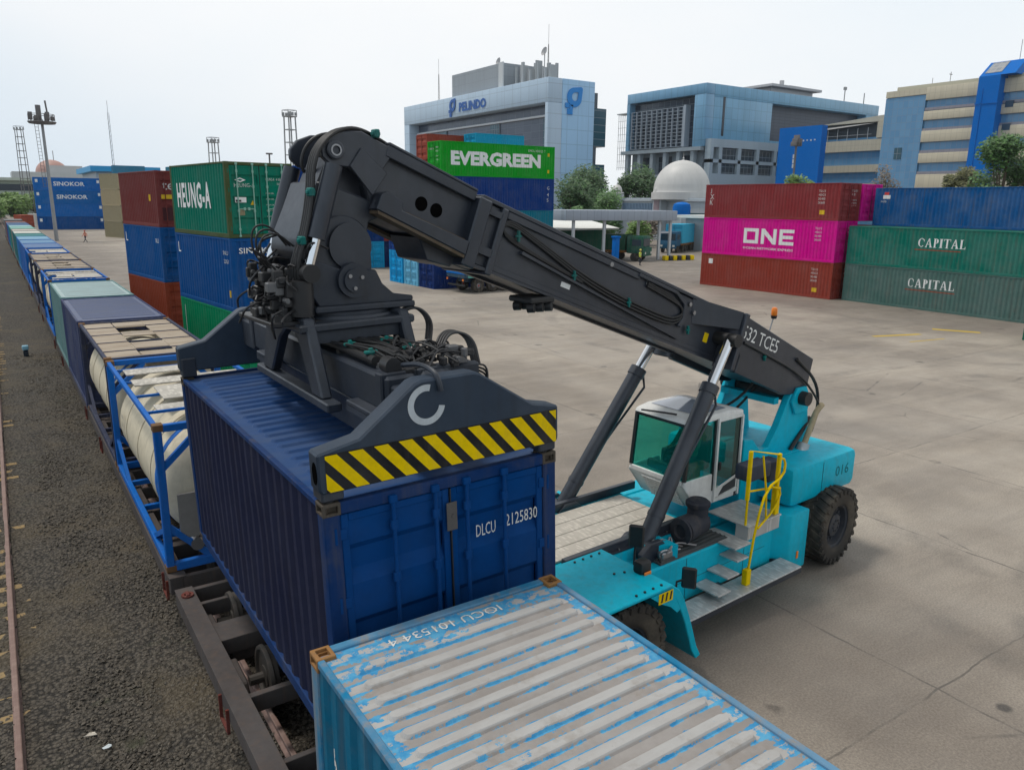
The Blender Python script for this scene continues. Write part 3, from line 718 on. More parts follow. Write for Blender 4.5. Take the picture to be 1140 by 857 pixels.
# ---------------------------------------------------------------- tank containers
def tank(label, y0, dark=False, group='tank containers on the train', detail=True):
    """y0 = near end"""
    L = L2; H = H1; w = WD/2; l = L/2
    t = thing('tank_container', label, 'tank container', (TX, y0+l, DZ+.004), 0, group)
    fm = M_TFR2 if dark else M_TFR; f = MB()
    for sx in (-1, 1):
        for sy in (-1, 1):
            f.box(sx*(w-.004), sx*(w-.13), sy*l, sy*(l-.13), .1, H-.1, bev=.012)
            f.beam((sx*(w-.07), sy*(l-.1), .75), (sx*(w-.07), sy*(l-1.45), .12), .07, .09)
        f.box(sx*(w-.01), sx*(w-.11), -l+.14, l-.14, .03, .17, bev=.01)
        f.box(sx*(w-.01), sx*(w-.09), -l+.14, l-.14, H-.1, H-.01, bev=.01)
    for sy in (-1, 1):
        f.box(-w+.134, w-.134, sy*l, sy*(l-.11), .01, .16, bev=.01); f.box(-w+.134, w-.134, sy*l, sy*(l-.11), H-.13, H-.01, bev=.01)
        for sx in (-1, 1):
            f.beam((sx*(w-.1), sy*(l-.06), .8), (sx*.45, sy*(l-.06), .1), .1, .1); f.beam((sx*(w-.1), sy*(l-.06), H-.75), (sx*.45, sy*(l-.06), H-.12), .08, .1)
    for y in (-1.6, 0, 1.6): f.box(-w+.12, w-.12, y-.05, y+.05, .05, .15)
    for y in (-1.95, -.65, .65, 1.95): f.box(-w+.09, w-.09, y-.025, y+.025, H-.075, H-.03)
    f.build('frame', fm, t)
    prof = [(0, -l+.20), (.35, -l+.22), (.7, -l+.30), (.95, -l+.42), (1.08, -l+.56), (1.125, -l+.72)]+[(1.125, l-.72), (1.08, l-.56), (.95, l-.42), (.7, l-.30), (.35, l-.22), (0, l-.20)]
    v = MB().lathe(prof, (0, 0, 1.30), 'y', 48)
    for y in (-1.55, -.1, 1.35): v.lathe([(1.124, y-.03), (1.14, y-.03), (1.14, y+.03), (1.124, y+.03)], (0, 0, 1.30), 'y', 48)
    ve = v.build('vessel', M_TANK, t)
    MB().lathe([(1.128, -l+.80), (1.137, -l+.81), (1.137, -l+.98), (1.128, -l+.99)], (0, 0, 1.30), 'y', 48).build('blue_band', M_TFR, ve)
    wm = M_WALK2 if dark else M_WALK
    class wk:
        box = staticmethod(lambda *a, **k: MB().box(*a, **k).build('walkway_panel', wm, t))
    if dark:
        for y in (-2.19, -.73, .73, 2.19):
            for sx in (-1, 1): wk.box(sx*.40, sx*(w-.10), y-.715, y+.715, H-.075, H-.045, bev=.006)
        for y, d_ in ((-2.62, .30), (-1.35, .42), (.55, .36), (2.3, .45)): wk.box(-.385, .385, y-d_, y+d_, H-.06, H-.03, bev=.006)
    else:
        wk.box(-w+.25, w-.16, -l+1.1, -l+1.5, H-.055, H-.025, bev=.006); wk.box(-w+.5, -.1, -l+1.9, -l+3.0, H-.055, H-.025, bev=.006); wk.box(-.02, w-.16, -l+1.62, -l+3.0, H-.055, H-.025, bev=.006)
        for y in (.5, 1.6): wk.box(-w+.2, w-.16, y-.28, y+.28, H-.055, H-.025, bev=.006)
    for y in (-.1, -1.4 if dark else 2.2): m_ = MB(); m_.lathe([(.29, -.05), (.29, .05), (.26, .1), (.1, .13), (0, .135)], (0, y, 2.36), 'z', 20).cyl((-.36, y, 2.38), (.36, y, 2.38), .03, n=8); m_.build('manhole_cover', M_TANK, t)
    p = MB().box(-.95, -.45, -l+.03, -l+.06, .55, 1.35, bev=.01).build('document_box', paint('grey_box', (.22,.21,.2), dirt=.3, rust=.1), t)
    MB().cyl((-.7, -l+.27, .42), (-.7, -l+.0, .42), .08, n=14).cyl((-.7, -l+.02, .42), (-.7, -l-.02, .42), .11, n=14).build('outlet_valve', M_STEEL, t)
    if detail:
        lt = MB()
        for i, b in enumerate(('TANK', '1267', '33')): write(lt, b, (-1.143, 1.9, 1.55-.2*i), (0, -1, 0), (0, 0, 1), .1)
        lt.build('marking', plain('grey_lettering', (.2,.2,.2), .6), ve)
    for sx in (-1, 1):
        for sy in (-1, 1):
            for z in (0, 1): c = link(cmesh(('corner_casting',), lambda: MB().box(-.082, .082, -.09, .09, -.059, .059, bev=.01)), 'corner_casting', M_RUSTY, t); c.location = (sx*(w-.079), sy*(l-.087), H-.058 if z else .058)
    return t
M_TFR = paint('tank_frame_blue', lin(0,95,178), dirt=.15, rust=.12, rough=.4, scale=1.5)
M_TFR2 = paint('tank_frame_dark', lin(52,58,80), dirt=.4, rust=.2, rough=.5, scale=1.5)
M_TANK = paint('tank_shell', lin(205,195,172), dirt=.4, rust=.05, rough=.4, fade=.1, dcol=(.28,.23,.17,1))
M_WALK = tread('walkway_plate', (.32,.30,.26,1), (.48,.45,.40,1), .45, .3, 10)
M_WALK2 = dusty('walkway_dusty', (.36,.30,.23,1), (.25,.19,.14,1), .7)
# ---------------------------------------------------------------- the train
wagon(5.95, 'dark flat wagon under the lifted blue container, its near end empty frame showing wheels')
wagon(19.1, 'dark flat wagon carrying the two nearest tank containers')
for yc, lab in ((32.0, 'flat wagon below the faded navy and the grey-green containers'), (45.5, 'flat wagon below the second pair of tank containers'), (58.6, 'flat wagon below the third pair of tank containers'),
                (71.7, 'flat wagon below the first two bright blue containers of the train')):
    wagon(yc, lab)
far_w = ['flat wagon below the light blue and dark teal containers', 'flat wagon below the white-topped container', 'flat wagon below the beige-topped container', 'flat wagon near the far end of the train', 'last but one wagon at the far end of the train', 'last wagon at the far end of the train']
for i, lab in enumerate(far_w): wagon(84.9+13.2*i, lab)
M_A = cp('light_blue_box', (6,98,128), dirt=.35, rust=.1, fade=.15)
A = container('light blue container with worn silvery ribbed roof in the foreground', (TX-.03, 2.437, DZ+.01), 0, L2, H1, M_A, roofmat=M_WORN, frame_mat=cp('light_blue_frame', (30,112,150), dirt=.9, rust=.35, fade=.8, dcol=(.24,.22,.2,1)), detail='near', door='y-', pitch=.218, first=2.603, castmat=paint('rust_corner', (.30,.15,.05), dirt=.4, rust=.25, rough=.65, scale=3), dent=.004, group='containers on the train')
tr = MB(); zt = H1-.03+.004
write(tr, 'IOCU 101534 4', (1.219-.74, 2.965-.10, zt), (-1, 0, 0), (0, -1, 0), .105, 1.10); tr.build('roof_number', M_LETTER, A)
side_text(A, 'D', L2, H1, -1, 2.70, 1.72, .16); side_text(A, '12', L2, H1, -1, 2.42, 1.42, .16); side_text(A, '20', L2, H1, -1, 2.40, 1.12, .16)
tank('cream tank in bright blue open frame behind the lifted container', 12.95)
tank('cream tank in dark frame with wide beige walkway plates, nearest dark framed tank', 19.22, True)
def tc(label, y0, rgb, roof=None, **k):
    m = cp('box_%d_%d_%d' % rgb, rgb, dirt=.3, fade=.3); g_ = sum(roof)/3 if roof else 0; rm = dusty('roof_%d_%d_%d' % roof, lin(*[.6*v+.4*g_ for v in roof]), lin(*[.3*v+.7*(.5*g_+65) for v in roof]), .75) if roof else m
    return container(label, (TX+random.uniform(-.02, .02), y0+L2/2, DZ+.006), 0, L2, H1, m, roofmat=rm, detail='mid' if y0 < 60 else 'far', group='containers on the train', **k)
tc('faded navy container on the train with dusty blue-grey roof', 25.6, (48,58,92), (84,98,142), ribs=None)
tc('grey-green container on the train with pale cyan roof', 32.05, (98,132,132), (152,186,186))
tank('cream tank in bright blue frame just beyond the grey-green container', 39.2, detail=False); tank('cream tank in dark frame with brown plates, fourth tank along the train', 45.55, True, detail=False)
tank('cream tank in dark frame, fifth tank along the train', 52.2, True, detail=False); tank('cream tank in blue frame touching the bright blue containers', 58.6, detail=False)
tc('bright blue container just beyond the last tank of the train', 65.4, (24,92,165), (55,105,175)); tc('second bright blue container beyond the last tank', 71.7, (20,90,160), (60,130,190))
tc('pale blue container in front of the dark teal one', 78.4, (30,110,170), (85,160,205)); tc('dark teal container with cream roof edge on the train', 84.9, (0,90,95), (0,130,130))
tc('teal container with off-white roof on the train', 91.7, (0,100,100), (195,195,180)); tc('grey container with beige roof on the train', 98.1, (120,118,110), (180,165,150))
tc('green-teal container beyond the beige roofed one', 104.9, (0,115,105), (90,180,160)); tc('cyan roofed container far along the train', 111.3, (40,120,130), (130,195,195))
tc('blue container near the far end of the train', 118.1, (25,90,150), (40,100,160)); tc('dark blue container near the far end of the train', 124.5, (20,60,110), (35,80,135))
tc('small rust red container near the far end of the train', 131.2, (120,60,48), (135,72,60)); tc('last grey container at the far end of the train', 144.5, (110,112,115), (130,130,130))
# lifted blue container (hangs a little skew from the spreader)
def rxyz(yaw, px, py): return (Matrix.Rotation(yaw, 4, 'Z') @ Matrix.Rotation(px, 4, 'X') @ Matrix.Rotation(py, 4, 'Y'))
BT = Matrix.Translation((2.027, 5.847, 4.036)) @ rxyz(-.0066, -.01225, -.02716)      # near left top corner frame: x along the doors, y along the side, z up
BC = BT @ Matrix.Translation((WD/2, L2/2, -H1))
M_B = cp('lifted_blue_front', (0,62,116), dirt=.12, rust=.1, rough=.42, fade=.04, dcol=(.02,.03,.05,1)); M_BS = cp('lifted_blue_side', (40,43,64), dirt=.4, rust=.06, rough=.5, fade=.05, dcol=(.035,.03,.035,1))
M_BR = dusty('lifted_roof', (.014,.055,.17,1), (.07,.10,.17,1), .55)
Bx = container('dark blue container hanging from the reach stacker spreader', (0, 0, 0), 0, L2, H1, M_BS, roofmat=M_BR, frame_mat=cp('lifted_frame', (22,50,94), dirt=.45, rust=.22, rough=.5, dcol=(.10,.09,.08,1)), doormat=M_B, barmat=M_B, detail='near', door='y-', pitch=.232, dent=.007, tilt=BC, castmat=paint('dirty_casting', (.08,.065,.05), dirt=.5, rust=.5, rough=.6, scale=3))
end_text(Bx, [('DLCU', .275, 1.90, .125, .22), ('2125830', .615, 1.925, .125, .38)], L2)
MB().box(-.055, .055, -L2/2-.012, -L2/2-.021+.0, 2.06, 2.34, bev=.004).cyl((0.02, -L2/2-.012, 2.2), (0.02, -L2/2-.028, 2.2), .025, n=10).build('data_plate', paint('plate_grey', (.10,.09,.085), dirt=.4, rust=.3), Bx)
# ---------------------------------------------------------------- reach stacker
M_TEAL = paint('machine_teal', lin(0,180,206), dirt=.22, rust=.05, rough=.3, fade=.02, spec=.12, scale=1.3, dcol=(.10,.13,.125,1))
M_BOOM = paint('boom_charcoal', lin(36,43,55), dirt=.35, rust=.03, rough=.27, fade=.13, spec=.6, scale=1.3, dcol=(.02,.021,.024,1))
M_SPR = paint('spreader_charcoal', lin(36,44,56), dirt=.4, rust=.04, rough=.34, fade=.13, spec=.5, scale=1.5, dcol=(.018,.018,.018,1))
M_WHT = paint('cab_white', lin(225,225,222), dirt=.12, rust=.0, rough=.3, fade=.05)
M_TYRE = dusty('tyre', (.028,.026,.024,1), (.13,.11,.085,1), .85)
M_RIM = paint('rim_dark', (.035,.04,.05), dirt=.5, rust=.05, rough=.5)
M_TREAD = tread('deck_tread', (.42,.385,.33,1), (.48,.445,.39,1), .5, .1, 13); M_STEP = tread('step_tread', (.42,.42,.41,1), (.52,.52,.51,1), .4, .4, 13)
M_CLAMP = paint('hose_clamp', lin(20,110,105), dirt=.3, rust=0)
M_GLS = glass('cab_glass', (.30,.80,.70,1), body=(.0,.45,.40,1), amt=.15); M_GLSD = glass('cab_glass_dark', (.30,.66,.58,1), body=(.0,.25,.22,1), amt=.12)
M_ORANGE = plain('orange_lens', (.85,.22,.02), .3); M_BROWN = paint('worn_slide', lin(92,80,66), dirt=.5, rust=.25, rough=.5, scale=2)
VO, VA = Vector((6.1, 8.8, 0)), R(4)
VM = Matrix.Translation(VO) @ Matrix.Rotation(VA, 4, 'Z')
BL = VM.inverted() @ BT
RS = thing('reach_stacker', 'turquoise reach stacker with long dark boom lifting the blue container', 'reach stacker', VO, VA)
def P(name, mb, mat, parent=RS): return mb.build(name, mat, parent)
# chassis
ch = MB()
ch.box(-1.3, 2.95, -1.0, 1.0, .5, 1.40, bev=.04); ch.box(2.953, 6.9, -.9, .9, .5, 1.22, bev=.03)
for s in (-1, 1):
    ch.box(.95, 5.0, s*.95, s*1.42, .42, 1.2, bev=.03)
    ch.prism([(1.55, -1.15 if s < 0 else 1.15), (2.0, s*1.40), (2.0, s*1.0), (1.55, s*1.0)], 1.2, 1.45, 'z')
    ch.prism([(4.35, s*1.3), (4.75, s*1.62), (5.32, s*1.62), (5.32, s*.9), (4.35, s*.9)], .2, 1.30, 'z', bev=.03)
    ch.box(-1.3, -.95, s*1.0, s*2.2, .75, 1.44, bev=.04)
ch.build('chassis', M_TEAL, RS)
for s in (-1, 1):
    fe = MB(); fe.prism([(-1.25, 1.55), (.72, 1.55), (.72, 1.6), (-1.25, 1.6)], s*1.02, s*2.38, 'y', bev=.012)
    o = [(.722, 1.60), (.90, 1.46), (1.03, 1.26), (1.18, .92), (1.36, .44), (1.46, .26)]; i_ = [(1.36, .23), (1.25, .40), (1.07, .88), (.93, 1.17), (.82, 1.36), (.722, 1.50)]
    fe.prism(o+i_, s*1.5, s*2.36, 'y', bev=.012)
    fe.prism([(.30, 1.54), (.722, 1.54), (.82, 1.36), (.93, 1.17), (.86, 1.14), (.72, 1.27), (.55, 1.36)], s*2.30, s*2.37, 'y')
    f = P('fender', fe, M_TEAL)
    b = MB(); b.box(.46, .74, s*2.372, s*2.376, 1.38, 1.535); P('warning_sticker', b, M_YELLOW, f)
    b = MB()
    for k in range(3): b.quad(*[(.5+.085*k+dx, s*2.3775, 1.40+dz) for dx, dz in ((0, 0), (.035, 0), (.055, .12), (.02, .12))])
    P('sticker_marks', b, M_BLACK, f)
    b = MB(); b.box(1.37, 1.46, s*2.18, s*2.30, .27, .36, bev=.01); P('side_marker', b, M_ORANGE, f)
# wheels
def wheel_mesh(r, wd):
    mb = MB(); h = wd/2
    mb.lathe([(r*.55, -h*.86), (r*.62, -h*.97), (r*.80, -h), (r*.92, -h*.96), (r*.955, -h*.84), (r*.955, h*.84), (r*.92, h*.96), (r*.80, h), (r*.62, h*.97), (r*.55, h*.86)], (0, 0, 0), 'y', 48)
    for k in range(26):
        for s in (-1, 1):
            T = Matrix.Rotation(2*pi*(k+.5*(s > 0))/26, 4, 'Y') @ Matrix.Translation((0, s*h*.53, r*.955)) @ Matrix.Rotation(s*R(24), 4, 'Z')
            mb.box(-.05, .05, -h*.52, h*.52, -.06, r*.028, T, bev=.01)
            T2 = Matrix.Rotation(2*pi*(k+.5*(s > 0))/26, 4, 'Y') @ Matrix.Translation((s*.02, s*h*.93, r*.90)); mb.box(-.045, .045, -.035, .035, -.06, r*.045, T2, bev=.012)
    return mb
def rim_mesh(r, wd):
    mb = MB(); h = wd/2
    mb.lathe([(r*.57, -h*.9), (r*.555, -h*.80), (r*.50, -h*.72), (r*.46, -h*.35), (r*.30, -h*.30), (r*.28, -h*.62), (r*.20, -h*.70), (0, -h*.72)], (0, 0, 0), 'y', 36)
    mb.lathe([(r*.57, h*.9), (r*.5, h*.7), (r*.46, h*.3), (0, h*.3)], (0, 0, 0), 'y', 36)
    for k in range(14): t = 2*pi*k/14; mb.cyl((r*.385*cos(t), -h*.30, r*.385*sin(t)), (r*.385*cos(t), -h*.46, r*.385*sin(t)), .03, n=6)
    for k in range(8): t = 2*pi*k/8; mb.cyl((r*.14*cos(t), -h*.69, r*.14*sin(t)), (r*.14*cos(t), -h*.78, r*.14*sin(t)), .018, n=6)
    return mb
WR = .75; wm_t, wm_r = wheel_mesh(WR, .5).mesh('tyre'), rim_mesh(WR, .5).mesh('rim')
for s_, y in ((0, -2.06), (0, -1.50), (0, 1.50), (0, 2.06), (6.2, -1.48), (6.2, 1.48)):
    wh = bpy.data.objects.new('wheel', None); COL.objects.link(wh); wh.parent = RS; wh.location = (s_, y, WR); wh.rotation_euler = (0, random.uniform(0, 1), 0 if y < 0 else pi)
    if s_ > 3: wh.rotation_euler[2] += R(4)
    link(wm_t, 'tyre', M_TYRE, wh); link(wm_r, 'rim', M_RIM, wh)
ax = MB(); ax.cyl((0, -1.3, WR), (0, 1.3, WR), .26, n=16).cyl((6.2, -1.3, WR), (6.2, 1.3, WR), .16, n=12); P('axle', ax, M_BLACK)
# decks and steps
d = MB()
for k in range(4): d.box(-.9, 2.78, -.70+.332*k, -.70+.332*k+.318, 1.405, 1.44, bev=.006)
P('deck_plate', d, M_TREAD)
P('slide_rail', MB().box(.1, 3.3, -.93, -.83, 1.405, 1.55, bev=.01).box(.1, 3.3, -.99, -.929, 1.405, 1.43), M_BOOM); P('slide_rail', MB().box(.1, 3.3, .72, .82, 1.405, 1.55, bev=.01), M_BOOM)
d = MB(); d.box(1.62, 3.25, -1.4, -1.02, 1.205, 1.23)
for k in range(4): d.box(1.65, 3.22, -1.38+.09*k, -1.35+.09*k, 1.232, 1.26)
P('ribbed_cover', d, paint('grey_cover', lin(82,86,88), dirt=.4, rust=.03, rough=.5))
d = MB(); d.box(1.42, 4.62, -1.97, -1.55, .50, .53, bev=.006); P('side_step', d, M_STEP)
P('step_edge', MB().box(1.42, 4.62, -1.975, -1.93, .42, .498), M_BOOM)
for x in (1.5, 3.0, 4.5): P('step_bracket', MB().box(x, x+.06, -1.9, -1.4, .43, .495), M_BOOM)
d = MB(); d.box(3.4, 4.32, -1.68, -.86, 1.44, 1.47, bev=.006); d.box(3.42, 4.30, -1.66, -1.42, 1.22, 1.438); P('platform', d, M_STEP)
for (s0, s1, y0, y1, z) in ((3.0, 3.42, -1.74, -1.0, 1.19), (3.02, 3.32, -1.78, -1.43, .99), (2.72, 3.02, -1.84, -1.43, .81), (2.40, 2.72, -1.92, -1.43, .64)):
    d = MB(); d.box(s0, s1, y0, y1, z, z+.03, bev=.005); P('step', d, M_STEP)
    d = MB(); d.prism([(y0+.05, z-.04), (y0+.05, z-.003), (-1.42, z-.003), (-1.42, z-.14)], s1-.05, s1-.02, 'x'); P('step_bracket', d, M_TEAL)
hr = MB(); q = .021
hr.tube([(3.42, -1.60, 1.47), (3.40, -1.60, 2.74), (4.22, -1.60, 2.52), (4.22, -1.60, 1.47)], q, 10); hr.tube([(3.41, -1.6, 2.05), (4.22, -1.6, 1.95)], q*.8, 8)
hr.tube([(4.20, -1.60, 2.47), (4.38, -1.62, 2.40), (4.30, -1.66, 2.15), (3.78, -1.70, 2.05), (3.48, -1.76, 1.55), (3.30, -1.78, .54)], q, 10, 1); hr.tube([(3.72, -1.62, 2.6), (3.80, -1.68, 1.98), (3.86, -1.68, 1.47)], q*.8, 8)
hr.tube([(3.92, -1.70, 2.05), (4.32, -1.64, 1.9), (4.1, -1.68, 1.62), (3.56, -1.74, 1.42)], q*.8, 8, 1)
hr.box(4.16, 4.28, -1.65, -1.55, 1.47, 1.95, bev=.01); hr.box(3.375, 3.435, -1.63, -1.57, 1.9, 2.74, bev=.01).box(4.185, 4.255, -1.63, -1.57, 1.96, 2.54, bev=.01); hr.box(3.24, 3.36, -1.83, -1.73, .53, .8, bev=.01)
P('handrail', hr, M_YELLOW)
P('control_box', MB().box(3.5, 4.1, -1.55, -1.25, 2.15, 2.42, bev=.04), paint('control_grey', lin(54,62,80), dirt=.3, rust=0)); P('control_box', MB().box(4.13, 4.42, -1.5, -1.25, 2.0, 2.38, bev=.03), MAT['control_grey'])
d = MB(); d.cyl((2.36, -1.18, 1.5), (2.86, -1.12, 1.52), .2, n=20).cyl((2.78, -1.12, 1.55), (2.80, -1.11, 1.84), .17, n=20).lathe([(.19, 1.80), (.2, 1.82), (.2, 1.87), (.15, 1.91), (0, 1.92)], (2.79, -1.11, 0), 'z', 20)
d.lathe([(.2, 2.345), (.215, 2.34), (.215, 2.30), (.12, 2.29), (.1, 2.33), (0, 2.33)], (0, -1.18, 1.5), 'x', 20); P('air_filter', d, paint('filter_dark', lin(52,54,62), dirt=.4, rust=0, rough=.5))
# mirrors and front lamp
for (b, m) in (((.78, -1.62, 1.5), (.80, -1.62, 2.0)), ((1.62, -1.72, 1.0), (1.74, -1.85, 1.16))):
    d = MB(); d.tube([b, (b[0], b[1], (b[2]+m[2])/2), m], .018, 8); mo = P('mirror_arm', d, M_BLACK)
    T = Matrix.Translation(m) @ Matrix.Rotation(R(35), 4, 'Z'); d = MB(); d.box(-.03, .03, -.11, .11, -.17, .17, T, bev=.025); P('mirror', d, M_BLACK, mo)
d = MB(); d.cyl((.62, -1.86, 1.502), (.62, -1.86, 1.60), .03, n=8); d.box(.56, .78, -1.96, -1.78, 1.58, 1.78, bev=.05); P('front_lamp', d, M_BLACK)
d = MB(); d.box(.60, .74, -1.985, -1.962, 1.56, 1.64, bev=.01); P('indicator', d, M_ORANGE)
# rear hood, counterweight
h = MB(); h.box(4.95, 7.12, -1.46, 1.46, 1.305, 2.05, bev=.13); P('engine_hood', h, M_TEAL)
h = MB(); h.box(5.65, 7.3, -1.0, 1.0, .55, 1.3, bev=.08); P('counterweight', h, M_TEAL)
h = MB(); h.box(5.3, 6.0, -.9, -.3, 2.052, 2.07, bev=.008).box(5.3, 6.0, .3, .9, 2.052, 2.07, bev=.008); P('hood_lid', h, M_TEAL)
h = MB(); write(h, '016', (6.35, -1.463, 1.62), (1, 0, 0), (0, 0, 1), .2, .46); P('fleet_number', h, paint('dark_teal_letters', (.0,.16,.19), dirt=.2, rust=0))
h = MB(); h.box(5.0, 5.06, -1.635, -1.62, .42, .56, bev=.008); P('side_marker', h, M_ORANGE)
# boom tower
tw = [(6.35, 3.10), (6.18, 3.26), (5.92, 3.26), (5.72, 3.05), (5.45, 2.55), (5.2, 2.22), (4.95, 2.22), (4.72, 2.46), (4.45, 2.5), (4.42, 1.2), (6.75, 1.2), (6.55, 2.0)]
for s in (-1, 1):
    t = MB(); t.prism(tw, s*.60, s*.74, 'y', bev=.012); to = P('tower_plate', t, M_TEAL)
    t = MB(); t.prism([(6.36, 3.0), (6.2, 3.25), (5.9, 3.25), (5.75, 3.0), (5.9, 2.75), (6.3, 2.75)], s*.745, s*.80, 'y', bev=.01); P('tower_boss', t, M_TEAL, to)
P('tower_crossbeam', MB().beam((5.55, -.6, 3.02), (5.55, .6, 3.02), .14, .12), M_TEAL); P('tower_foot', MB().box(4.45, 5.2, -.6, .6, 1.22, 1.9).box(5.198, 6.3, -.598, .598, 1.222, 1.6), M_TEAL)
t = MB(); t.cyl((6.05, -.95, 3.05), (6.05, .95, 3.05), .13, n=20)
for s in (-1, 1): t.box(5.9, 6.2, s*.50, s*.595, 2.95, 3.35, bev=.03)
P('boom_pivot', t, M_BLACK)
t = MB(); t.tube([(5.62, -.86, 1.3), (6.0, -.86, 1.72), (6.2, -.86, 2.15)], .11, 16); es = P('heat_shield', t, M_STEP)
t = MB(); t.tube([(6.16, -.86, 2.05), (6.42, -.86, 2.55), (6.50, -.86, 2.72), (6.72, -.84, 2.82)], .055, 14, 2); P('exhaust_pipe', t, paint('exhaust_tan', lin(178,160,128), dirt=.3, rust=.2, rough=.4))
# cab -------------------------------------------------------------
cy0, cy1, cs0, cs1, cz0, cz1, cz2 = -.82, .42, 2.78, 4.22, 1.56, 2.1, 3.06
c = MB()
low = [(cs0+.28, cz0), (cs1, cz0), (cs1, cz1-.0), (cs0, cz1)]
c.prism([(cs0+.02, cz1), (cs0-.02, cz1-.08), (cs0+.34, cz0), (cs1, cz0), (cs1, cz1-.35), (3.62, cz1-.30), (3.52, cz1)], cy0, cy0+.06, 'y', bev=.015)
c.prism([(cs0+.02, cz1), (cs0-.02, cz1-.08), (cs0+.34, cz0), (cs1, cz0), (cs1, cz1-.35), (3.62, cz1-.30), (3.52, cz1)], cy1-.06, cy1, 'y', bev=.015)
c.quad((cs0-.02, cy0, cz1-.08), (cs0-.02, cy1, cz1-.08), (cs0+.34, cy1, cz0), (cs0+.34, cy0, cz0)); c.box(cs0-.02, cs0+.04, cy0+.061, cy1-.061, cz1-.085, cz1, bev=.01)
c.box(cs0+.34, cs1, cy0+.05, cy1-.05, cz0-.01, cz0+.05)
for k in range(9): c.box(cs0+.0+.036*k-.012, cs0+.0+.036*k+.008, cy0+.22, cy1-.3, cz1-.14-.05*k, cz1-.12-.05*k)
cabo = P('cab', c, M_WHT)
M_CBK = plain('cab_black', (.02,.022,.024), .4)
for y in (cy0+.03, cy1-.03):
    for q0, q1, w_, h_ in (((cs0+.02, y, cz1), (cs0+.12, y, cz2), .05, .06), ((cs1-.04, y, cz0), (cs1-.04, y, cz2), .08, .08)): P('pillar', MB().beam(q0, q1, w_, h_), M_CBK, cabo)
P('pillar', MB().beam((3.52, cy0+.02, cz1-.3), (3.52, cy0+.02, cz2), .05, .05), M_CBK, cabo); P('header_bar', MB().beam((cs0+.12, cy0+.03, cz2-.03), (cs0+.12, cy1-.03, cz2-.03), .06, .08), M_CBK, cabo)
rf = MB(); rf.prism([(cs0+.06, cz2-.02), (cs0+.13, cz2+.05), (cs0+.4, cz2+.10), (cs1-.3, cz2+.11), (cs1+.02, cz2+.06), (cs1+.02, cz2-.02)], cy0-.01, cy1+.01, 'y', bev=.03); ro = P('cab_roof', rf, M_WHT, cabo)
rf = MB(); rf.quad(*[(x, y, z) for x, y, z in ((cs0+.36, cy0+.12, cz2+.104), (cs1-.32, cy0+.12, cz2+.117), (cs1-.32, cy1-.12, cz2+.117), (cs0+.36, cy1-.12, cz2+.104))]); P('roof_window', rf, plain('roof_pane', lin(150,158,172), .06), ro)
rf = MB(); rf.tube([(cs0+.03, cy1-.2, cz2+.05), (cs0+.02, cy1-.5, cz2+.09), (cs0+.10, cy0+.45, cz2+.10), (cs0+.16, cy0+.38, cz2+.09)], .018, 6, 1); P('wiper', rf, M_BLACK, ro)
g = MB(); g.quad((cs0+.01, cy0+.06, cz1), (cs0+.01, cy1-.06, cz1), (cs0+.115, cy1-.06, cz2-.06), (cs0+.115, cy0+.06, cz2-.06)); P('windscreen', g, M_GLS, cabo)
g = MB(); g.quad((cs0+.05, cy0+.02, cz1), (3.50, cy0+.02, cz1), (3.50, cy0+.02, cz2-.04), (cs0+.15, cy0+.02, cz2-.04)); P('side_window', g, M_GLS, cabo)
g = MB(); g.quad((cs0+.05, cy1-.02, cz1), (cs1-.08, cy1-.02, cz1-.3), (cs1-.08, cy1-.02, cz2-.04), (cs0+.15, cy1-.02, cz2-.04)); P('side_window', g, M_GLS, cabo)
g = MB(); g.quad((cs1-.03, cy0+.08, cz1-.3), (cs1-.03, cy1-.08, cz1-.3), (cs1-.03, cy1-.08, cz2-.04), (cs1-.03, cy0+.08, cz2-.04)); P('rear_window', g, M_GLSD, cabo)
dr = MB()
for a, b in (((3.55, cz0+.04), (3.55, cz2-.02)), ((cs1-.02, cz0+.04), (cs1-.02, cz2-.02)), ((3.55, cz2-.02), (cs1-.02, cz2-.02)), ((3.55, cz0+.06), (cs1-.02, cz0+.14))): dr.beam((a[0], cy0-.012, a[1]), (b[0], cy0-.012, b[1]), .04, .06)
dr.prism([(3.575, cz0+.1), (cs1-.05, cz0+.16), (cs1-.05, cz0+.42), (3.575, cz0+.26)], cy0-.03, cy0-.005, 'y', bev=.01)
do = P('door', dr, M_WHT, cabo)
g = MB(); g.quad((3.57, cy0-.01, cz0+.28), (cs1-.04, cy0-.01, cz0+.44), (cs1-.04, cy0-.01, cz2-.04), (3.57, cy0-.01, cz2-.04)); P('door_window', g, M_GLSD, cabo)
g = MB(); g.prism([(3.66, cz0+.13), (cs1-.1, cz0+.19), (cs1-.1, cz0+.36), (3.78, cz0+.27)], cy0-.036, cy0-.028, 'y'); P('door_vent', g, plain('vent_dark', (.04,.04,.045), .6), cabo)
g = MB(); g.box(3.6, 3.66, cy0-.06, cy0-.02, cz1+.05, cz1+.2, bev=.01); P('door_handle', g, M_BLACK, cabo)
st = MB(); st.box(3.45, 3.95, -.42, .08, cz0+.42, cz0+.56, bev=.05); st.box(3.88, 4.02, -.40, .06, cz0+.5, cz0+1.2, bev=.05); st.box(3.55, 3.85, -.3, -.04, cz0+.05, cz0+.42); P('seat', st, M_BLACK, cabo)
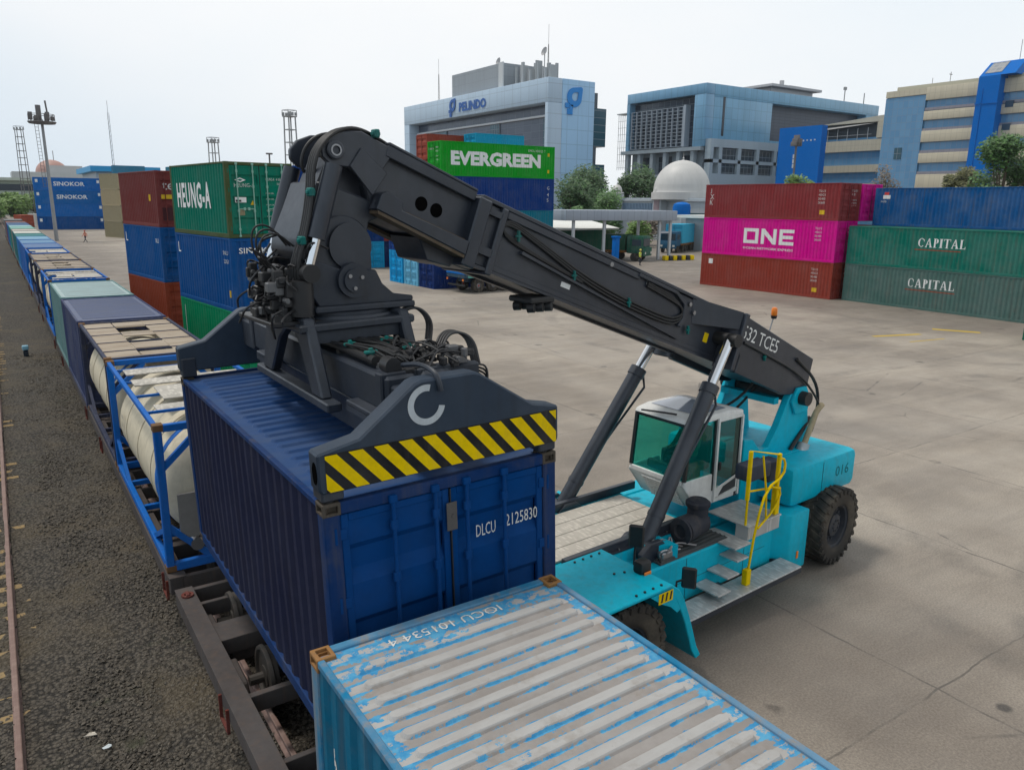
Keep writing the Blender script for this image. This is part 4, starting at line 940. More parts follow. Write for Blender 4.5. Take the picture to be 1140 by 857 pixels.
st = MB(); st.tube([(3.05, -.17, cz0+.05), (3.14, -.17, cz0+.62)], .05, 10); st.lathe([(.17, -.015), (.19, 0), (.17, .015), (.155, 0), (.17, -.015)], (0, 0, 0), 'z', 24, Matrix.Translation((3.2, -.17, cz0+.72)) @ Matrix.Rotation(R(-25), 4, 'Y')); st.box(2.98, 3.1, -.6, .2, cz1-.05, cz1+.12, bev=.04); st.box(3.4, 3.8, .12, .26, cz0+.4, cz0+.75, bev=.03); P('steering_console', st, M_BLACK, cabo)
# lift cylinders ---------------------------------------------------
for s in (-1, 1):
    b0, t0 = Vector((1.66, s*.97, 1.30)), Vector((3.80, s*.74, 4.36)); mid = b0+(t0-b0)*.77
    c = MB(); c.cyl(b0, mid, .132, n=24); dv = (t0-b0).normalized(); c.cyl(mid-dv*.14, mid+dv*.015, .15, n=24); c.cyl(b0+dv*.55, b0+dv*.62, .142, n=24); c.cyl(b0-Vector((0, .17, 0)), b0+Vector((0, .17, 0)), .17, n=20)
    c.tube([b0+Vector((.16, -.03, .3)), mid+Vector((.14, -.03, -.35)), mid+Vector((.12, 0, -.1))], .022, 8)
    co = P('lift_cylinder', c, M_BOOM); c = MB(); c.cyl(mid, t0, .088, n=24); P('rod', c, M_CHROME, co)
    lug = [(1.35, 1.2), (1.35, 1.38), (1.55, 1.52), (1.8, 1.52), (1.95, 1.38), (1.95, 1.2)]; P('cylinder_lug', MB().prism(lug, s*.97-.28, s*.97-.19, 'y', bev=.01), M_BOOM, co); P('cylinder_lug', MB().prism(lug, s*.97+.19, s*.97+.28, 'y', bev=.01), M_BOOM, co)
hz_ = MB(); rr = random.Random(8)
for k in range(9):
    a = Vector((1.75+rr.uniform(-.1, .4), -1.3+rr.uniform(-.1, .25), 1.24)); hz_.tube([a, a+Vector((rr.uniform(-.1, .2), rr.uniform(-.1, .1), rr.uniform(.15, .3))), a+Vector((rr.uniform(0, .5), rr.uniform(-.1, .15), .06))], .017, 6, 2)
hz_.box(1.7, 1.95, -1.36, -1.15, 1.235, 1.36, bev=.02); P('valve_block', hz_, M_STEEL)
# boom: u runs along the boom towards the head, v across it ----------
BA = R(20.05)
def uv(u, v): return (-cos(BA)*u+sin(BA)*v, 6.25+sin(BA)*u+cos(BA)*v)
def U(pts): return [uv(*p) for p in pts]
def up3(u, v, y): a = uv(u, v); return (a[0], y, a[1])
b = MB(); b.prism(U([(1.12, -.06), (1.12, -.84), (-4.45, -.84), (-6.2, -.92), (-6.85, -.80), (-6.80, -.2), (-4.5, -.04)]), -.45, .45, 'y', bev=.015)
b.prism(U([(1.1, -.0), (1.1, -.055), (-4.4, -.035), (-4.4, .02)]), -.49, .49, 'y', bev=.008)           # top cover plate
for s in (-1, 1):
    b.prism(U([(1.1, -.842), (1.1, -.88), (-4.3, -.88), (-4.3, -.842)]), s*.38, s*.50, 'y'); b.prism(U([(.66, -.056), (.66, -.15), (-2.0, -.14), (-2.0, -.05)]), s*.452, s*.488, 'y', bev=.008); b.prism(U([(.66, -.76), (.66, -.838), (-4.3, -.838), (-4.3, -.76)]), s*.452, s*.475, 'y', bev=.006)
boom = P('boom', b, M_BOOM)
b = MB(); b.prism(U([(1.18, -.05), (1.18, -.92), (.98, -.92), (.98, -.05)]), -.56, .56, 'y', bev=.02); b.prism(U([(.78, -.05), (.78, -.92), (.68, -.92), (.68, -.05)]), -.53, .53, 'y', bev=.02)
for s in (-1, 1): b.prism(U([(.98, -.12), (.98, -.2), (.78, -.2), (.78, -.12)]), s*.45, s*.53, 'y'); b.prism(U([(.98, -.6), (.98, -.7), (.78, -.7), (.78, -.6)]), s*.45, s*.53, 'y')
P('boom_collar', b, M_BOOM, boom)
for s in (-1, 1):                                                        # tail cheeks carrying the cylinder pins
    b = MB(); b.prism(U([(-4.32, .03), (-4.32, -.30), (-4.62, -.66), (-4.62, -.95), (-6.25, -1.0), (-6.98, -.82), (-6.9, -.16)]), s*.62, s*.74, 'y', bev=.012)
    b.prism(U([(-4.32, .03), (-4.32, -.95), (-4.42, -.95), (-4.42, .03)]), s*.452, s*.86, 'y', bev=.012)
    a = [up3(-3.35, -.02, s*.455), up3(-4.30, .03, s*.80), up3(-4.30, -.26, s*.80), up3(-3.5, -.42, s*.455)]; c2 = [(p[0], p[1]-s*.03, p[2]-.01) for p in a]
    b.raw(a+c2, [(0,1,2,3), (7,6,5,4), (0,4,5,1), (1,5,6,2), (2,6,7,3), (3,7,4,0)])
    b.prism(U([(-4.33, .03), (-4.33, -.01), (-6.9, -.2), (-6.9, -.16)]), s*.45, s*.62, 'y')
    k = P('boom_cheek', b, M_BOOM, boom)
    if s < 0:
        e = Vector(up3(-6.9, 0, 0))-Vector(up3(-4.3, 0, 0)); n_ = Vector(up3(-4.3, 1, 0))-Vector(up3(-4.3, 0, 0))
        b = MB(); write(b, '4532 TCE5', Vector(up3(-4.36, -.36, -.744)), e, n_, .23, 1.28); P('lettering', b, M_WHITE, k)
b = MB(); b.cyl((3.82, -.9, 4.36), (3.82, .9, 4.36), .11, n=18); P('cylinder_pin', b, M_BLACK, boom)
# inner boom with bent nose
i = MB(); i.prism(U([(-1.0, -.07), (1.0, -.04), (2.62, .02), (2.62, -.46), (2.42, -.72), (1.0, -.76), (-1.0, -.76)]), -.38, .38, 'y', bev=.015)
inner = P('inner_boom', i, M_BOOM, boom)
i = MB(); i.prism(U([(1.19, .03), (2.5, .075), (2.5, .045), (1.19, .0)]), -.47, .47, 'y', bev=.006)
for s in (-1, 1): i.prism(U([(1.19, -.002), (2.5, .043), (2.5, -.085), (1.19, -.12)]), s*.385, s*.47, 'y', bev=.008)
P('top_cover', i, M_BOOM, inner)
for s in (-1, 1):
    for u in (1.85, 1.63): c_ = uv(u, -.40); P('inspection_hole', MB().cyl((c_[0], s*.381, c_[1]), (c_[0], s*.384, c_[1]), .085, n=20), M_DARKGAP, inner)
    h_ = MB(); h_.prism(U([(1.19, -.63), (2.18, -.60), (2.20, -.50), (2.40, -.46), (2.48, -.52), (2.49, -.70), (1.19, -.80)]), s*.40, s*.60, 'y', bev=.012); P('slide_rail', h_, M_BOOM, inner)
    P('wear_strip', MB().prism(U([(1.25, -.626), (2.12, -.600), (2.12, -.594), (1.25, -.62)]), s*.45, s*.585, 'y'), M_BROWN, inner); P('wear_strip', MB().prism(U([(1.2, -.803), (2.47, -.705), (2.46, -.74), (1.2, -.84)]), s*.39, s*.595, 'y'), M_BROWN, inner)
P('stop_block', MB().prism(U([(1.75, -.765), (1.55, -1.0), (1.19, -.97), (1.19, -.93), (.9, -.93), (.9, -.765)]), -.36, .36, 'y', bev=.015), M_BOOM, inner)
for s in (-1, 1):
    i = MB(); i.prism(U([(2.40, .02), (2.85, .05), (3.05, -.03), (3.19, -.15), (3.24, -.28), (3.20, -.38), (3.08, -.43), (2.88, -.37), (2.68, -.42), (2.5, -.3)]), s*.383, s*.46, 'y', bev=.012); i.prism(U([(2.81, -.12), (2.43, -.26), (2.53, -.56), (2.88, -.36)]), s*.462, s*.49, 'y', bev=.008)
    i.lathe([(.10, -.02), (.10, .02), (.085, .03), (.05, .03), (.05, .015), (0, .015)], (-2.99, 0, 7.06), 'y', 18, Matrix.Translation((0, s*.475, 0)) @ Matrix.Scale(s, 4, (0, 1, 0))); np_ = P('nose_plate', i, M_BOOM, inner)
    P('pin_ring', MB().lathe([(.062, -.004), (.062, .006), (.045, .006), (.045, -.004), (.062, -.004)], (-2.99, s*.508, 7.06), 'y', 18), M_STEEL, np_)
i = MB(); i.prism([(-2.55, 7.05), (-2.98, 7.0), (-3.12, 6.72), (-2.7, 6.55), (-2.42, 6.5), (-2.3, 6.8)], -.24, .24, 'y'); P('nose_core', i, M_BOOM, inner)
gn = [(-2.1, 6.52), (-2.40, 6.50), (-2.70, 6.60), (-3.00, 6.70), (-3.16, 6.74), (-3.28, 6.45), (-3.42, 6.15), (-3.45, 5.98), (-3.30, 5.80), (-2.70, 5.74), (-2.62, 6.0), (-2.56, 6.30), (-2.36, 6.38)]
i = MB(); i.prism(gn, -.37, .37, 'y', bev=.02); gno = P('gooseneck', i, M_BOOM, inner)
for s in (-1, 1):
    i = MB(); pts = [(-2.93+.34*cos(t), 6.04+.34*sin(t)) for t in [pi*k/14 for k in range(15)]]; i.prism(pts+[(-3.25, 5.55), (-2.58, 5.55)], s*.375, s*.45, 'y', bev=.012); i.cyl((-2.86, s*.375, 6.05), (-2.86, s*.50, 6.05), .255, n=32); P('link_plate', i, M_BOOM, inner)
    i = MB(); i.box(-3.08, -2.76, s*.451, s*.454, 5.70, 5.80); P('link_slot', i, M_DARKGAP, inner)
    i = MB(); a, z = Vector((-3.055, s*.56, 6.90)), Vector((-3.40, s*.56, 5.78)); m_ = a+(z-a)*.68; i.cyl(a, m_, .098, n=20); co = P('damping_cylinder', i, M_BOOM, inner)
    i = MB(); i.cyl(m_, z, .055, n=16); P('rod', i, M_CHROME, co)
    i = MB(); i.cyl(z-Vector((0, .1, 0)), z+Vector((0, .1, 0)), .10, n=16); P('rod_eye', i, M_BLACK, co)
# hoses over the nose
i = MB()
for k in range(4):                                                       # down along the near damping cylinder
    y = -.36-.05*k; i.tube([(-1.9, -.1-.06*k, 6.98), (-2.3, -.18-.05*k, 7.17), (-2.6, -.22-.05*k, 7.30), (-2.86, y+.05, 7.30), (-3.10, y, 7.18), (-3.25, y, 6.95), (-3.30, y-.03, 6.55), (-3.40, y-.04, 6.15), (-3.50, y-.02, 5.88), (-3.56+.03*k, y, 5.6)], .021, 8, 2)
for k in range(2): y = -.08+.3*k; i.tube([(-1.9, y, 6.98), (-2.3, y, 7.17), (-2.6, y, 7.29), (-2.86, y, 7.27), (-3.04, y, 7.12), (-3.10, y, 6.9), (-3.0, y, 6.8)], .021, 8, 2)
P('hose_bundle', i, M_BLACK, inner)
i = MB()
for s_, z, y_ in ((-2.48, 7.26, -.43), (-3.30, 6.62, -.50), (-3.43, 6.12, -.51)): i.box(s_-.03, s_+.03, y_-.06, y_+.06, z-.045, z+.045, bev=.012); i.box(s_-.05, s_+.05, y_-.03, y_+.03, z-.02, z+.02, bev=.008); P('hose_clamp', i, M_CLAMP, inner); i = MB()

# hoses along the side of the outer boom
i = MB()
for k in range(3):
    r = .055*k; i.tube([up3(-.9, -.50-r*.2, -.475), up3(.1, -.42-r*.2, -.475), up3(.62, -.34-r*.4, -.475), up3(.70+.0*k, -.25+r*.3, -.475), up3(.55, -.2+r*.5, -.475), up3(.1, -.28+r*.4, -.48), up3(-1.2, -.56+r*.8, -.48), up3(-2.85, -.60+r*.8, -.48), up3(-3.15, -.50+r, -.48), up3(-3.2, -.30+r*.3, -.48), up3(-2.9, -.16-r*.5, -.48), up3(-2.2, -.12-r*.5, -.48)], .019, 8, 2)
P('boom_hose', i, M_BLACK, boom)
i = MB(); i.prism(U([(-1.95, -.05), (-2.9, -.05), (-3.2, -.16), (-3.28, -.4), (-3.2, -.56), (-3.12, -.55), (-3.19, -.4), (-3.13, -.2), (-2.88, -.1), (-1.95, -.1)]), -.51, -.455, 'y', bev=.008); i.prism(U([(.3, -.46), (-3.2, -.74), (-3.2, -.76), (.3, -.5)]), -.52, -.455, 'y'); P('hose_guard', i, M_BOOM, boom)
for u, v in ((.42, -.30), (-.7, -.48), (-1.9, -.52), (-3.4, -.55), (-5.3, -.5)): i = MB(); p = up3(u, v, -.5 if u > -4 else -.76); i.box(p[0]-.016, p[0]+.016, p[1]-.025, p[1]+.025, p[2]-.07, p[2]+.07, bev=.008); i.box(p[0]-.045, p[0]+.045, p[1]-.02, p[1]+.02, p[2]-.014, p[2]+.014, bev=.008); P('hose_clamp', i, M_CLAMP, boom)
for u, v in ((-3.45, -.2), (-3.3, -.1), (-1.35, -.06)): p = up3(u, v-.05, -.455); P('boom_bolt', MB().cyl(p, (p[0], p[1]-.04, p[2]), .035, n=12), M_STEEL, boom)
i = MB(); p0 = Vector(up3(-5.0, -.44, -.77)); p1 = Vector(up3(-6.5, -.52, -.78)); i.tube([up3(-4.6, -.42, -.76), p0, p1, (6.55, -.8, 3.0), (6.72, -.8, 2.75), (6.55, -.78, 2.3)], .022, 8, 2); i.tube([up3(-6.3, -.3, -.77), (6.62, -.72, 3.3), (6.85, -.7, 2.8), (6.7, -.7, 2.4)], .03, 8, 2); i.tube([(5.5, -.3, 3.6), (5.2, -.1, 3.05), (4.8, .2, 2.75), (4.5, .3, 2.4)], .025, 8, 2); i.tube([(5.8, -.2, 3.5), (5.5, .0, 2.95), (5.0, .2, 2.5)], .025, 8, 2); i.tube([(6.6, -.68, 2.55), (6.2, -.78, 2.35), (5.75, -.8, 2.0), (5.6, -.82, 1.5)], .04, 8, 2); P('tail_hose', i, M_BLACK, boom)
# beacon, work lights
i = MB(); i.tube([(6.35, .45, 3.62), (6.62, .38, 4.1), (6.68, .36, 4.34)], .014, 8); be = P('beacon_stem', i, M_STEEL, boom)
i = MB(); i.lathe([(.05, -.02), (.06, 0), (.06, .1), (.045, .14), (0, .15)], (6.70, .36, 4.42), 'z', 16); P('beacon', i, M_ORANGE, be)
i = MB(); i.lathe([(0, -.08), (.05, -.08), (.065, -.02), (0, -.02)], (6.70, .36, 4.42), 'z', 16); P('beacon_base', i, M_BLACK, be)
i = MB(); a = uv(-.2, -.93); i.box(a[0]-.22, a[0]+.2, -.60, -.1, a[1]-.08, a[1]-.0, bev=.02)
for k in range(3): x = a[0]-.16+.15*k; i.cyl((x, -.60, a[1]-.13), (x-.05, -.52, a[1]-.14), .06, n=14); i.cyl((x, -.30, a[1]-.13), (x-.05, -.22, a[1]-.14), .06, n=14)
P('work_light', i, M_BLACK, boom)
# ---------------------------------------------------------------- rotator on the head
rt_ = RS
hs_ = [(-3.48, 5.86), (-3.42, 5.62), (-3.28, 5.40), (-2.10, 5.40), (-2.10, 5.46), (-2.36, 5.50), (-2.50, 5.62), (-2.58, 5.78), (-3.0, 5.80), (-3.3, 5.90)]
for s in (-1, 1):
    i = MB(); i.prism(hs_, s*.46, s*.54, 'y', bev=.015); i.cyl((-2.88, s*.54, 5.68), (-2.88, s*.60, 5.68), .19, n=28); i.cyl((-2.88, s*.60, 5.68), (-2.88, s*.63, 5.68), .13, n=28); ho = P('rotator_cheek', i, M_SPR)
    i = MB()
    for k in range(3): t = 2*pi*k/3+.4; i.cyl((-2.88+.085*cos(t), s*.63, 5.68+.085*sin(t)), (-2.88+.085*cos(t), s*.645, 5.68+.085*sin(t)), .022, n=8)
    P('pin_bolt', i, M_STEEL, ho)
i = MB(); i.box(-3.35, -2.12, -.62, .62, 5.34, 5.41, bev=.015); i.lathe([(0, 5.30), (.70, 5.30), (.72, 5.27), (.72, 5.20), (.66, 5.18), (.66, 5.12), (0, 5.12)], (-2.82, 0, 0), 'z', 40); i.lathe([(0, 5.339), (.66, 5.339), (.66, 5.30), (0, 5.30)], (-2.82, 0, 0), 'z', 40); i.box(-3.2, -2.5, -.45, .45, 5.41, 5.6); P('slew_ring', i, M_SPR)
rr = random.Random(21); i = MB(); j = MB(); g2 = MB()
for k in range(90):
    c0 = Vector((-3.48+rr.uniform(-.26, .14), rr.uniform(-.50, .4), 5.54+rr.uniform(-.28, .24))); q = (rr.uniform(.025, .08), rr.uniform(.025, .08), rr.uniform(.025, .085))
    (i if k % 5 else j).box(c0.x-q[0], c0.x+q[0], c0.y-q[1], c0.y+q[1], c0.z-q[2], c0.z+q[2], bev=.012)
for k in range(40):
    c0 = Vector((-3.50+rr.uniform(-.28, .1), rr.uniform(-.6, .4), 5.55+rr.uniform(-.2, .4))); c1 = c0+Vector((rr.uniform(-.3, .3), rr.uniform(-.3, .3), rr.uniform(-.35, .3))); i.tube([c0, (c0+c1)/2+Vector((-.12, -.1, rr.uniform(-.1, .22))), c1], .013, 6, 2)
for k in range(18): c0 = Vector((-3.52+rr.uniform(-.24, .1), rr.uniform(-.58, .3), 5.56+rr.uniform(-.28, .28))); j.cyl(c0, c0+Vector((0, -.1, 0)), rr.uniform(.015, .032), n=10)
i.cyl((-3.46, -.5, 5.32), (-3.46, -.5, 5.70), .13, n=18); i.box(-3.82, -3.2, -.56, .5, 5.22, 5.27, bev=.01)
o_ = len(i.v); i.v += j.v; i.f += [[k+o_ for k in f] for f in j.f]; i.m += [1]*len(j.f); vb = P('hydraulic_valves', i, [plain('valve_black', (.022,.022,.024), .4), plain('fitting_grey', (.16,.16,.165), .45, .5)])
i = MB()
for k in range(3): i.tube([(-3.6, -.3+.12*k, 5.75), (-3.82, -.32+.12*k, 5.98), (-3.80, -.32+.13*k, 6.16+.05*k), (-3.62, -.3+.1*k, 6.2+.04*k), (-3.44, -.3+.1*k, 6.05)], .011, 8, 3)
P('hose_loop', i, M_BLACK, vb)
# ---------------------------------------------------------------- spreader (container frame: x along doors, y along the side, z up from the roof)
def SP(): return MB(BL)
a = SP(); prs = [(2.62, .12), (2.62, .46)]
def endbeam(y0, y1):
    pts = [(.0, .10), (-.02, .14), (-.02, .46), (.36, .53), (.90, .93), (.97, .95), (1.50, .95), (1.57, .93), (2.15, .55), (2.46, .48), (2.46, .14), (2.44, .10)]
    m_ = SP(); m_.prism(pts, y0, y1, 'y', bev=.018); return m_
M_SPE = paint('end_beam_grey', lin(42,56,72), dirt=.3, rust=.03, rough=.4, spec=.3, dcol=(.02,.022,.026,1)); em = endbeam(-.02, .20); eb = P('end_beam', em, M_SPE)
for x in (.1, 2.34): P('twistlock_housing', SP().box(x-.1, x+.1, .0, .22, .02, .30, bev=.015), M_SPR, eb); P('twistlock', SP().cyl((x, .1, -.06), (x, .1, .05), .05, n=12), M_STEEL, eb)
P('end_opening', SP().prism([(.06+.055*cos(2*pi*k/16), .28+.10*sin(2*pi*k/16)) for k in range(16)], -.026, -.0215, 'x'), M_DARKGAP, eb)
st_ = SP(); band = [(.045, .115), (2.425, .115), (2.425, .45), (.045, .45)]
st_.quad(*[(x, -.0235, z) for x, z in band]); st_.mi = 1; n_ = 0
for k in range(-2, 14):
    x = .02+.232*k; p = clip_poly([(x, .44), (x-.0, .44), (x+.30, .10), (x+.42, .10), (x+.13, .44)], band)
    p = [q for t, q in enumerate(p) if t == 0 or (abs(q[0]-p[t-1][0])+abs(q[1]-p[t-1][1])) > 1e-5]
    if len(p) > 2 and abs(sum(p[t-1][0]*p[t][1]-p[t][0]*p[t-1][1] for t in range(len(p)))) > 1e-3: st_.quad(*[(q[0], -.0265, q[1]) for q in p])
st_.build('hazard_band', [paint('hazard_black', (.014,.014,.016), dirt=.2, rust=.05, rough=.5), M_YELLOW], eb)
m_ = SP(); ro, ri = .185, .125; n = 30; v_ = []
for k in range(n+1):
    t = R(75)+R(275)*k/n
    for r in (ro, ri): v_.append((1.005+r*cos(t), -.024, .725+r*sin(t)))
m_.raw(v_, [(2*k, 2*k+1, 2*k+3, 2*k+2) for k in range(n)]); P('hook_symbol', m_, paint('grey_white_mark', lin(190,196,200), dirt=.2, rust=0), eb)
eb2 = P('end_beam', endbeam(5.86, 6.08), M_SPE)
for x in (.1, 2.34): P('twistlock_housing', SP().box(x-.1, x+.1, 5.84, 6.06, .02, .30, bev=.015), M_SPR, eb2)
for s in (0, 1):                                                    # twin telescopic beams
    x0, x1 = ((.88, 1.20), (1.26, 1.58))[s]
    m_ = SP(); m_.box(x0, x1, .55, 5.3, .48, .88, bev=.03); m_.box(x0-.03, x1+.03, .60, .74, .46, .91, bev=.015).box(x0-.03, x1+.03, 5.06, 5.2, .46, .91, bev=.015); m_.box(x0+.02, x1-.02, .9, 5.0, .14, .48, bev=.015); mo = P('main_beam', m_, M_SPR)
    P('telescopic_beam', SP().box(x0+.04, x1-.04, .18, .6, .40, .80, bev=.02), M_SPR, mo); P('telescopic_beam', SP().box(x0+.04, x1-.04, 5.25, 5.9, .40, .80, bev=.02), M_SPR, mo)
for q in ((.74, .878, .62, 1.25), (.74, .878, 3.8, 4.5), (1.582, 1.72, 1.4, 2.0), (1.582, 1.72, 3.8, 4.5)): P('slide_bracket', SP().box(*q, .50, .55, bev=.01).box(q[0], q[0]+.03, q[2], q[3], .44, .50), M_SPR)
m_ = SP(); m_.box(1.38, 2.02, .74, .84, .48, .86, bev=.025); m_.box(1.60, 2.02, .84, 1.35, .48, .52, bev=.01); m_.box(1.97, 2.02, .84, 1.35, .52, .84, bev=.01); eo = P('end_housing', m_, M_SPR)
P('oval_opening', SP().prism([(1.50+.0, .70), (1.53, .61), (1.58, .57), (1.76, .57), (1.81, .61), (1.83, .70), (1.80, .76), (1.74, .79), (1.58, .79), (1.52, .76)], .733, .737, 'y'), M_DARKGAP, eo)
for s in (0, 1):                                                    # saddle frame under the slew ring
    x0, x1 = ((.62, .74), (1.72, 1.84))[s]
    m_ = SP()
    m_.prism([(2.0, 1.28), (1.62, .48), (1.94, .48), (2.22, .96), (2.38, 1.10), (2.70, 1.10), (2.96, .96), (3.40, .48), (3.76, .48), (3.36, 1.28)], x0, x1, 'x', bev=.02); m_.box(x0-.02, x1+.02, 1.42, 4.0, .38, .478, bev=.015); P('saddle_leg', m_, M_SPR)
m_ = SP(); m_.box(.56, 1.90, 1.96, 3.40, 1.13, 1.22, bev=.02); m_.box(.742, 1.718, 2.02, 2.1, 1.0, 1.13).box(.742, 1.718, 3.2, 3.28, 1.0, 1.13); P('saddle_top', m_, M_SPR)
rr = random.Random(5); i = SP(); c2 = SP(); j = SP()
for x, r, e in ((.98, .045, 4.7), (1.10, .03, 4.6), (1.23, .06, 3.6), (1.36, .045, 4.7), (1.50, .03, 4.8)): i.cyl((x, 1.0, .91+r), (x, e, .91+r), r, n=12)
i.box(.95, 1.55, 1.9, 2.0, .88, .93)
for k in range(9):
    x = .92+.075*k; i.tube([(x, 4.6, .97), (x+.03, 3.6, 1.0+.02*(k % 3)), (x-.04, 2.7, .97), (x+rr.uniform(-.06, .06), 1.7, 1.02), (x+.05+rr.uniform(-.1, .1), 1.2, 1.05), (x+rr.uniform(-.05, .25), .85, .95)], .014, 7, 2)
hy = P('spreader_hydraulics', i, plain('hose_black', (.02,.02,.021), .45))
for y in (1.15, 1.7, 2.4, 3.4):
    for x in (1.0, 1.42): c2 = SP(); c2.box(x-.07, x+.07, y-.03, y+.03, 1.0, 1.035, bev=.01); c2.box(x-.02, x+.02, y-.02, y+.02, .9, 1.06, bev=.006); P('hose_clamp', c2, M_CLAMP, hy)

i = SP()
for k in range(34):
    c0 = Vector((rr.uniform(1.0, 1.9), rr.uniform(.6, 1.25), .88+rr.uniform(0, .13))); q = (rr.uniform(.02, .06), rr.uniform(.02, .06), rr.uniform(.02, .06)); (i if k % 3 else j).box(c0.x-q[0], c0.x+q[0], c0.y-q[1], c0.y+q[1], c0.z-q[2], c0.z+q[2], bev=.01)
for k in range(26):
    c0 = Vector((rr.uniform(1.0, 1.9), rr.uniform(.5, 1.3), .93)); c1 = Vector((rr.uniform(1.2, 2.0), rr.uniform(.6, 1.6), .88+rr.uniform(0, .1))); i.tube([c0, (c0+c1)/2+Vector((rr.uniform(-.1, .1), rr.uniform(-.1, .1), rr.uniform(.06, .2))), c1], .012, 6, 2)
for k in range(4): i.tube([(1.7, 1.0+.05*k, .95), (1.9, 1.15+.05*k, 1.14), (2.1, 1.0+.05*k, 1.08), (2.08, .85+.05*k, .8)], .015, 8, 3)
for k in range(3): i.tube([(1.8, 2.2+.06*k, 1.20), (2.0, 2.1+.06*k, 1.30), (2.12, 1.95+.06*k, 1.14), (1.95, 1.7+.06*k, .92)], .015, 8, 3)
for k in range(4): i.tube([(2.02, .8, .82-.03*k), (2.11, .75, .8-.05*k), (2.10, .72, .62-.03*k), (2.02, .74, .55)], .011, 6, 2)
i.cyl((1.0, .62, .96), (1.0, .78, .96), .085, n=14); i.box(1.0, 1.45, .62, .9, .87, .92); o_ = len(i.v); i.v += j.v; i.f += [[k+o_ for k in f] for f in j.f]; i.m += [1]*len(j.f); P('end_valves', i, [plain('valve_black', (.022,.022,.024), .4), plain('fitting_grey', (.16,.16,.165), .45, .5)], eo)
i = SP(); i.tube([(1.06, .55, .98), (1.10, .25, 1.04), (1.12, .0, 1.0), (1.13, -.05, .90), (1.14, -.05, .84)], .024, 8, 2); P('hook_arm', i, M_SPR, eb)

M_SEAM = plain('seam_dark', (.0,.03,.034), .6)
for b_ in ((5.9, 5.912, -1.4635, -1.4605, 1.34, 2.0), (2.2, 2.21, -1.4235, -1.4205, .45, 1.17), (3.7, 3.71, -1.4235, -1.4205, .45, 1.17), (1.0, 4.3, -1.4235, -1.4205, .78, .786)): P('panel_seam', MB().box(*b_), M_SEAM)
for x, y, z in [(.1+.16*k, -1.12, 1.60) for k in range(4)]+[(.1+.16*k, -2.3, 1.60) for k in range(4)]+[(.3, -1.7, 1.6), (.45, -1.75, 1.6)]: P('bolt', MB().cyl((x, y, z), (x, y, z+.018), .02, n=6), M_BLACK)
for k in range(9): P('bolt', MB().cyl((.35+.27*k, -.96, 1.43), (.35+.27*k, -.96, 1.45), .018, n=6), M_STEEL)
for u, v, w_, h_, m_ in ((-2.2, -.15, .16, .10, M_WHITE), (-3.9, -.62, .12, .16, M_YELLOW), (-.55, -.68, .18, .07, M_WHITE), (-3.62, -.12, .10, .10, M_YELLOW)):
    P('decal', MB().raw([up3(u, v, -.4525), up3(u-w_, v, -.4525), up3(u-w_, v+h_, -.4525), up3(u, v+h_, -.4525)], [(0, 1, 2, 3)]), m_, boom)
P('decal', MB().box(.62, .9, -.705, -.70, 1.0, 1.2), M_YELLOW)
# ---------------------------------------------------------------- container stacks in the yard
def cyard(label, corner, yaw, L, H, z, rgb, door='y-', detail='mid', group='stacked containers in the yard', roof=None, **k):
    m = cp('box_%d_%d_%d' % rgb, rgb)
    p = place((corner[0], corner[1], z), yaw, L)
    return container(label, p, yaw, L, H, m, roofmat=roof, detail=detail, door=door, group=group, **k)
M_YLW = paint('door_yellow', (.75,.48,.02), dirt=.2, rust=0)
# left stack, nearer column
hc, hy_ = (6.844, 27.911), .108
Hh = cyard('green container with large white HEUNG-A on its side, top of its stack', hc, hy_, L2, H1, 2*H1+.02, (0,112,92), barmat=cp('bar_pale', (140,180,165)), frame_mat=cp('frame_rusty_green', (70,82,52), rust=.35))
side_text(Hh, 'HEUNG-A', L2, H1, -1, 2.35, .98, .95, 3.75, M_WHITE, flat=True, glyph=glyphs('HEUNG-A', .95, 3.75, .03, gap=1.16))
end_text(Hh, [('HEUNG-A', -.92, 1.74, .13, .72), ('HEUNG-A', .22, 1.98, .09, .32), ('4 00454 0', .60, 1.98, .085, .40), ('22G1', .62, 1.84, .07)]+[('30.480 KG', .62, 1.52-.2*i, .05, .33) for i in range(5)]+[('MAX GR.', .2, 1.52-.2*i, .045, .3) for i in range(5)], L2)
g = MB(); yk = -(L2/2-.02)-.004
g.quad((-.90, yk, 1.98), (-.70, yk, 1.90), (-.50, yk, 1.98), (-.70, yk, 2.06)); g.mi = 1; g.quad((-.80, yk-.002, 1.98), (-.70, yk-.002, 1.94), (-.60, yk-.002, 1.98), (-.70, yk-.002, 2.02)); g.build('diamond_emblem', [M_WHITE, cp('box_0_112_92', (0,112,92))], Hh)
g = MB(); g.box(-.92, -.52, yk+.001, yk+.003, 1.22, 1.40); g.mi = 1; g.box(-.90, -.70, yk-.001, yk+.0005, 1.24, 1.31); g.build('customs_plate', [M_WHITE, M_BLACK], Hh)
g = MB(); g.quad((-.38, yk, 1.14), (-.2, yk, 1.14), (-.29, yk, 1.30)); g.build('warning_triangle', M_YLW, Hh); g = MB(); g.box(-.78, -.6, yk+.001, yk+.003, .78, 1.0); g.build('data_plate', paint('plate_tan', lin(150,140,110)), Hh)
g = MB(); g.box(-.8, -.5, yk+.002, yk+.005, H1-.10, H1-.03); g.box(.5, .85, yk+.002, yk+.005, H1-.10, H1-.03); g.build('yellow_marks', M_YLW, Hh)
k_ = cyard('dark blue container lettered SINOKOR under the HEUNG-A one', hc, hy_, L2, H1, H1+.01, (0,76,134), door='y+')
g = MB(); write(g, 'SINOKOR', (-.92, -L2/2-.004, 2.06), (1, 0, 0), (0, 0, 1), .20, 1.55, .01); g.build('lettering', M_WHITE, k_)
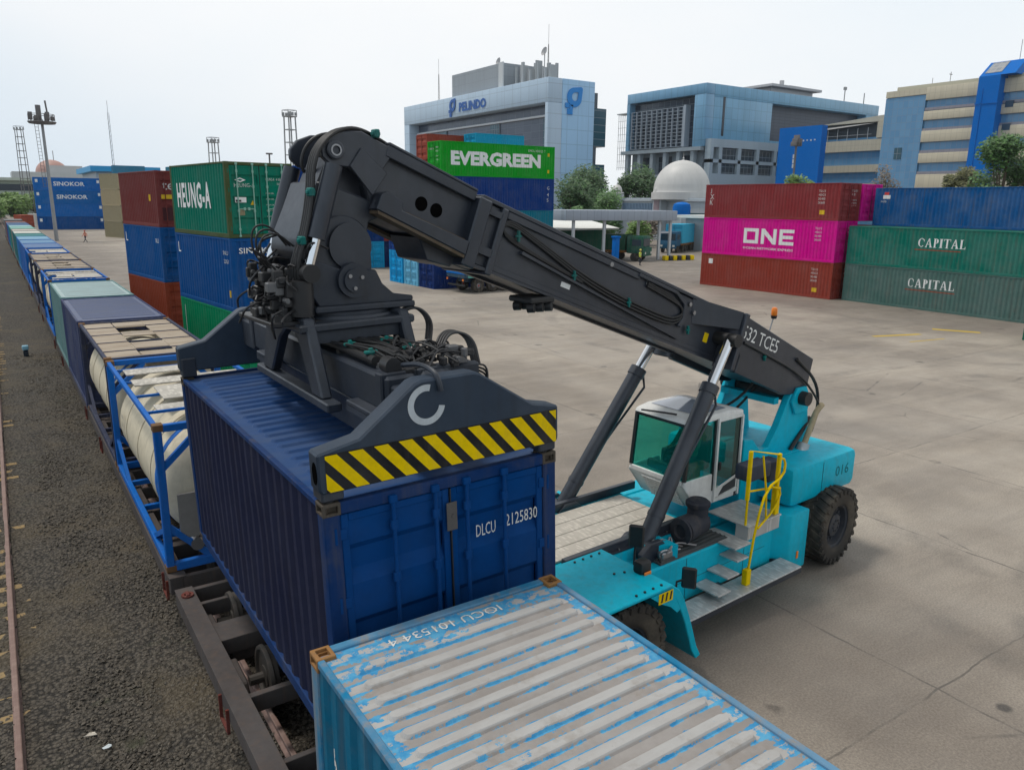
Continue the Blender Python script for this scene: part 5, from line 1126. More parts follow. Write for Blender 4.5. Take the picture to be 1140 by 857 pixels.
side_text(k_, 'SNLU', L2, H1, -1, -2.25, 2.0, .14, .5, flat=True); side_text(k_, '22G1', L2, H1, -1, -2.3, 1.7, .14, .45, flat=True); side_text(k_, 'L', L2, H1, -1, 2.75, 1.85, .4, .28, M_WHITE, flat=True); g = MB(); side_poly(k_, [[(-2.72, .5), (-2.62, .5), (-2.62, .75), (-2.72, .75)]], L2, -1, M_YLW, 'yellow_mark')
k_ = cyard('bright green container at the bottom of the HEUNG-A stack', hc, hy_, L2, H1, 0, (0,140,95)); side_poly(k_, [[(2.55, .3), (2.68, .3), (2.68, 2.3), (2.55, 2.3)]], L2, -1, M_WHITE, 'white_bar'); side_poly(k_, [[(-.6, .2), (.5, .2), (-.2, 1.4)]], L2, -1, cp('lime', (70,165,60)), 'painted_triangle')
rc, ry_ = (6.584, 39.731), .126
k_ = cyard('brown-red container with yellow door label, top of the farther stack', rc, ry_, L2, H1, 2*H1+.02, (112,54,52)); end_text(k_, [('tex', -.92, 1.72, .34, .85)], L2); g = MB(); g.box(-1.0, .9, yk+.001, yk+.004, 1.30, 1.50); g.build('yellow_label', M_YLW, k_)
g = MB(); g.box(-1.0, .9, yk+.001, yk+.004, .3, .9); g.build('data_panel', cp('maroon_dark', (70,34,38)), k_); side_poly(k_, [[(-1.95, 1.2), (-1.75, 1.2), (-1.75, 1.5), (-1.95, 1.5)]], L2, -1, M_YLW, 'yellow_mark')
k_ = cyard('blue container between the brown-red and the rust orange ones', rc, ry_, L2, H1, H1+.01, (0,80,138)); side_text(k_, 'L', L2, H1, -1, 2.75, 1.75, .45, .3, M_WHITE, flat=True); side_text(k_, 'SKLU', L2, H1, -1, -2.2, 1.85, .2, .5, M_WHITE, flat=True)
cyard('rust orange container at the bottom of the farther stack', rc, ry_, L2, H1, 0, (146,70,50))
for z, c, lab in ((2*H1+.02, (10,58,122), 'navy container behind the right edge of the HEUNG-A container'), (H1+.01, (20,80,140), 'blue container in the stack right behind the SINOKOR one'), (0, (120,60,50), 'brown container at the bottom behind the HEUNG-A stack')):
    cyard(lab, (9.75, 29.4), hy_, L2, H1, z, c)
# far blue stack
for i, (c, lab) in enumerate((((4,74,132), 'long dark blue container at the bottom of the far SINOKOR stack'), ((0,98,168), 'long blue container with no lettering, second in the far stack'), ((0,96,160), 'long blue container with white SINOKOR letters, third of the far stack'), ((0,100,172), 'long blue container with white SINOKOR letters, top of the far stack'))):
    t = container(lab, (8.05+L4/2, 185.8+WD/2, i*(H1+.01)), pi/2, L4, H1, cp('box_%d_%d_%d' % c, c), detail='far', group='far blue stack')
    if i > 1: side_text(t, 'SINOKOR', L4, H1, -1, 2.6 if i == 3 else 2.3, .95, .85, 5.6, M_WHITE, .02)
    side_poly(t, [[(5.3, 1.6), (5.75, 1.6), (5.75, 2.2), (5.3, 2.2)], [(-5.75, 1.6), (-5.3, 1.6), (-5.3, 2.2), (-5.75, 2.2)]], L4, -1, M_WHITE, 'white_marks')
for i, c in enumerate(((140,132,108), (152,142,118), (168,154,126), (158,148,122))):
    container(['beige-grey container at the bottom of the far beige stack', 'second beige-grey container of the far stack', 'third beige-grey container of the far stack', 'topmost beige container beside the blue-roofed building'][i], (18.2, 146.5, i*(H1+.01)), .35, L2, H1, cp('box_%d_%d_%d' % c, c), detail='far', group='far beige stack')
for p, c, lab, hid in (((25.2, 182), (60,120,150), 'small blue container on the far left roofline', 'container low in the far stack behind the brown-red one'), ((35.5, 181), (70,130,150), 'grey-blue container peeking above the brown-red one', 'container low in the far stack behind the HEUNG-A one')):
    for z in range(5): container(lab if z == 4 else hid, (p[0], p[1], z*(H1+.01)), pi/2, L2, H1, cp('box_%d_%d_%d' % c, c), detail='far', group='far hidden stacks')
# green stack behind the boom
ES = [((10,58,112), 'navy container at the bottom of the green topped stack'), ((10,110,130), 'teal container low in the green topped stack'), ((8,54,116), 'navy long container directly under the green lettered one'), ((24,146,40), 'vivid green container with white EVERGREEN letters behind the boom')]
for i, (c, lab) in enumerate(ES):
    t = container(lab, (32.75+L4/2, 60+WD/2, i*(H2+.005)), -pi/2, L4, H2, cp('box_%d_%d_%d' % c, c, dirt=.2), detail='mid', group='stack behind the boom')
    if i == 3: side_text(t, 'EVERGREEN', L4, H2, 1, -5.1, .92, 1.22, 9.6, M_WHITE, .05); side_text(t, 'EMCU 450125 7', L4, H2, 1, 3.1, 2.35, .2); side_poly(t, [[(5.3, 2.0), (5.5, 2.0), (5.5, 2.3), (5.3, 2.3)], [(5.3, .5), (5.5, .5), (5.5, .8), (5.3, .8)]], L4, 1, M_YLW, 'yellow_marks')
    if i == 3: end_text(t, [('EVERGREEN', -1.0, 2.2, .16, .9), ('EMCU', .2, 2.3, .14, .5), ('45G1', .2, 2.0, .14, .5), ('32.500', .3, 1.6, .1, .4), ('29.000', .3, 1.3, .1, .4)], L4)
    if i == 2: side_text(t, 'G', L4, H2, 1, 5.3, 1.9, .3); side_text(t, '4', L4, H2, 1, 5.3, 1.3, .3); side_text(t, '5', L4, H2, 1, 5.3, .8, .3)
for i in range(5):
    container('sky blue container at the very top behind the green lettered one' if i == 4 else 'container hidden low in the five high stack behind the green lettered one', (42.6+L2/2, 70.5+WD/2, i*2.71), -pi/2, L2, H1, cp('box_40_150_185', (40,150,185)), detail='mid' if i == 4 else 'far', group='five high stacks behind the boom')
    container('brown-red container at the very top, left of the sky blue one' if i == 4 else 'container hidden low in the brown-red topped stack', (39.0+L2/2-.6, 73.3+WD/2, i*2.68), -pi/2, L2, H1, cp('box_140_66_52', (140,66,52)), detail='far', group='five high stacks behind the boom')
# small stacks seen under the boom
for x, y, z, c, lab in ((27.5, 51.7, 0, (14,44,100), 'navy container with doors to the left, beside the trailer'), (27.4, 54.2, 0, (110,175,205), 'pale blue container between the navy and the cyan ones'), (27.3, 56.7, 0, (40,150,205), 'cyan blue container, end of the row beside the trailer'),
        (27.6, 51.7, 1, (50,145,170), 'teal-blue container on top of the navy one under the boom'), (27.4, 54.2, 1, (12,50,112), 'navy container on top of the pale blue one'), (27.3, 56.7, 1, (14,56,120), 'navy container on top of the cyan blue one')):
    cyard(lab, (x, y+WD), -pi/2, L2, H1, z*(H1+.01), c, group='small stacks under the boom')
for x, y, z, c, lab in ((27.45, 71.3, 0, (14,52,110), 'navy container hidden behind the boom head'), (29.95, 71.3, 0, (50,160,205), 'light blue container on the ground right of the boom head'), (32.5, 71.5, 0, (14,42,92), 'dark navy container right of the light blue one'), (29.95, 71.3, 1, (12,58,118), 'blue container on top of the light blue one'), (32.5, 71.5, 1, (150,64,58), 'rust red container on top of the dark navy one'), (35.1, 71.7, 0, (60,90,120), 'grey-blue container behind the rust red stack')):
    cyard(lab, (x, y), 0, L2, H1, z*(H1+.01), c, group='small stacks under the boom')
# right hand stacks, long sides to the camera
OX, OY = 49.19, 44.8
def long_box(label, cy_far, x, z, H, rgb, yaw=.012, **k):
    return container(label, (x+WD/2, cy_far-L4/2, z), yaw, L4, H, cp('box_%d_%d_%d' % rgb, rgb, **k), detail='mid', group='long stacks on the right')
o0 = long_box('rust red long container at the bottom, below the pink one', OY, OX, 0, H1, (138,62,52)); o1 = long_box('bright pink long container with large ONE letters', OY, OX, H1+.01, H2, (205,0,138), dirt=.15, fade=.12); o2 = long_box('dark red long container on top of the pink one', OY, OX, H1+H2+.02, H1, (128,54,56))
vs = []
zc, hh, lw = 1.02, 1.15, .27
def bar(*p): return [(-a+0.0, b) for a, b in p]
y0 = 1.95            # letters run towards -y
def rect(a, b, c, d): return [(y0-a, c), (y0-b, c), (y0-b, d), (y0-a, d)]
pol = [rect(0, 1.4, zc, zc+.25), rect(0, 1.4, zc+hh-.25, zc+hh), rect(0, .3, zc+.25, zc+hh-.25), rect(1.1, 1.4, zc+.25, zc+hh-.25)]
pol += [rect(1.65, 1.95, zc, zc+hh), rect(2.75, 3.05, zc, zc+hh), [(y0-1.95, zc+hh), (y0-1.95, zc+hh-.42), (y0-2.75, zc), (y0-2.75, zc+.42)]]
pol += [rect(3.3, 3.6, zc, zc+hh), rect(3.6, 4.6, zc, zc+.25), rect(3.6, 4.5, zc+.45, zc+.70), rect(3.6, 4.6, zc+hh-.25, zc+hh)]
side_poly(o1, pol, L4, -1, M_WHITE, 'lettering'); side_text(o1, 'OCEAN NETWORK EXPRESS', L4, H2, -1, y0+.0, .58, .17, 4.6, M_WHITE, .01)
for t, H in ((o1, H2), (o2, H1), (o0, H1)):
    for i, b in enumerate(('TLLU 5', '45G1', '30.480', '28.600')): side_text(t, b, L4, H, -1, -4.35, H-.62-.27*i, .15, .55)
    end_text(t, [('TLLU 519', .15, H-.6, .15, .7), ('45G1', .15, H-.85, .15, .4), ('30.480 KGS', .2, H-1.2, .09, .6), ('3.850 KGS', .2, H-1.4, .09, .6), ('28.600 KGS', .2, H-1.6, .09, .6)], L4)
for t in (o0, o2): side_poly(t, [[(-4.55, .42), (-4.95, .42), (-4.95, .72), (-4.55, .72)]], L4, -1, M_YLW, 'yellow_plate')
side_text(o2, 'K', L4, H1, -1, 5.6, 1.0, .38); side_text(o2, 'X', L4, H1, -1, 5.6, 1.45, .38); side_text(o2, 'J', L4, H1, -1, 5.6, 1.9, .38); side_poly(o0, [[(5.3, 1.8), (4.9, 1.8), (4.9, 2.2), (5.3, 2.2)]], L4, -1, M_WHITE, 'white_emblem')
CX, CY, CYW = 49.944, 32.117, R(-3.0)
def cap(label, i, rgb, dx=0.0, dy=0.0, H=H1):
    c = Vector((CX+dx, CY+dy, 0))+Matrix.Rotation(CYW, 3, 'Z') @ Vector((WD/2, -L4/2, 0))
    return container(label, (c.x, c.y, i), CYW, L4, H, cp('box_%d_%d_%d' % rgb, rgb, dirt=.4, rust=.1, fade=.25), detail='mid', group='long stacks on the right')
for i, (c, lab) in enumerate((((74,104,98), 'faded grey-green long container lettered CAPITAL at the bottom'), ((0,104,90), 'green long container lettered CAPITAL resting on the faded one'))):
    t = cap(lab, i*(H1+.01), c); side_text(t, 'CAPITAL', L4, H1, -1, .95 if i else 1.3, 1.42, .56, 3.1, M_WHITE, glyph=serif_caps('CAPITAL', .56, 3.1))
    side_poly(t, [rect(1.0-.2 if i else .5, 3.8, 1.22, 1.28)], L4, -1, cp('faded_red', (150,70,50)), 'red_line')
for i, (c, lab) in enumerate((((60,60,80), 'long container hidden behind the faded CAPITAL one'), ((70,80,80), 'long container hidden behind the green CAPITAL one'), ((0,80,134), 'long blue container above and behind the CAPITAL ones'))):
    t = cap(lab, i*(H1+.01), c, 2.55, -.1)
    if i == 2: side_poly(t, [[(5.5, 1.85), (4.95, 1.85), (4.95, 2.1), (5.5, 2.1)]], L4, -1, M_WHITE, 'white_emblem'); side_poly(t, [[(5.4, 2.11), (5.05, 2.11), (5.05, 2.3), (5.4, 2.3)]], L4, -1, plain('flag_red', (.6,.05,.04), .5), 'red_emblem'); side_text(t, 'HUB', L4, H1, -1, 5.6, 1.6, .14)
for i, (c, lab) in enumerate((((150,70,60), 'long container hidden behind the bottom rust red one'), ((150,60,60), 'long container hidden behind the pink ONE container'), ((205,0,138), 'pink long container showing its doors behind the dark red one'))):
    long_box(lab, OY, OX+2.6, [0, H1+.01, 2*H1+.3][i], H1, c)
container('green container at the right edge of the picture', (43.0+WD/2, 17.35-L4/2, 0), 0, L4, H1, cp('box_10_92_72', (10,92,72)), detail='mid', group='long stacks on the right')
# yellow lines on the concrete
M_LINE = paint('worn_yellow_line', (.52,.36,.05), dirt=.5, rust=0, rough=.8, scale=1.5, dcol=(.27,.23,.19,1))
def mark(p0, p1, w_): mb = MB(); p0, p1 = Vector((*p0, .004)), Vector((*p1, .004)); n_ = (p1-p0).cross(Vector((0, 0, 1))).normalized()*w_/2; mb.quad(p0-n_, p1-n_, p1+n_, p0+n_); return struct(mb.build('road_marking', M_LINE))
mark((37.2, 21.9), (40.1, 21.0), .3); mark((37.3, 20.0), (39.8, 19.6), .12); mark((42.4, 21.6), (43.5, 19.6), .45)
# ---------------------------------------------------------------- background buildings
def bthing(name, label, cat='building', group=None): return thing(name, label, cat, (0, 0, 0), 0, group)
def boxp(t, name, mat, *b, **k): mb = MB(); mb.box(*b, **k); return mb.build(name, mat, t)
M_PW = panels('pel_hazed_white', (.46,.58,.70,1), 3.6, 3.4, 'y', .35, .05, .12); M_PWx = panels('pel_hazed_white_side', (.35,.57,.80,1), 3.3, 3.4, 'x', .35, .05, .12)  # blue of distant haze mixed into the white cladding, stronger on the side
M_PG = facade_glass('pel_glass', (.055,.075,.115,1), (.085,.105,.15,1), 3.6, 1.7, 'y', (.10,.125,.165,1), .06); M_TG = facade_glass('teal_glass', (.01,.06,.09,1), (.02,.09,.13,1), 1.2, 1.7, 'y')
M_LB = plain('logo_blue', lin(0,82,160), .4); M_LB2 = plain('logo_light_blue', lin(0,130,210), .4); M_GRY = panels('grey_clad', (.30,.33,.36,1), 2.0, 2.4, 'y', .3, .05)
def logo(mb, o, ex, ez, h, lift=.12):
    """leaf shaped P: pointed ring over a foot made of small squares; returns in unit height h"""
    o, ex, ez = Vector(o), Vector(ex), Vector(ez)
    out_, inn = [], []
    for k in range(25):
        t = -pi/2-.0+2*pi*k/24; rx = .36
        x, z = .5+rx*cos(t), .62+.36*sin(t)
        if x > .5 and z > .62: x = .5+.40*(abs(cos(t))**.2); z = .62+.40*(abs(sin(t))**.2)
        out_.append((x, z)); xi, zi = .52+.15*cos(t), .64+.16*sin(t)
        if xi > .52 and zi > .64: xi = .52+.17*(abs(cos(t))**.3); zi = .64+.18*(abs(sin(t))**.3)
        inn.append((xi, zi))
    P3 = lambda p, d=0: o+ex*(p[0]*h)+ez*(p[1]*h)+ex.cross(ez)*d
    for d in (0, lift): mb.raw([P3(p, d) for p in out_+inn], [(k, k+1, 26+k-1+0, 26+k-2+0) if False else (k, k+1, 25+k+1, 25+k) for k in range(24)])
    mb.raw([P3(p, d) for d in (0, lift) for p in out_], [(k, k+1, 25+k+1, 25+k) for k in range(24)])
    for a, b, c, d in ((.06, .26, .22, .40), (.16, .42, -.02, .2), (.28, .44, .2, .34)):
        q = [(a, c), (b, c), (b, d), (a, d)]; mb.raw([P3(p, e) for e in (0, lift) for p in q], [(4,5,6,7), (0,1,5,4), (1,2,6,5), (2,3,7,6), (3,0,4,7)])
def pelindo():
    t = bthing('office_tower', 'haze-tinted blue-white office block with PELINDO letters and logo on the roof band')
    X0, Y0, Y1, ZT = 113, 154, 231, 35.3
    mb = MB(); mb.box(X0+4.0, 126.9, Y0+.5, Y1-.1, 0, ZT-.4); mb.build('core', M_GRY, t)
    mb = MB(); mb.box(X0, X0+4.2, Y0, Y1, 29.75, ZT, bev=.15); mb.box(X0, X0+4.2, Y0+.0, 155.2, 0, 29.745, bev=.1); mb.box(X0, X0+4.2, 227.5, Y1, 0, 29.745, bev=.1); mb.build('facade_frame', M_PW, t)
    mb = MB(); mb.box(X0+4.21, 127.2, Y0-.05, Y0+1, 0, ZT, bev=.15); mb.build('side_wall', M_PWx, t)
    mb = MB(); mb.box(X0+3.4, X0+3.95, 155.25, 227.45, 0, 29.7); mb.build('recessed_glass', M_PG, t)
    mb = MB(); mb.box(X0+2.6, X0+3.35, 155.25, 227.45, 26.9, 27.35); mb.build('white_ledge', plain('ledge_white', (.6,.62,.65), .5), t)
    for y0, y1, z0, z1 in ((209, 213, 0, 26.8), (180, 184.5, 0, 26.8), (155.6, 160, 0, 26.8)): boxp(t, 'window_strip', M_TG, X0+3.1, X0+3.39, y0, y1, z0, z1)
    o = boxp(t, 'penthouse', M_GRY, X0+2, X0+14, 177, 203.5, ZT-.39, 41.6); boxp(t, 'penthouse_louvre', plain('louvre_white', (.55,.57,.58), .5), X0+1.6, X0+1.95, 176.2, 178.3, ZT+.01, 41.7)
    for i in range(14): boxp(t, 'roof_unit', plain('chiller_grey', (.36,.38,.39), .6), X0+4+i % 3*2.5, X0+(4.5, 6, 4.7)[i % 3]+i % 3*2.5, 161+1.05*i, 161+1.05*i+(.35, .9, .5, .3)[i % 4], ZT+.01, ZT+(3.2, 4.4, 5.1, 5.0, 4.2, 5.6, 3.6, 6.2, 5.2, 5.8, 4.7, 6.3, 5.0, 5.9)[i])
    mb = MB(); write(mb, 'PELINDO', (X0-.16, 196.0, 30.9), (0, -1, 0), (0, 0, 1), 2.5, 14.4, .05); mb.build('lettering', M_LB, t)
    mb = MB(); logo(mb, (X0-.14, 202.0, 30.0), (0, -1, 0), (0, 0, 1), 4.7); mb.build('roof_logo', M_LB, t)
    mb = MB(); logo(mb, (117.6, Y0-.2, 27.4), (1, 0, 0), (0, 0, 1), 6.2); mb.build('side_logo', M_LB2, t)
    for z0, z1 in ((20.3, 29.4), (5, 16)): boxp(t, 'side_bay', M_TG, 127.25, 131.6, Y0+.6, Y0+4, z0, z1)
    boxp(t, 'side_back', plain('dark_side', (.07,.09,.11), .4), 127.21, 129, Y0+1, Y0+3, 0, 33)
    for y, z, r in ((185, 43.3, 1.0), (164, 42.8, 1.1)):
        mb = MB(); mb.cyl((X0+6, y, ZT), (X0+6, y, z), .12, n=8); mb.lathe([(0, -.2), (r*.6, -.1), (r, .25), (r*.6, -.02), (0, -.1)], (0, 0, 0), 'z', 18, Matrix.Translation((X0+6, y, z)) @ Matrix.Rotation(R(-70), 4, 'Y')); mb.build('satellite_dish', plain('dish_grey', (.33,.33,.34), .5), t)
    for p, h in (((126, 172), 16), ((124, 238-10), 15)):
        mb = MB()
        for k in range(3): a = 2*pi*k/3; mb.beam((p[0]+.35*cos(a), p[1]+.35*sin(a), ZT-.4), (p[0]+.08*cos(a), p[1]+.08*sin(a), ZT+h*.7), .07)
        for z in range(12): mb.beam((p[0]-.3+.02*z, p[1], ZT+z*h*.055), (p[0]+.3-.02*z, p[1]+.1, ZT+(z+1)*h*.055), .05)
        mb.cyl((*p, ZT+h*.65), (*p, ZT+h), .05, n=6); mb.build('roof_mast', paint('mast_grey', (.28,.27,.27), dirt=.2), t)
pelindo()
M_BC = panels('blue_clad', (.17,.36,.54,1), 2.4, 2.9, 'y', .45, .10, .10, .3); M_BCx = panels('blue_clad_x', (.19,.41,.59,1), 2.4, 2.9, 'x', .45, .12, .10, .3)
M_DGy = facade_glass('dark_glass_y', (.02,.03,.05,1), (.05,.07,.10,1), 2.4, 1.5, 'y', (.15,.18,.2,1), .06); M_DGx = panels('dark_louvre_x', (.055,.075,.11,1), 2.4, .9, 'x', .6, .1, .1, .4)
M_CON = panels('pale_frame', (.36,.44,.50,1), 6, 4, 'x', .1, .06)
def midblock():
    t = bthing('office_block', 'blue-grey clad office block with a lattice screen bay behind the mosque dome'); X0, Y0, Z0, ZT = 160, 148, 14.5, 37.5
    mb = MB(); mb.box(X0+3, 238, Y0+3, 178.5, 14, ZT-.3); mb.build('core', M_DGx, t)
    mb = MB(); mb.box(X0, X0+3.2, Y0, 178.6, 34.85, ZT, bev=.1); mb.box(X0, X0+3.2, Y0, 152, 21.6, 34.84, bev=.1); mb.box(X0, X0+3.2, 177.4, 178.6, 21.6, 34.84); mb.build('facade_frame', M_BC, t)
    mb = MB(); mb.box(X0+3.21, 239, Y0, Y0+3.2, 34.3, ZT, bev=.1); mb.box(X0+3.21, 187, Y0, Y0+3.2, 23.6, 34.29, bev=.1); mb.box(232.5, 239, Y0, Y0+3.2, 0, 34.29); mb.box(187.01, 232.4, Y0, Y0+3.2, 14, 24.3); mb.build('side_wall', M_BCx, t)
    boxp(t, 'window_slit', plain('slit_dark', (.015,.025,.04), .2), 166.6, 167.5, Y0-.06, Y0-.01, 24.5, 34.5)
    boxp(t, 'recessed_glass', M_DGy, X0+2.2, X0+2.95, 152.05, 177.35, 21.7, 34.8)
    fr = MB(); x = X0+.3
    for k in range(11): y = 156.3+k*2.05; fr.box(x, x+.6, y-.09, y+.09, 22, 32.4)
    for k in range(12): z = 22+k*.94; fr.box(x+.1, x+.45, 156.2, 177, z-.06, z+.06)
    fr.box(x-.05, x+1.9, 155.3, 156.1, 21.8, 32.7); fr.build('lattice_screen', plain('screen_grey', (.33,.38,.44), .5), t)
    sc = MB()
    for k in range(5): sc.beam((X0+.5, 179+k*.9, 16.3), (X0+.5, 179+k*.9, 32.2), .1)
    for k in range(9): sc.beam((X0+.5, 178.6, 17+k*1.9), (X0+.5, 182.8, 17+k*1.9), .09)
    sc.box(X0, X0+3, 178.65, 183, 32.2, 32.5); sc.build('side_lattice', plain('lattice_pale', (.42,.44,.45), .5), t)
    mb = MB(); mb.box(X0-.6, X0+3, Y0+.5, 180, 20.6, 21.55); mb.box(X0+2.4, X0+3, 150, 178, 14, 20.5)
    for k in range(6): mb.box(X0-.2, X0+1.0, 151+k*5.2, 152.2+k*5.2, 0, 20.55)
    mb.box(X0-.4, X0+2.3, Y0+.5, 178, 13.8, 14.6); mb.build('lower_floors', panels('grey_concrete', (.30,.36,.41,1), 5, 3, 'y', .1, .08), t)
    for k in range(3): boxp(t, 'low_window', M_DGy, X0+2.2, X0+2.38, 154+k*7.5, 159+k*7.5, 15.2, 19.6)
    mb = MB(); mb.box(X0+.8, 187+5, Y0-2.0, Y0-.06, 21.4, 23.5); mb.box(X0+.8, 192, Y0-2.0, Y0-.06, 17.4, 18.3); mb.box(X0+.8, 192, Y0-2, Y0-.06, 0, 14.6)
    for x in (160.8, 164.2, 171.8, 179.4, 187, 190.8): mb.box(x, x+1.2, Y0-2, Y0-.06, 14.6, 21.39)
    mb.build('frame_block', M_CON, t)
    for x in (165.5, 173.1, 180.7):
        for z0, z1 in ((18.35, 21.3), (14.7, 17.3)): boxp(t, 'window', facade_glass('dark_glass_x', (.02,.035,.05,1), (.05,.07,.09,1), 1.5, 1.5, 'x', (.2,.24,.27,1), .09), x, x+6.2, Y0-1.2, Y0-.9, z0, z1)
    mb = MB(); mb.box(207, 228, 165, 176, 30, 42.2); mb.box(205, 230, 163, 177, 42.3, 43.0); mb.box(216, 217, 168, 169, 43, 45.4); mb.box(220, 226, 168, 172, 43, 44.2); mb.build('roof_hut', panels('hut_white', (.48,.48,.49,1), 4, 3, 'x', .2, .06), t)
    for x, y, h in ((232, 156, 8.5), (236.5, 152, 7)): mb = MB(); mb.cyl((x, y, ZT-1), (x, y, ZT+h-3), .16, n=6); mb.box(x-.5, x+.5, y-.3, y+.3, ZT+h-3.5, ZT+h-2.6) if h > 8 else None; mb.build('roof_antenna', plain('antenna_grey', (.3,.3,.3), .5), t)
midblock()
M_BEI = panels('beige_clad', (.56,.50,.38,1), 1.2, 4.5, 'y', .35, .06, .05); M_BGL = facade_glass('sky_glass', (.09,.24,.42,1), (.12,.28,.46,1), 1.2, 1.6, 'y', (.14,.22,.33,1), .06); M_STB = paint('stair_blue', lin(0,105,190), dirt=.05, rust=0, fade=.02, rough=.3)
M_GBN = panels('grey_band', (.26,.25,.29,1), 1.2, 2, 'y', .3, .05)
def rightblock():
    t = bthing('office_building', 'beige and blue banded office building with slanted blue stair tower'); X0 = 180; Y0, Y1, ZT = 40, 110, 32.8
    boxp(t, 'core', M_BGL, X0+.6, X0+24, Y0, Y1, 0, ZT-1)
    band = MB(); g = MB()
    for z1, z0 in ((32.8, 29.7), (28.0-.3, 25.4), (23.4, 20.6), (18.5, 16.0), (13.8, 10)): band.box(X0, X0+.58, Y0, 100.4, z0+.35, z1, bev=.06)
    band.box(X0, X0+.58, 100.41, Y1, 31.4, ZT); band.box(X0+.59, X0+23, Y0, Y1-.1, ZT-.99, ZT-.2)
    band.build('beige_band', M_BEI, t)
    for z in (28.2, 23.7, 18.9, 14.2): g.box(X0+.2, X0+.58, Y0, 100.4, z-.35, z+.25); g.box(X0+.3, X0+.59, 100.41, Y1, z-.5, z+.2)
    g.build('grey_band', M_GBN, t)
    boxp(t, 'glass_front', M_BGL, X0+.15, X0+.29, 100.45, Y1, 0, 31.3)
    boxp(t, 'roof_edge', plain('roof_cream', (.5,.47,.36), .6), X0+1, X0+22, Y0, Y1-2, ZT+.0, ZT+.9)
    st = MB(); st.prism([(88.4, 0), (83.6, 0), (83.9, 28.1), (83.9, 33.4), (88.2, 33.4), (88.2, 28.1)], X0-2.2, X0+2, 'x'); st.prism([(X0-2.2, 33.41), (X0+2.0, 36.6), (X0+6, 36.6), (X0+6, 33.41)], 81.2, 88.2, 'y'); st.box(X0-2.35, X0-2.21, 87.0, 87.25, 0, 31); st.box(X0-2.35, X0-2.2, 83.7, 88.35, 27.85, 28.1); so_ = st.build('stair_tower', M_STB, t)
    sl = MB(); sl.raw([(X0-1.5, 87.5, 34.05), (X0-1.5, 84.2, 34.05), (X0+1.7, 84.2, 36.48), (X0+1.7, 87.5, 36.48)], [(0,1,2,3)]); sl.build('sloping_window', facade_glass('slope_glass', (.35,.36,.37,1), (.2,.22,.25,1), 1.1, .8, 'y', (.3,.3,.3,1), .12), so_)
    for z in (27.0, 22.4, 17.6): boxp(t, 'dark_vent', plain('vent_blue', (.01,.05,.10), .4), X0-.05, X0+.1, 81.6, 83.2, z, z+1.3)
    boxp(t, 'dark_window', M_TG, X0+.05, X0+.14, 104.6, 106.4, 17.4, 20.0)
    mb = MB(); mb.cyl((X0+3, 97, ZT), (X0+3, 97, ZT+3.2), .07, n=6); mb.box(X0+2.5, X0+3.5, 96.9, 97.1, ZT+2.6, ZT+2.75); mb.cyl((X0+3, 101, ZT), (X0+3, 101, ZT+2.4), .06, n=6); mb.cyl((X0+5, 84, 36.5), (X0+5, 84, 41), .06, n=6); mb.build('roof_antenna', plain('antenna_grey', (.3,.3,.3), .5), t)
rightblock()
def wing():
    t = bthing('office_wing', 'low beige and blue wing with roof terrace beside the blue building'); X0 = 198
    boxp(t, 'core', M_BGL, X0+.6, X0+14, 108, 142, 0, 24.5)
    mb = MB()
    for z0, z1 in ((21.0, 23.9), (15.5, 17.4), (9, 12.5)): mb.box(X0, X0+.59, 108, 142, z0, z1)
    mb.box(X0, X0+1, 108, 122.5, 24.2, 28.3); mb.build('beige_band', M_BEI, t)
    mb = MB(); mb.prism([(142, 28.4), (108, 28.4), (108, 30.2), (122, 29.9), (131, 29.2)], X0+.5, X0+14, 'x'); mb.build('roof', plain('roof_cream2', (.47,.44,.36), .6), t)
    mb = MB(); mb.box(X0+2, X0+3, 122, 142, 24.3, 28.3); mb.build('terrace_back', plain('terrace_dark', (.06,.07,.08), .5), t)
    mb = MB(); mb.raw([(X0-.4, 124, 27.9), (X0-.4, 141, 26.9), (X0+1.9, 141, 27.9), (X0+1.9, 124, 28.3)], [(0,1,2,3)])
    for k in range(6): mb.beam((X0, 125+3*k, 24), (X0, 125+3*k, 27), .12)
    mb.box(X0-.05, X0+.05, 124, 142, 25.2, 25.3); mb.build('terrace_rail', plain('rail_grey', (.4,.4,.4), .5), t)
wing()
t = bthing('blue_building', 'plain bright blue windowless building in front of the beige wing'); boxp(t, 'wall', M_STB, 176, 178.2, 123.6, 136.3, 0, 26.2)
mb = MB()
for k in range(6): mb.box(175.93, 175.99, 125.2+k*1.1, 125.6+k*1.1, 22.6-.1*(k % 2), 22.9)
for k in range(3): mb.box(175.93, 175.99, 131, 131.5, 16+k*1.2, 17+k*1.2)
mb.build('pale_fittings', plain('fitting_pale', (.5,.55,.6), .5), t)
# ---------------------------------------------------------------- mosque
t = bthing('mosque', 'white domed mosque with two small turrets behind the gate', 'mosque'); M_DOME = panels('dome_stone', (.55,.54,.52,1), 60, .9, 'y', .12, .03, .04); M_MW = panels('mosque_wall', (.40,.44,.47,1), 3, 3, 'y', .15, .05)
mb = MB(); r = 5.15; mb.lathe([(r+.35, -1.6), (r+.35, -.3), (r+.12, -.3)]+[(r*cos(a), r*sin(a)*1.06) for a in [pi/2*k/14 for k in range(15)]], (107, 103.5, 8.9), 'z', 48); d_ = mb.build('dome', M_DOME, t)
mb = MB(); mb.lathe([(.3, -.1), (.12, .2), (.18, .4), (.05, .6), (.03, 1.3), (0, 1.3)], (107, 103.5, 14.35), 'z', 10); mb.build('finial', plain('finial', (.4,.4,.4), .4), d_)
mb = MB(); mb.box(104, 118, 91, 119.5, 0, 7.6); mb.box(103.6, 118.2, 90.8, 119.7, 7.0, 7.35); mb.build('prayer_hall', M_MW, t)
mb = MB()
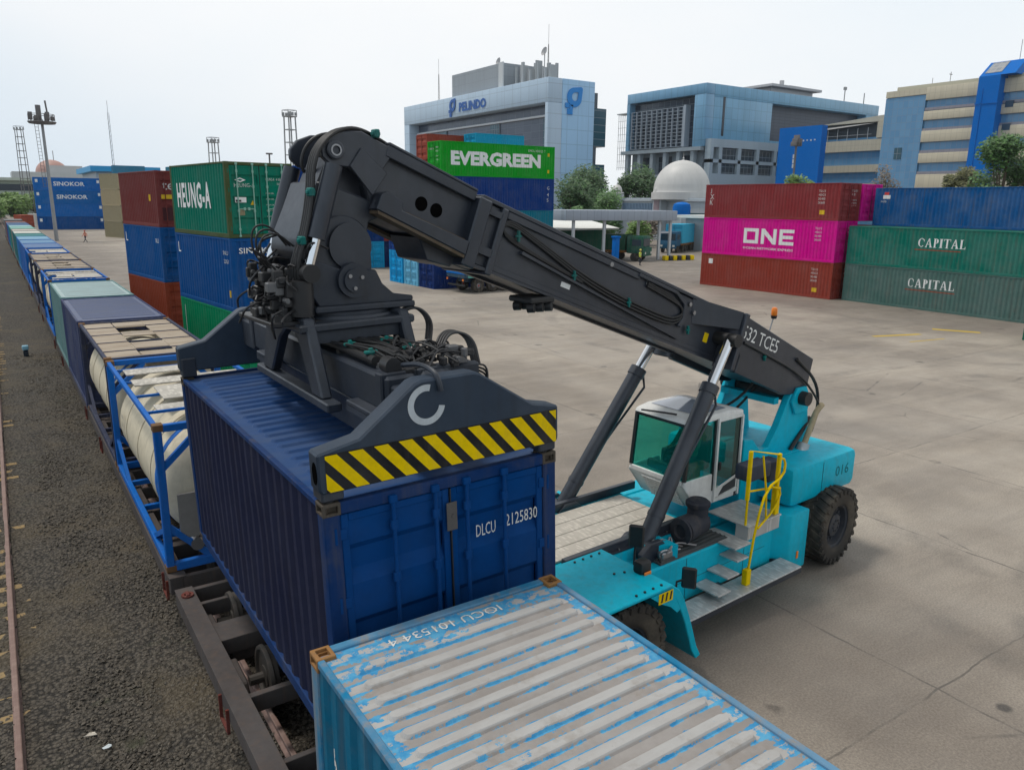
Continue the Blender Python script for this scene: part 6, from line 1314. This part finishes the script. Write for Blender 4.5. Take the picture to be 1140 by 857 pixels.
for k in range(24): mb.box(103.7, 103.98, 106.6+k*.42, 106.8+k*.42, 3.6, 6.6)
mb.build('fin_screen', plain('fin_blue', (.16,.24,.34), .5), t)
boxp(t, 'glass_wall', plain('mosque_glass', (.03,.07,.08), .15), 103.93, 103.99, 91.5, 99.5, 1.2, 5.0)
for y in (116.9, 105.0):
    mb = MB(); mb.box(102.3, 103.9, y-1.0, y+1.0, 0, 8.35); to = mb.build('turret', M_MW, t); mb = MB(); mb.lathe([(1.05, -.05), (1.05, .5)]+[(1.05*cos(a), .5+1.25*sin(a)) for a in [pi/2*k/8 for k in range(9)]], (103, y, 8.36), 'z', 20); tdm = mb.build('turret_dome', M_DOME, to)
    mb = MB(); mb.lathe([(.1, 0), (.12, .25), (.03, .4), (.03, 1.2), (0, 1.25)], (103, y, 10.1), 'z', 8); mb.build('finial', plain('finial', (.4,.4,.4), .4), tdm)
boxp(t, 'brown_panel', plain('panel_mauve', (.24,.18,.2), .5), 102.2, 102.29, 104.3, 105.7, 3, 8.2)
# ---------------------------------------------------------------- gate and things round it
t = thing('gate_canopy', 'long grey gate canopy on thin white columns', 'canopy', (0, 0, 0)); e0, e1 = Vector((53.0, 68.5)), Vector((68.2, 66.4)); dxy = (e1-e0).normalized(); nx = Vector((-dxy.y, dxy.x))
T = Matrix(((dxy.x, nx.x, 0, e0.x), (dxy.y, nx.y, 0, e0.y), (0, 0, 1, 0), (0, 0, 0, 1))); Lc = (e1-e0).length
mb = MB(T); mb.box(0, Lc, 0, 7.0, 4.6, 5.75, bev=.05); mb.build('canopy_roof', panels('canopy_grey', (.33,.37,.43,1), .9, 4, 'x', .3, .06), t)
for x, y in ((1.5, .8), (5.6, .8), (13.4, .8), (15.0, .8), (1.5, 6), (9, 6), (14, 6)): mb = MB(T); mb.box(x-.14, x+.14, y-.14, y+.14, 0, 4.59); mb.build('column', plain('column_white', (.5,.52,.54), .5), t)
MB(T).box(13.5, 15.0, .72, .88, 3.1, 3.3).build('crossbar', plain('column_white', (.5,.52,.54), .5), t); MB(T).box(-.2, 1.4, .72, .88, 2.0, 2.15).build('crossbar', MAT['column_white'], t)
for k in range(7):
    o = MB().box(-.28, .28, -.28, .28, 0, .55, bev=.05).build('kerb_block', M_YELLOW if k % 2 == 0 else M_BLACK); o.location = (66.2+.62*k, 66.0-.1*k, 0); tag(o, 'yellow kerb block in the row at the gate columns' if k % 2 == 0 else 'black kerb block in the row at the gate columns', 'kerb block', 'yellow and black kerb blocks at the gate')
t = thing('shed', 'low green shed with a white roof left of the gate', 'shed', (0, 0, 0)); boxp(t, 'wall', paint('shed_green', lin(20,90,70), dirt=.3), 52, 66, 77, 84, 0, 3.3); mb = MB(); mb.raw([(50.5, 73.5, 3.5), (66.3, 74.5, 3.5), (67, 85, 4.8), (50.5, 85, 4.8), (50.5, 73.5, 3.3), (66.3, 74.5, 3.3), (67, 85, 4.6), (50.5, 85, 4.6)], [(0,1,2,3), (7,6,5,4), (0,4,5,1), (1,5,6,2), (2,6,7,3), (3,7,4,0)]); mb.build('roof', plain('white_roof', (.72,.72,.68), .6), t)
t = thing('shed', 'white flat roof behind the light blue trailer container', 'shed', (0, 0, 0)); boxp(t, 'roof', plain('white_roof', (.72,.72,.68), .6), 84, 100, 74, 82, 4.6, 5.0); boxp(t, 'wall', M_MW, 85, 99, 75, 81, 0, 4.59)
def truck(label, loc, rz, cabm, load, loadm, cont):
    t = thing('truck', label, 'truck', loc, rz); mb = MB(); mb.box(-1.2, 1.2, -1.0, 1.0, .9, 2.9, bev=.15); mb.box(-1.2, 1.2, -1.25, -1.0, .6, 1.6, bev=.08); cb = mb.build('cab', cabm, t)
    mb = MB(); mb.box(-1.0, 1.0, -1.03, -1.005, 1.75, 2.6); mb.box(-1.23, -1.205, -.8, .3, 1.8, 2.5).box(1.205, 1.23, -.8, .3, 1.8, 2.5); mb.build('windscreen', plain('dark_screen', (.02,.04,.06), .1), cb)
    for x in (-.85, .85): boxp(cb, 'headlight', plain('lamp_pale', (.6,.6,.55), .2), x-.16, x+.16, -1.28, -1.255, .85, 1.1)
    boxp(t, 'bed', paint('bed_brown', lin(120,80,40), dirt=.4), -1.2, 1.2, 1.1, 9.2 if cont else 4.2, .95, 1.2)
    for y in (0, 2.6, 3.8) + ((6.6, 7.8) if cont else ()):
        for x in (-1.0, 1.0): mb = MB(); mb.cyl((x-.15, y, .5), (x+.15, y, .5), .5, n=18); mb.cyl((x-.17, y, .5), (x+.17, y, .5), .25, n=12); mb.build('wheel', M_TYRE, t)
    if load: boxp(t, 'box_body', loadm, -1.2, 1.2, 1.2, 4.2, 1.21, 3.0, bev=.05)
    return t
truck('green truck with mottled cab waiting under the gate canopy', (62.6, 66.9, 0), R(25), paint('truck_green', lin(25,88,70), dirt=.5, fade=.4), True, paint('truck_dark_green', lin(25,70,50), dirt=.4), False)
truck('flatbed truck with brown bed carrying the light blue container by the gate', (77.5, 76.5, 0), R(-62), paint('truck_blue', lin(40,90,120), dirt=.3), False, None, True)
_r = R(-62); _p = Vector((77.5, 76.5))+Matrix.Rotation(_r, 2) @ Vector((0, 4.6))
container('light blue container on the flatbed truck by the gate', (_p.x, _p.y, 1.21), _r, L2, H1, cp('box_70_160_190', (70,160,190)), detail='mid')
# trailer under the boom
t = thing('trailer', 'three axle trailer with blue sideboards parked under the boom', 'trailer', (28.6, 49.3, 0), R(-86)); mb = MB(); mb.box(-1.2, 1.2, -.6, 9.5, 1.1, 1.35, bev=.03); mb.box(-.5, .5, 0, 9, .75, 1.09); mb.build('chassis', paint('trailer_blue_grey', lin(44,74,96), dirt=.5, rust=.2), t)
for y in (.7, 2.05, 3.4):
    for x in (-1.0, 1.0): mb = MB(); mb.lathe([(.2, -.17), (.33, -.18), (.5, -.16), (.52, -.1), (.52, .1), (.5, .16), (.33, .18), (.2, .17)], (x, y, .52), 'x', 24); wh = mb.build('wheel', M_TYRE, t); mb = MB(); mb.lathe([(.33, -.15), (.26, -.08), (.12, -.13), (0, -.14)], (x, y, .52), 'x', 16); mb.lathe([(.33, .15), (.26, .08), (.12, .13), (0, .14)], (x, y, .52), 'x', 16); mb.build('rim', plain('rim_grey', (.2,.2,.21), .5), wh); mb = MB(); mb.cyl((x-.155, y, .52), (x+.155, y, .52), .07, n=10); mb.build('hub', plain('hub_red', (.4,.04,.03), .5), wh)
mb = MB(); mb.box(-1.22, 1.22, -.62, 9.5, 1.36, 2.0, bev=.03); mb.build('sideboard', cp('box_0_110_190', (0,105,180)), t); mb = MB(); mb.box(1.205, 1.235, -.3, 3.6, 1.12, 1.3); mb.build('green_stripe', plain('stripe_green', (.1,.4,.33), .5), t); mb = MB(); [MB().box(x, x+.14, -.66, -.605, .9, 1.04).build('tail_light', M_ORANGE, t) for x in (-1.1, .96)]; mb = MB(); mb.box(-1.1, 1.1, -.55, -.45, .5, .62); mb.build('rear_bumper', M_BLACK, t)
# blue pumps / barrels near gate
for x, y, lab in ((57.6, 65.2, 'tall blue ticket post under the gate canopy'),): o = MB().box(-.3, .3, -.3, .3, 0, 2.8, bev=.05).box(-.4, .4, -.4, .4, 2.8, 3.0, bev=.05).build('ticket_post', M_STB); o.location = (x, y, 0); tag(o, lab, 'post')
o = MB().lathe([(0, 0), (1.5, 0), (1.55, 1.2), (1.4, 1.8), (.8, 2.1), (0, 2.2)], (0, 0, 0), 'z', 20).build('water_tank', M_STB); o.location = (99, 95.5, 4.7); tag(o, 'blue plastic water tank beside the mosque turret', 'water tank')
o = MB().box(-1.2, 1.2, -1.2, 1.2, 0, 4.7).build('tank_stand', M_MW); o.location = (99, 95.5, 0); tag(o, 'pale stand below the blue water tank', 'stand')
# ---------------------------------------------------------------- masts
M_MAST = paint('mast_steel', (.17,.16,.16), dirt=.3, rust=.2); M_MASTL = paint('mast_pale', (.34,.35,.36), dirt=.3, rust=.05)
def lattice(name, label, p, h, wd, mat=None, plat=True, cat='lighting mast'):
    t = thing(name, label, cat, (*p, 0), .3); mb = MB(); c = [(-1,-1), (1,-1), (1,1), (-1,1)]; n = int(h/1.9)
    for x, y in c: mb.beam((x*wd/2, y*wd/2, 0), (x*wd*.36, y*wd*.36, h), .16)
    for k in range(n):
        z = h*k/n; s0 = wd/2*(1-.28*k/n)
        for i in range(4):
            a, b = c[i], c[(i+1) % 4]; mb.beam((a[0]*s0, a[1]*s0, z), (b[0]*s0, b[1]*s0, z), .12)
    mb.build('lattice', mat or M_MAST, t)
    if plat:
        mb = MB(); w2 = wd*.46; mb.box(-w2, w2, -w2, w2, h, h+.15)
        for i in range(4): a, b = c[i], c[(i+1) % 4]; mb.beam((a[0]*w2, a[1]*w2, h+1.0), (b[0]*w2, b[1]*w2, h+1.0), .08); mb.beam((a[0]*w2, a[1]*w2, h), (a[0]*w2, a[1]*w2, h+1.0), .08)
        pl_ = mb.build('platform', M_MASTL, t)
        mb = MB()
        for x in (-.8, 0, .8):
            for y in (-1, 1): mb.box(x*w2-.18, x*w2+.18, y*w2-.15, y*w2+.15, h+.2, h+.7, bev=.05)
        mb.build('floodlights', M_MASTL, pl_)
    return t
lattice('lighting_mast', 'lattice lighting mast at the far left', (9.9, 271), 25.2, 2.2); lattice('lighting_mast', 'pale lattice lighting mast behind the HEUNG-A stack', (41.2, 125), 19.2, 1.7, M_MASTL); lattice('lighting_mast', 'smaller lattice lighting mast left of the pale one', (38.2, 163), 17.2, 1.8, M_MASTL)
t = thing('lamp_mast', 'leaning steel pole with round lamp platform at the end of the train', 'lighting mast', (8.05, 137, 0)); mb = MB(); mb.cyl((0, 0, 0), (0, 0, 17.6), .28, .18, n=14); mb.build('pole', M_MASTL, t)
mb = MB(); mb.lathe([(0, 17.0), (1.7, 17.0), (1.9, 17.25), (1.85, 17.3), (0, 17.3)], (0, 0, 0), 'z', 20)
for k in range(10): a = 2*pi*k/10; mb.beam((1.7*cos(a), 1.7*sin(a), 17.3), (1.7*cos(a), 1.7*sin(a), 18.3), .07)
mb.lathe([(1.72, 18.26), (1.72, 18.34), (1.66, 18.34), (1.66, 18.26), (1.72, 18.26)], (0, 0, 0), 'z', 20); mb.build('platform', M_MAST, t); mb = MB()
for k in range(6): a = 2*pi*k/6; mb.box(1.4*cos(a)-.28, 1.4*cos(a)+.28, 1.4*sin(a)-.28, 1.4*sin(a)+.28, 17.5, 18.1+.5*(k % 2), bev=.05)
mb.cyl((.9, 0, 17.3), (.7, .1, 20.3), .12, n=8); mb.cyl((-.3, 0, 17.3), (-.3, 0, 19.6), .35, n=8); mb.build('floodlights', M_MAST, t); mb = MB()
for s in (-.22, .22): mb.beam((-.6+s, .1, 8), (-.75+s, .1, 17), .06)
for k in range(18): mb.beam((-.82-.008*k, .1, 8+.5*k), (-.38-.008*k, .1, 8+.5*k), .05)
mb.build('ladder', M_MAST, t)
for p, h, lab in (((28.8, 233), 28, 'thin tall antenna on the far left skyline'),):
    t = thing('antenna_mast', lab, 'antenna', (*p, 0)); mb = MB()
    for k in range(3): a = 2*pi*k/3; mb.beam((.35*cos(a), .35*sin(a), 0), (.2*cos(a), .2*sin(a), h), .09)
    for k in range(int(h/1.2)): mb.beam((-.28, 0, 1.2*k), (.28, 0, 1.2*k+.9), .06)
    mb.build('lattice', M_MASTL, t); mb = MB(); mb.cyl((0, 0, h), (0, 0, h+3), .05, n=6); mb.build('rod', M_MASTL, t)
t = thing('street_lamp', 'double street lamp just above the green HEUNG-A doors', 'lamp', (37.8, 125.5, 0)); mb = MB(); mb.cyl((0, 0, 0), (0, 0, 13.4), .13, n=8); mb.build('pole', M_MAST, t); mb = MB(); mb.box(-.5, .5, -.2, .2, 13.4, 13.65, bev=.06); mb.build('lamp_head', M_MAST, t)
t = thing('street_lamp', 'rusty lamp pole with boxes in front of the blue building', 'lamp', (165, 122.6, 0)); mb = MB(); mb.cyl((0, 0, 0), (0, 0, 21), .25, n=8); mb.build('pole', M_MAST, t); mb = MB()
for k in range(5): mb.box(-1.2+.5*k, -.85+.5*k, -.8, .8, 20.5+(k % 2)*.8, 21.5+(k % 3)*.8, bev=.05)
mb.build('floodlights', M_MAST, t)
# ---------------------------------------------------------------- far left buildings
t = bthing('domed_building', 'white building under a brick red dome at the far left'); boxp(t, 'wall', panels('white_far', (.50,.52,.52,1), 4, 4, 'x', .15, .05), 10, 40, 400, 425, 0, 17); mb = MB(); mb.lathe([(6.4*cos(a), 5.6*sin(a)) for a in [pi/2*k/10 for k in range(11)]], (25.5, 408, 17), 'z', 24); mb.build('dome', plain('dome_red', (.42,.24,.20), .6), t)
boxp(t, 'dome_drum', plain('drum_white', (.5,.5,.5), .6), 24, 37, 401.5, 412, 17.01, 20); mb = MB(); mb.cyl((26, 398, 22), (26, 398, 26), .15, n=6); mb.build('mast', M_MASTL, t)
t = bthing('low_building', 'low pale green building with dark windows at the left edge'); boxp(t, 'wall', plain('pale_green_wall', (.36,.42,.36), .7), 2, 22, 330, 345, 0, 12); boxp(t, 'roof', plain('pale_green_roof', (.45,.5,.43), .7), 0, 24, 328, 347, 12, 13); boxp(t, 'window_band', plain('slit_dark', (.015,.025,.04), .2), 4, 20, 329.9, 329.99, 8.5, 10.8)
t = bthing('warehouse', 'white warehouse with bright blue roof edge beyond the containers'); boxp(t, 'wall', panels('ware_white', (.50,.54,.57,1), 3, 3, 'x', .2, .05), 21, 33.5, 200, 230, 0, 12.2); boxp(t, 'roof', plain('roof_sky_blue', lin(30,150,205), .5), 19.8, 34.2, 198, 231, 12.21, 13.4); boxp(t, 'window', M_DGx, 22.5, 27, 199.9, 199.98, 8, 11)
t = bthing('warehouse', 'long grey shed low on the far left horizon'); boxp(t, 'wall', plain('shed_bluegrey', (.13,.2,.28), .6), -30, 4, 420, 440, 0, 9); boxp(t, 'roof', plain('shed_bluegrey2', (.2,.28,.36), .6), -31, 5, 419, 441, 9, 10)
for p, c, lab in (((6.2, 205, 0), (160,80,60), 'orange-red container beside the far end of the train'), ((9.5, 215, 0), (190,185,180), 'whitish container behind the orange-red one')): container(lab, p, .2, L2, H1, cp('box_%d_%d_%d' % c, c), detail='far', group='far left containers')
# ---------------------------------------------------------------- trees
def tree(name, label, p, h, r, trunk_h, n, mats, seed, leaf=.38, squash=.85, group='trees round the yard'):
    rnd = random.Random(seed); t = thing(name, label, 'tree', p, 0, group); mb = MB(); mb.tube([(0, 0, 0), (.1, .05, trunk_h*.5), (0, .1, trunk_h), (.2, 0, h*.8)], .22, 8)
    cl = []
    for k in range(16):
        a = rnd.uniform(0, 2*pi); rr_ = r*rnd.uniform(.25, .85); z = trunk_h+(h-trunk_h)*rnd.uniform(.12, .9); f = 1-.55*abs((z-trunk_h)/(h-trunk_h)-.45)/.55
        c = Vector((rr_*f*cos(a), rr_*f*sin(a), z)); cl.append((c, r*rnd.uniform(.28, .5))); mb.tube([(0, 0, trunk_h*.8), c*.5+Vector((0, 0, trunk_h*.4)), c], .07, 5)
    mb.build('trunk', paint('bark', (.10,.075,.05), dirt=.3, rust=0, rough=.9), t)
    vs, fs = [], []
    for i in range(n):
        c, cr = cl[i % len(cl)]; d = Vector((rnd.gauss(0, 1), rnd.gauss(0, 1), rnd.gauss(0, 1)*squash)).normalized()*cr*(rnd.random()**.45); q = c+d
        u = Vector((rnd.gauss(0, 1), rnd.gauss(0, 1), rnd.gauss(0, .6))).normalized(); v = u.orthogonal().normalized(); s = leaf*rnd.uniform(.5, 1.2); k = len(vs)
        vs += [(q+u*s)[:], (q+v*s*.45)[:], (q-u*s)[:], (q-v*s*.45)[:]]; fs.append((k, k+1, k+2, k+3))
    me = bpy.data.meshes.new('crown'); me.from_pydata(vs, [], fs); me.update(); link(me, 'crown', mats, t)
G1 = leafy('leaf_dark', (.02,.06,.018,1), (.055,.13,.03,1)); G2 = leafy('leaf_mid', (.03,.095,.02,1), (.09,.20,.04,1)); G3 = leafy('leaf_bright', (.07,.15,.02,1), (.16,.27,.05,1)); G4 = leafy('leaf_olive', (.06,.07,.02,1), (.15,.15,.05,1)); G5 = leafy('leaf_brownish', (.10,.08,.06,1), (.2,.16,.12,1))
TR = [((75, 95), 9.4, 5.0, 1.8, 8000, G1, .34, 'dark tree right of the blue-white office block'), ((84, 99), 8.8, 5.0, 1.5, 6500, G2, .32, 'mid green bushy tree left of the mosque'), ((72, 92), 6.0, 3.0, 1.0, 3500, G2, .3, 'low leafy bush tree below the blue-white office block'),
      ((106, 130), 13.0, 8.0, 2.5, 9000, G1, .4, 'broad dark tree between the office block and the mosque dome'), ((118, 126), 13.5, 7.5, 2.5, 9000, G1, .4, 'dark tree just left of the mosque dome'), ((126, 118), 12.0, 4.0, 3, 3500, G2, .4, 'tree peeping out right of the mosque dome'),
      ((82, 88), 4.2, 2.4, .8, 2500, G3, .28, 'bright green shrub by the white roofed shed'), ((128, 94), 12.0, 3.4, 4, 4000, G3, .34, 'bright yellow-green tree above the dark red container'), ((136, 96), 12.2, 2.8, 4, 3000, G3, .34, 'second yellow-green tree above the dark red container'), ((140, 84), 14.5, 3.4, 5, 1300, G5, .30, 'bare brownish tree before the beige wing'),
      ((134, 67), 14.0, 3.0, 5, 4200, G4, .34, 'small olive tree beside the slanted blue stair tower'), ((127.5, 57.5), 16.6, 5.0, 5, 9000, G2, .36, 'leafy tree at the right edge above the blue container'), ((130, 50.5), 17.0, 5.5, 5, 8000, G4, .36, 'olive tree at the very right edge'),
      ((6, 262), 7, 5, 1.5, 4500, G3, .6, 'green tree at the far left behind the train'), ((-2, 250), 6, 6, 1, 4000, G3, .6, 'light green bushes at the left edge horizon'), ((12, 285), 7, 5, 1.5, 4000, G3, .6, 'second green tree at the far left'), ((-9, 300), 8, 7, 1, 4000, G3, .7, 'pale green tree on the left edge'),
      ((70, 104), 5, 3, 1, 2500, G4, .3, 'dry bush behind the green truck'), ((87, 92), 4.6, 3, 1, 2500, G5, .3, 'brown scrub behind the gate columns')]
for i, (p, h, r, th, n, m, lf, lab) in enumerate(TR): tree('tree', lab, (*p, 0), h, r, th, n, m, 40+i, lf)
# ---------------------------------------------------------------- people
def body(edges_r, name, parent, mats, split):
    """one continuous skinned figure: joints {name: (pos, radius)}, bones list; split(co) -> material index"""
    J, E_ = edges_r; names = list(J); me = bpy.data.meshes.new(name); me.from_pydata([J[k][0] for k in names], [(names.index(a), names.index(b)) for a, b in E_], []); o = bpy.data.objects.new(name, me); COL.objects.link(o)
    o.modifiers.new('s', 'SKIN'); o.modifiers.new('u', 'SUBSURF').levels = 2
    for i, k in enumerate(names): sv = me.skin_vertices[0].data[i]; sv.radius = (J[k][1], J[k][1] if len(J[k]) < 3 else J[k][2]); sv.use_root = (k == 'pelvis')
    m2 = bpy.data.meshes.new_from_object(o.evaluated_get(bpy.context.evaluated_depsgraph_get())); bpy.data.objects.remove(o); m2.name = name
    for m in mats: m2.materials.append(m)
    for p in m2.polygons: p.material_index = split(p.center); p.use_smooth = True
    r_ = bpy.data.objects.new(name, m2); COL.objects.link(r_); r_.parent = parent; return r_
SKIN = plain('skin', lin(150,105,80), .55)
def standing(label, loc, rz, top, trousers, helmet, stride=.12):
    t = thing('person', label, 'person', loc, rz)
    J = {'pelvis': ((0, 0, .95), .15, .11), 'waist': ((0, 0, 1.12), .135, .1), 'chest': ((0, .01, 1.32), .17, .115), 'neck': ((0, 0, 1.47), .055), 'chin': ((0, -.015, 1.54), .06), 'head': ((0, -.01, 1.62), .085, .1), 'crown': ((0, 0, 1.69), .06)}
    Ed = [('pelvis', 'waist'), ('waist', 'chest'), ('chest', 'neck'), ('neck', 'chin'), ('chin', 'head'), ('head', 'crown')]
    for s, n in ((-1, 'l'), (1, 'r')):
        st_ = stride*s
        J.update({'hip'+n: ((s*.10, 0, .9), .10), 'knee'+n: ((s*.11, -.04-st_*.5, .5), .062), 'ank'+n: ((s*.11, st_, .09), .042), 'toe'+n: ((s*.125, st_-.15, .035), .035), 'sh'+n: ((s*.20, .01, 1.39), .062), 'el'+n: ((s*.27, .03+st_*.6, 1.12), .045), 'wr'+n: ((s*.27, -.10+st_, .90), .032), 'ha'+n: ((s*.265, -.14+st_, .80), .035)})
        Ed += [('pelvis', 'hip'+n), ('hip'+n, 'knee'+n), ('knee'+n, 'ank'+n), ('ank'+n, 'toe'+n), ('chest', 'sh'+n), ('sh'+n, 'el'+n), ('el'+n, 'wr'+n), ('wr'+n, 'ha'+n)]
    body((J, Ed), 'body', t, [top, trousers, SKIN, M_BLACK], lambda c: 3 if c.z < .1 else 2 if (c.z > 1.47 or (abs(c.x) > .2 and c.z < .95)) else 1 if c.z < .97 else 0)
    mb = MB(); mb.lathe([(.15, -.01), (.125, 0), (.12, .06), (.09, .11), (.04, .135), (0, .14)], (0, -.01, 1.66), 'z', 16); mb.build('helmet', helmet, t)
    mb = MB(); mb.lathe([(.178, 0), (.183, .02), (.178, .05)], (0, .005, 1.18), 'z', 18, Matrix.Scale(.75, 4, (0, 1, 0))); mb.build('reflective_band', M_WHITE, t); return t
M_HV = plain('hi_vis_yellow', (.55,.62,.05), .6); M_OR = plain('work_orange', (.65,.14,.05), .6); M_TRS = plain('dark_trousers', (.03,.035,.05), .8)
standing('person in a yellow high-visibility vest standing before the gate', (57.8, 61.4, 0), R(20), M_HV, M_TRS, plain('helmet_yellow', (.6,.55,.1), .4))
standing('person in orange work clothes walking at the end of the train', (11.4, 131, 0), R(-60), M_OR, M_TRS, plain('helmet_red', (.5,.05,.04), .4), .2)
def operator():
    t = thing('person', 'person in dark green shirt seated at the controls in the cab', 'person', VM @ Vector((3.66, -.17, 2.10)), VA-pi/2)
    J = {'pelvis': ((0, .0, .10), .15, .12), 'waist': ((0, .05, .28), .135, .1), 'chest': ((0, .03, .48), .165, .11), 'neck': ((0, -.01, .62), .052), 'chin': ((0, -.03, .69), .058), 'head': ((0, -.03, .77), .082, .095), 'crown': ((0, -.02, .84), .06)}
    Ed = [('pelvis', 'waist'), ('waist', 'chest'), ('chest', 'neck'), ('neck', 'chin'), ('chin', 'head'), ('head', 'crown')]
    for s, n in ((-1, 'l'), (1, 'r')):
        J.update({'hip'+n: ((s*.10, -.05, .09), .09), 'knee'+n: ((s*.14, -.42, .10), .06), 'ank'+n: ((s*.14, -.48, -.34), .042), 'toe'+n: ((s*.15, -.62, -.39), .035), 'sh'+n: ((s*.19, .02, .55), .058), 'el'+n: ((s*.25, -.10, .32), .043), 'wr'+n: ((s*.17, -.33, .30), .03), 'ha'+n: ((s*.15, -.40, .31), .034)})
        Ed += [('pelvis', 'hip'+n), ('hip'+n, 'knee'+n), ('knee'+n, 'ank'+n), ('ank'+n, 'toe'+n), ('chest', 'sh'+n), ('sh'+n, 'el'+n), ('el'+n, 'wr'+n), ('wr'+n, 'ha'+n)]
    body((J, Ed), 'body', t, [plain('green_shirt', (.05,.12,.07), .8), M_TRS, SKIN], lambda c: 2 if (c.z > .63 or (c.y < -.26 and c.z > .24)) else 1 if c.z < .16 else 0)
    mb = MB(); mb.lathe([(.10, -.03), (.098, .02), (.075, .07), (.03, .095), (0, .098)], (0, -.01, .80), 'z', 16); mb.build('hair', plain('hair_black', (.01,.009,.008), .6), t)
operator()
# ---------------------------------------------------------------- litter and small track things
rnd = random.Random(12)
for k, (x, y, c, lab) in enumerate(((.62, 9.05, (.75,.72,.68), 'crumpled white paper scrap on the gravel, the largest'), (.3, 10.6, (.55,.5,.42), 'pale stone-like scrap left of the wagon wheels'), (-.05, 9.7, (.42,.30,.10), 'rusty yellow patch of sand on the gravel'), (.45, 10.2, (.55,.6,.62), 'thin pale strip of plastic on the gravel'))):
    mb = MB(); n = 9; vs = [(0, 0, .02)]; 
    for i in range(n): a = 2*pi*i/n; r_ = rnd.uniform(.03, .085)*(2.0 if k == 2 else 1); vs.append((r_*cos(a)*1.3, r_*sin(a)*.8, rnd.uniform(0, .035)))
    mb.raw(vs+[(v[0], v[1], v[2]-.008) for v in vs], [(0, i+1, (i+1) % n+1) for i in range(n)]+[(n+1, n+1+(i+1) % n+1, n+1+i+1) for i in range(n)]+[(i+1, n+2+i, n+2+(i+1) % n, (i+1) % n+1) for i in range(n)])
    o = mb.build('paper_scrap', plain('scrap_%d' % k, c, .8)); o.location = (x, y, -.57); tag(o, lab, 'scrap', 'scraps on the ballast')
t = thing('track_box', 'small blue and dark cable box on the gravel beside the far train', 'cable box', (.62, 41, -.6)); mb = MB(); mb.box(-.10, .10, -.10, .10, 0, .30, bev=.03); mb.build('base', plain('slit_dark', (.015,.025,.04), .2), t); mb = MB(); mb.box(-.13, .13, -.13, .13, .301, .5, bev=.04); mb.build('cover', plain('box_cyan', (.2,.4,.5), .5), t)
for x, y, lab in ((4.95, 33.2, 'yellow bollard stub at the platform edge beside the grey-green container'),): o = MB().cyl((0, 0, 0), (0, 0, .8), .12, n=12).lathe([(.12, .8), (.1, .86), (0, .88)], (0, 0, 0), 'z', 12).build('bollard', M_YELLOW); o.location = (x, y, 0); tag(o, lab, 'bollard')

# ---------------------------------------------------------------- air
hz = MB().box(-160, 330, -12, 470, -1.7, 70).build('haze', M_WHITE); hm = bpy.data.materials.new('haze'); hm.use_nodes = True; hm.node_tree.nodes.clear()
pv = hm.node_tree.nodes.new('ShaderNodeVolumePrincipled'); mo_ = hm.node_tree.nodes.new('ShaderNodeOutputMaterial'); hm.node_tree.links.new(pv.outputs[0], mo_.inputs['Volume'])
pv.inputs['Density'].default_value = HAZE; pv.inputs['Color'].default_value = (.86,.92,.97,1); pv.inputs['Anisotropy'].default_value = .2
hz.data.materials.clear(); hz.data.materials.append(hm); stuff(hz)
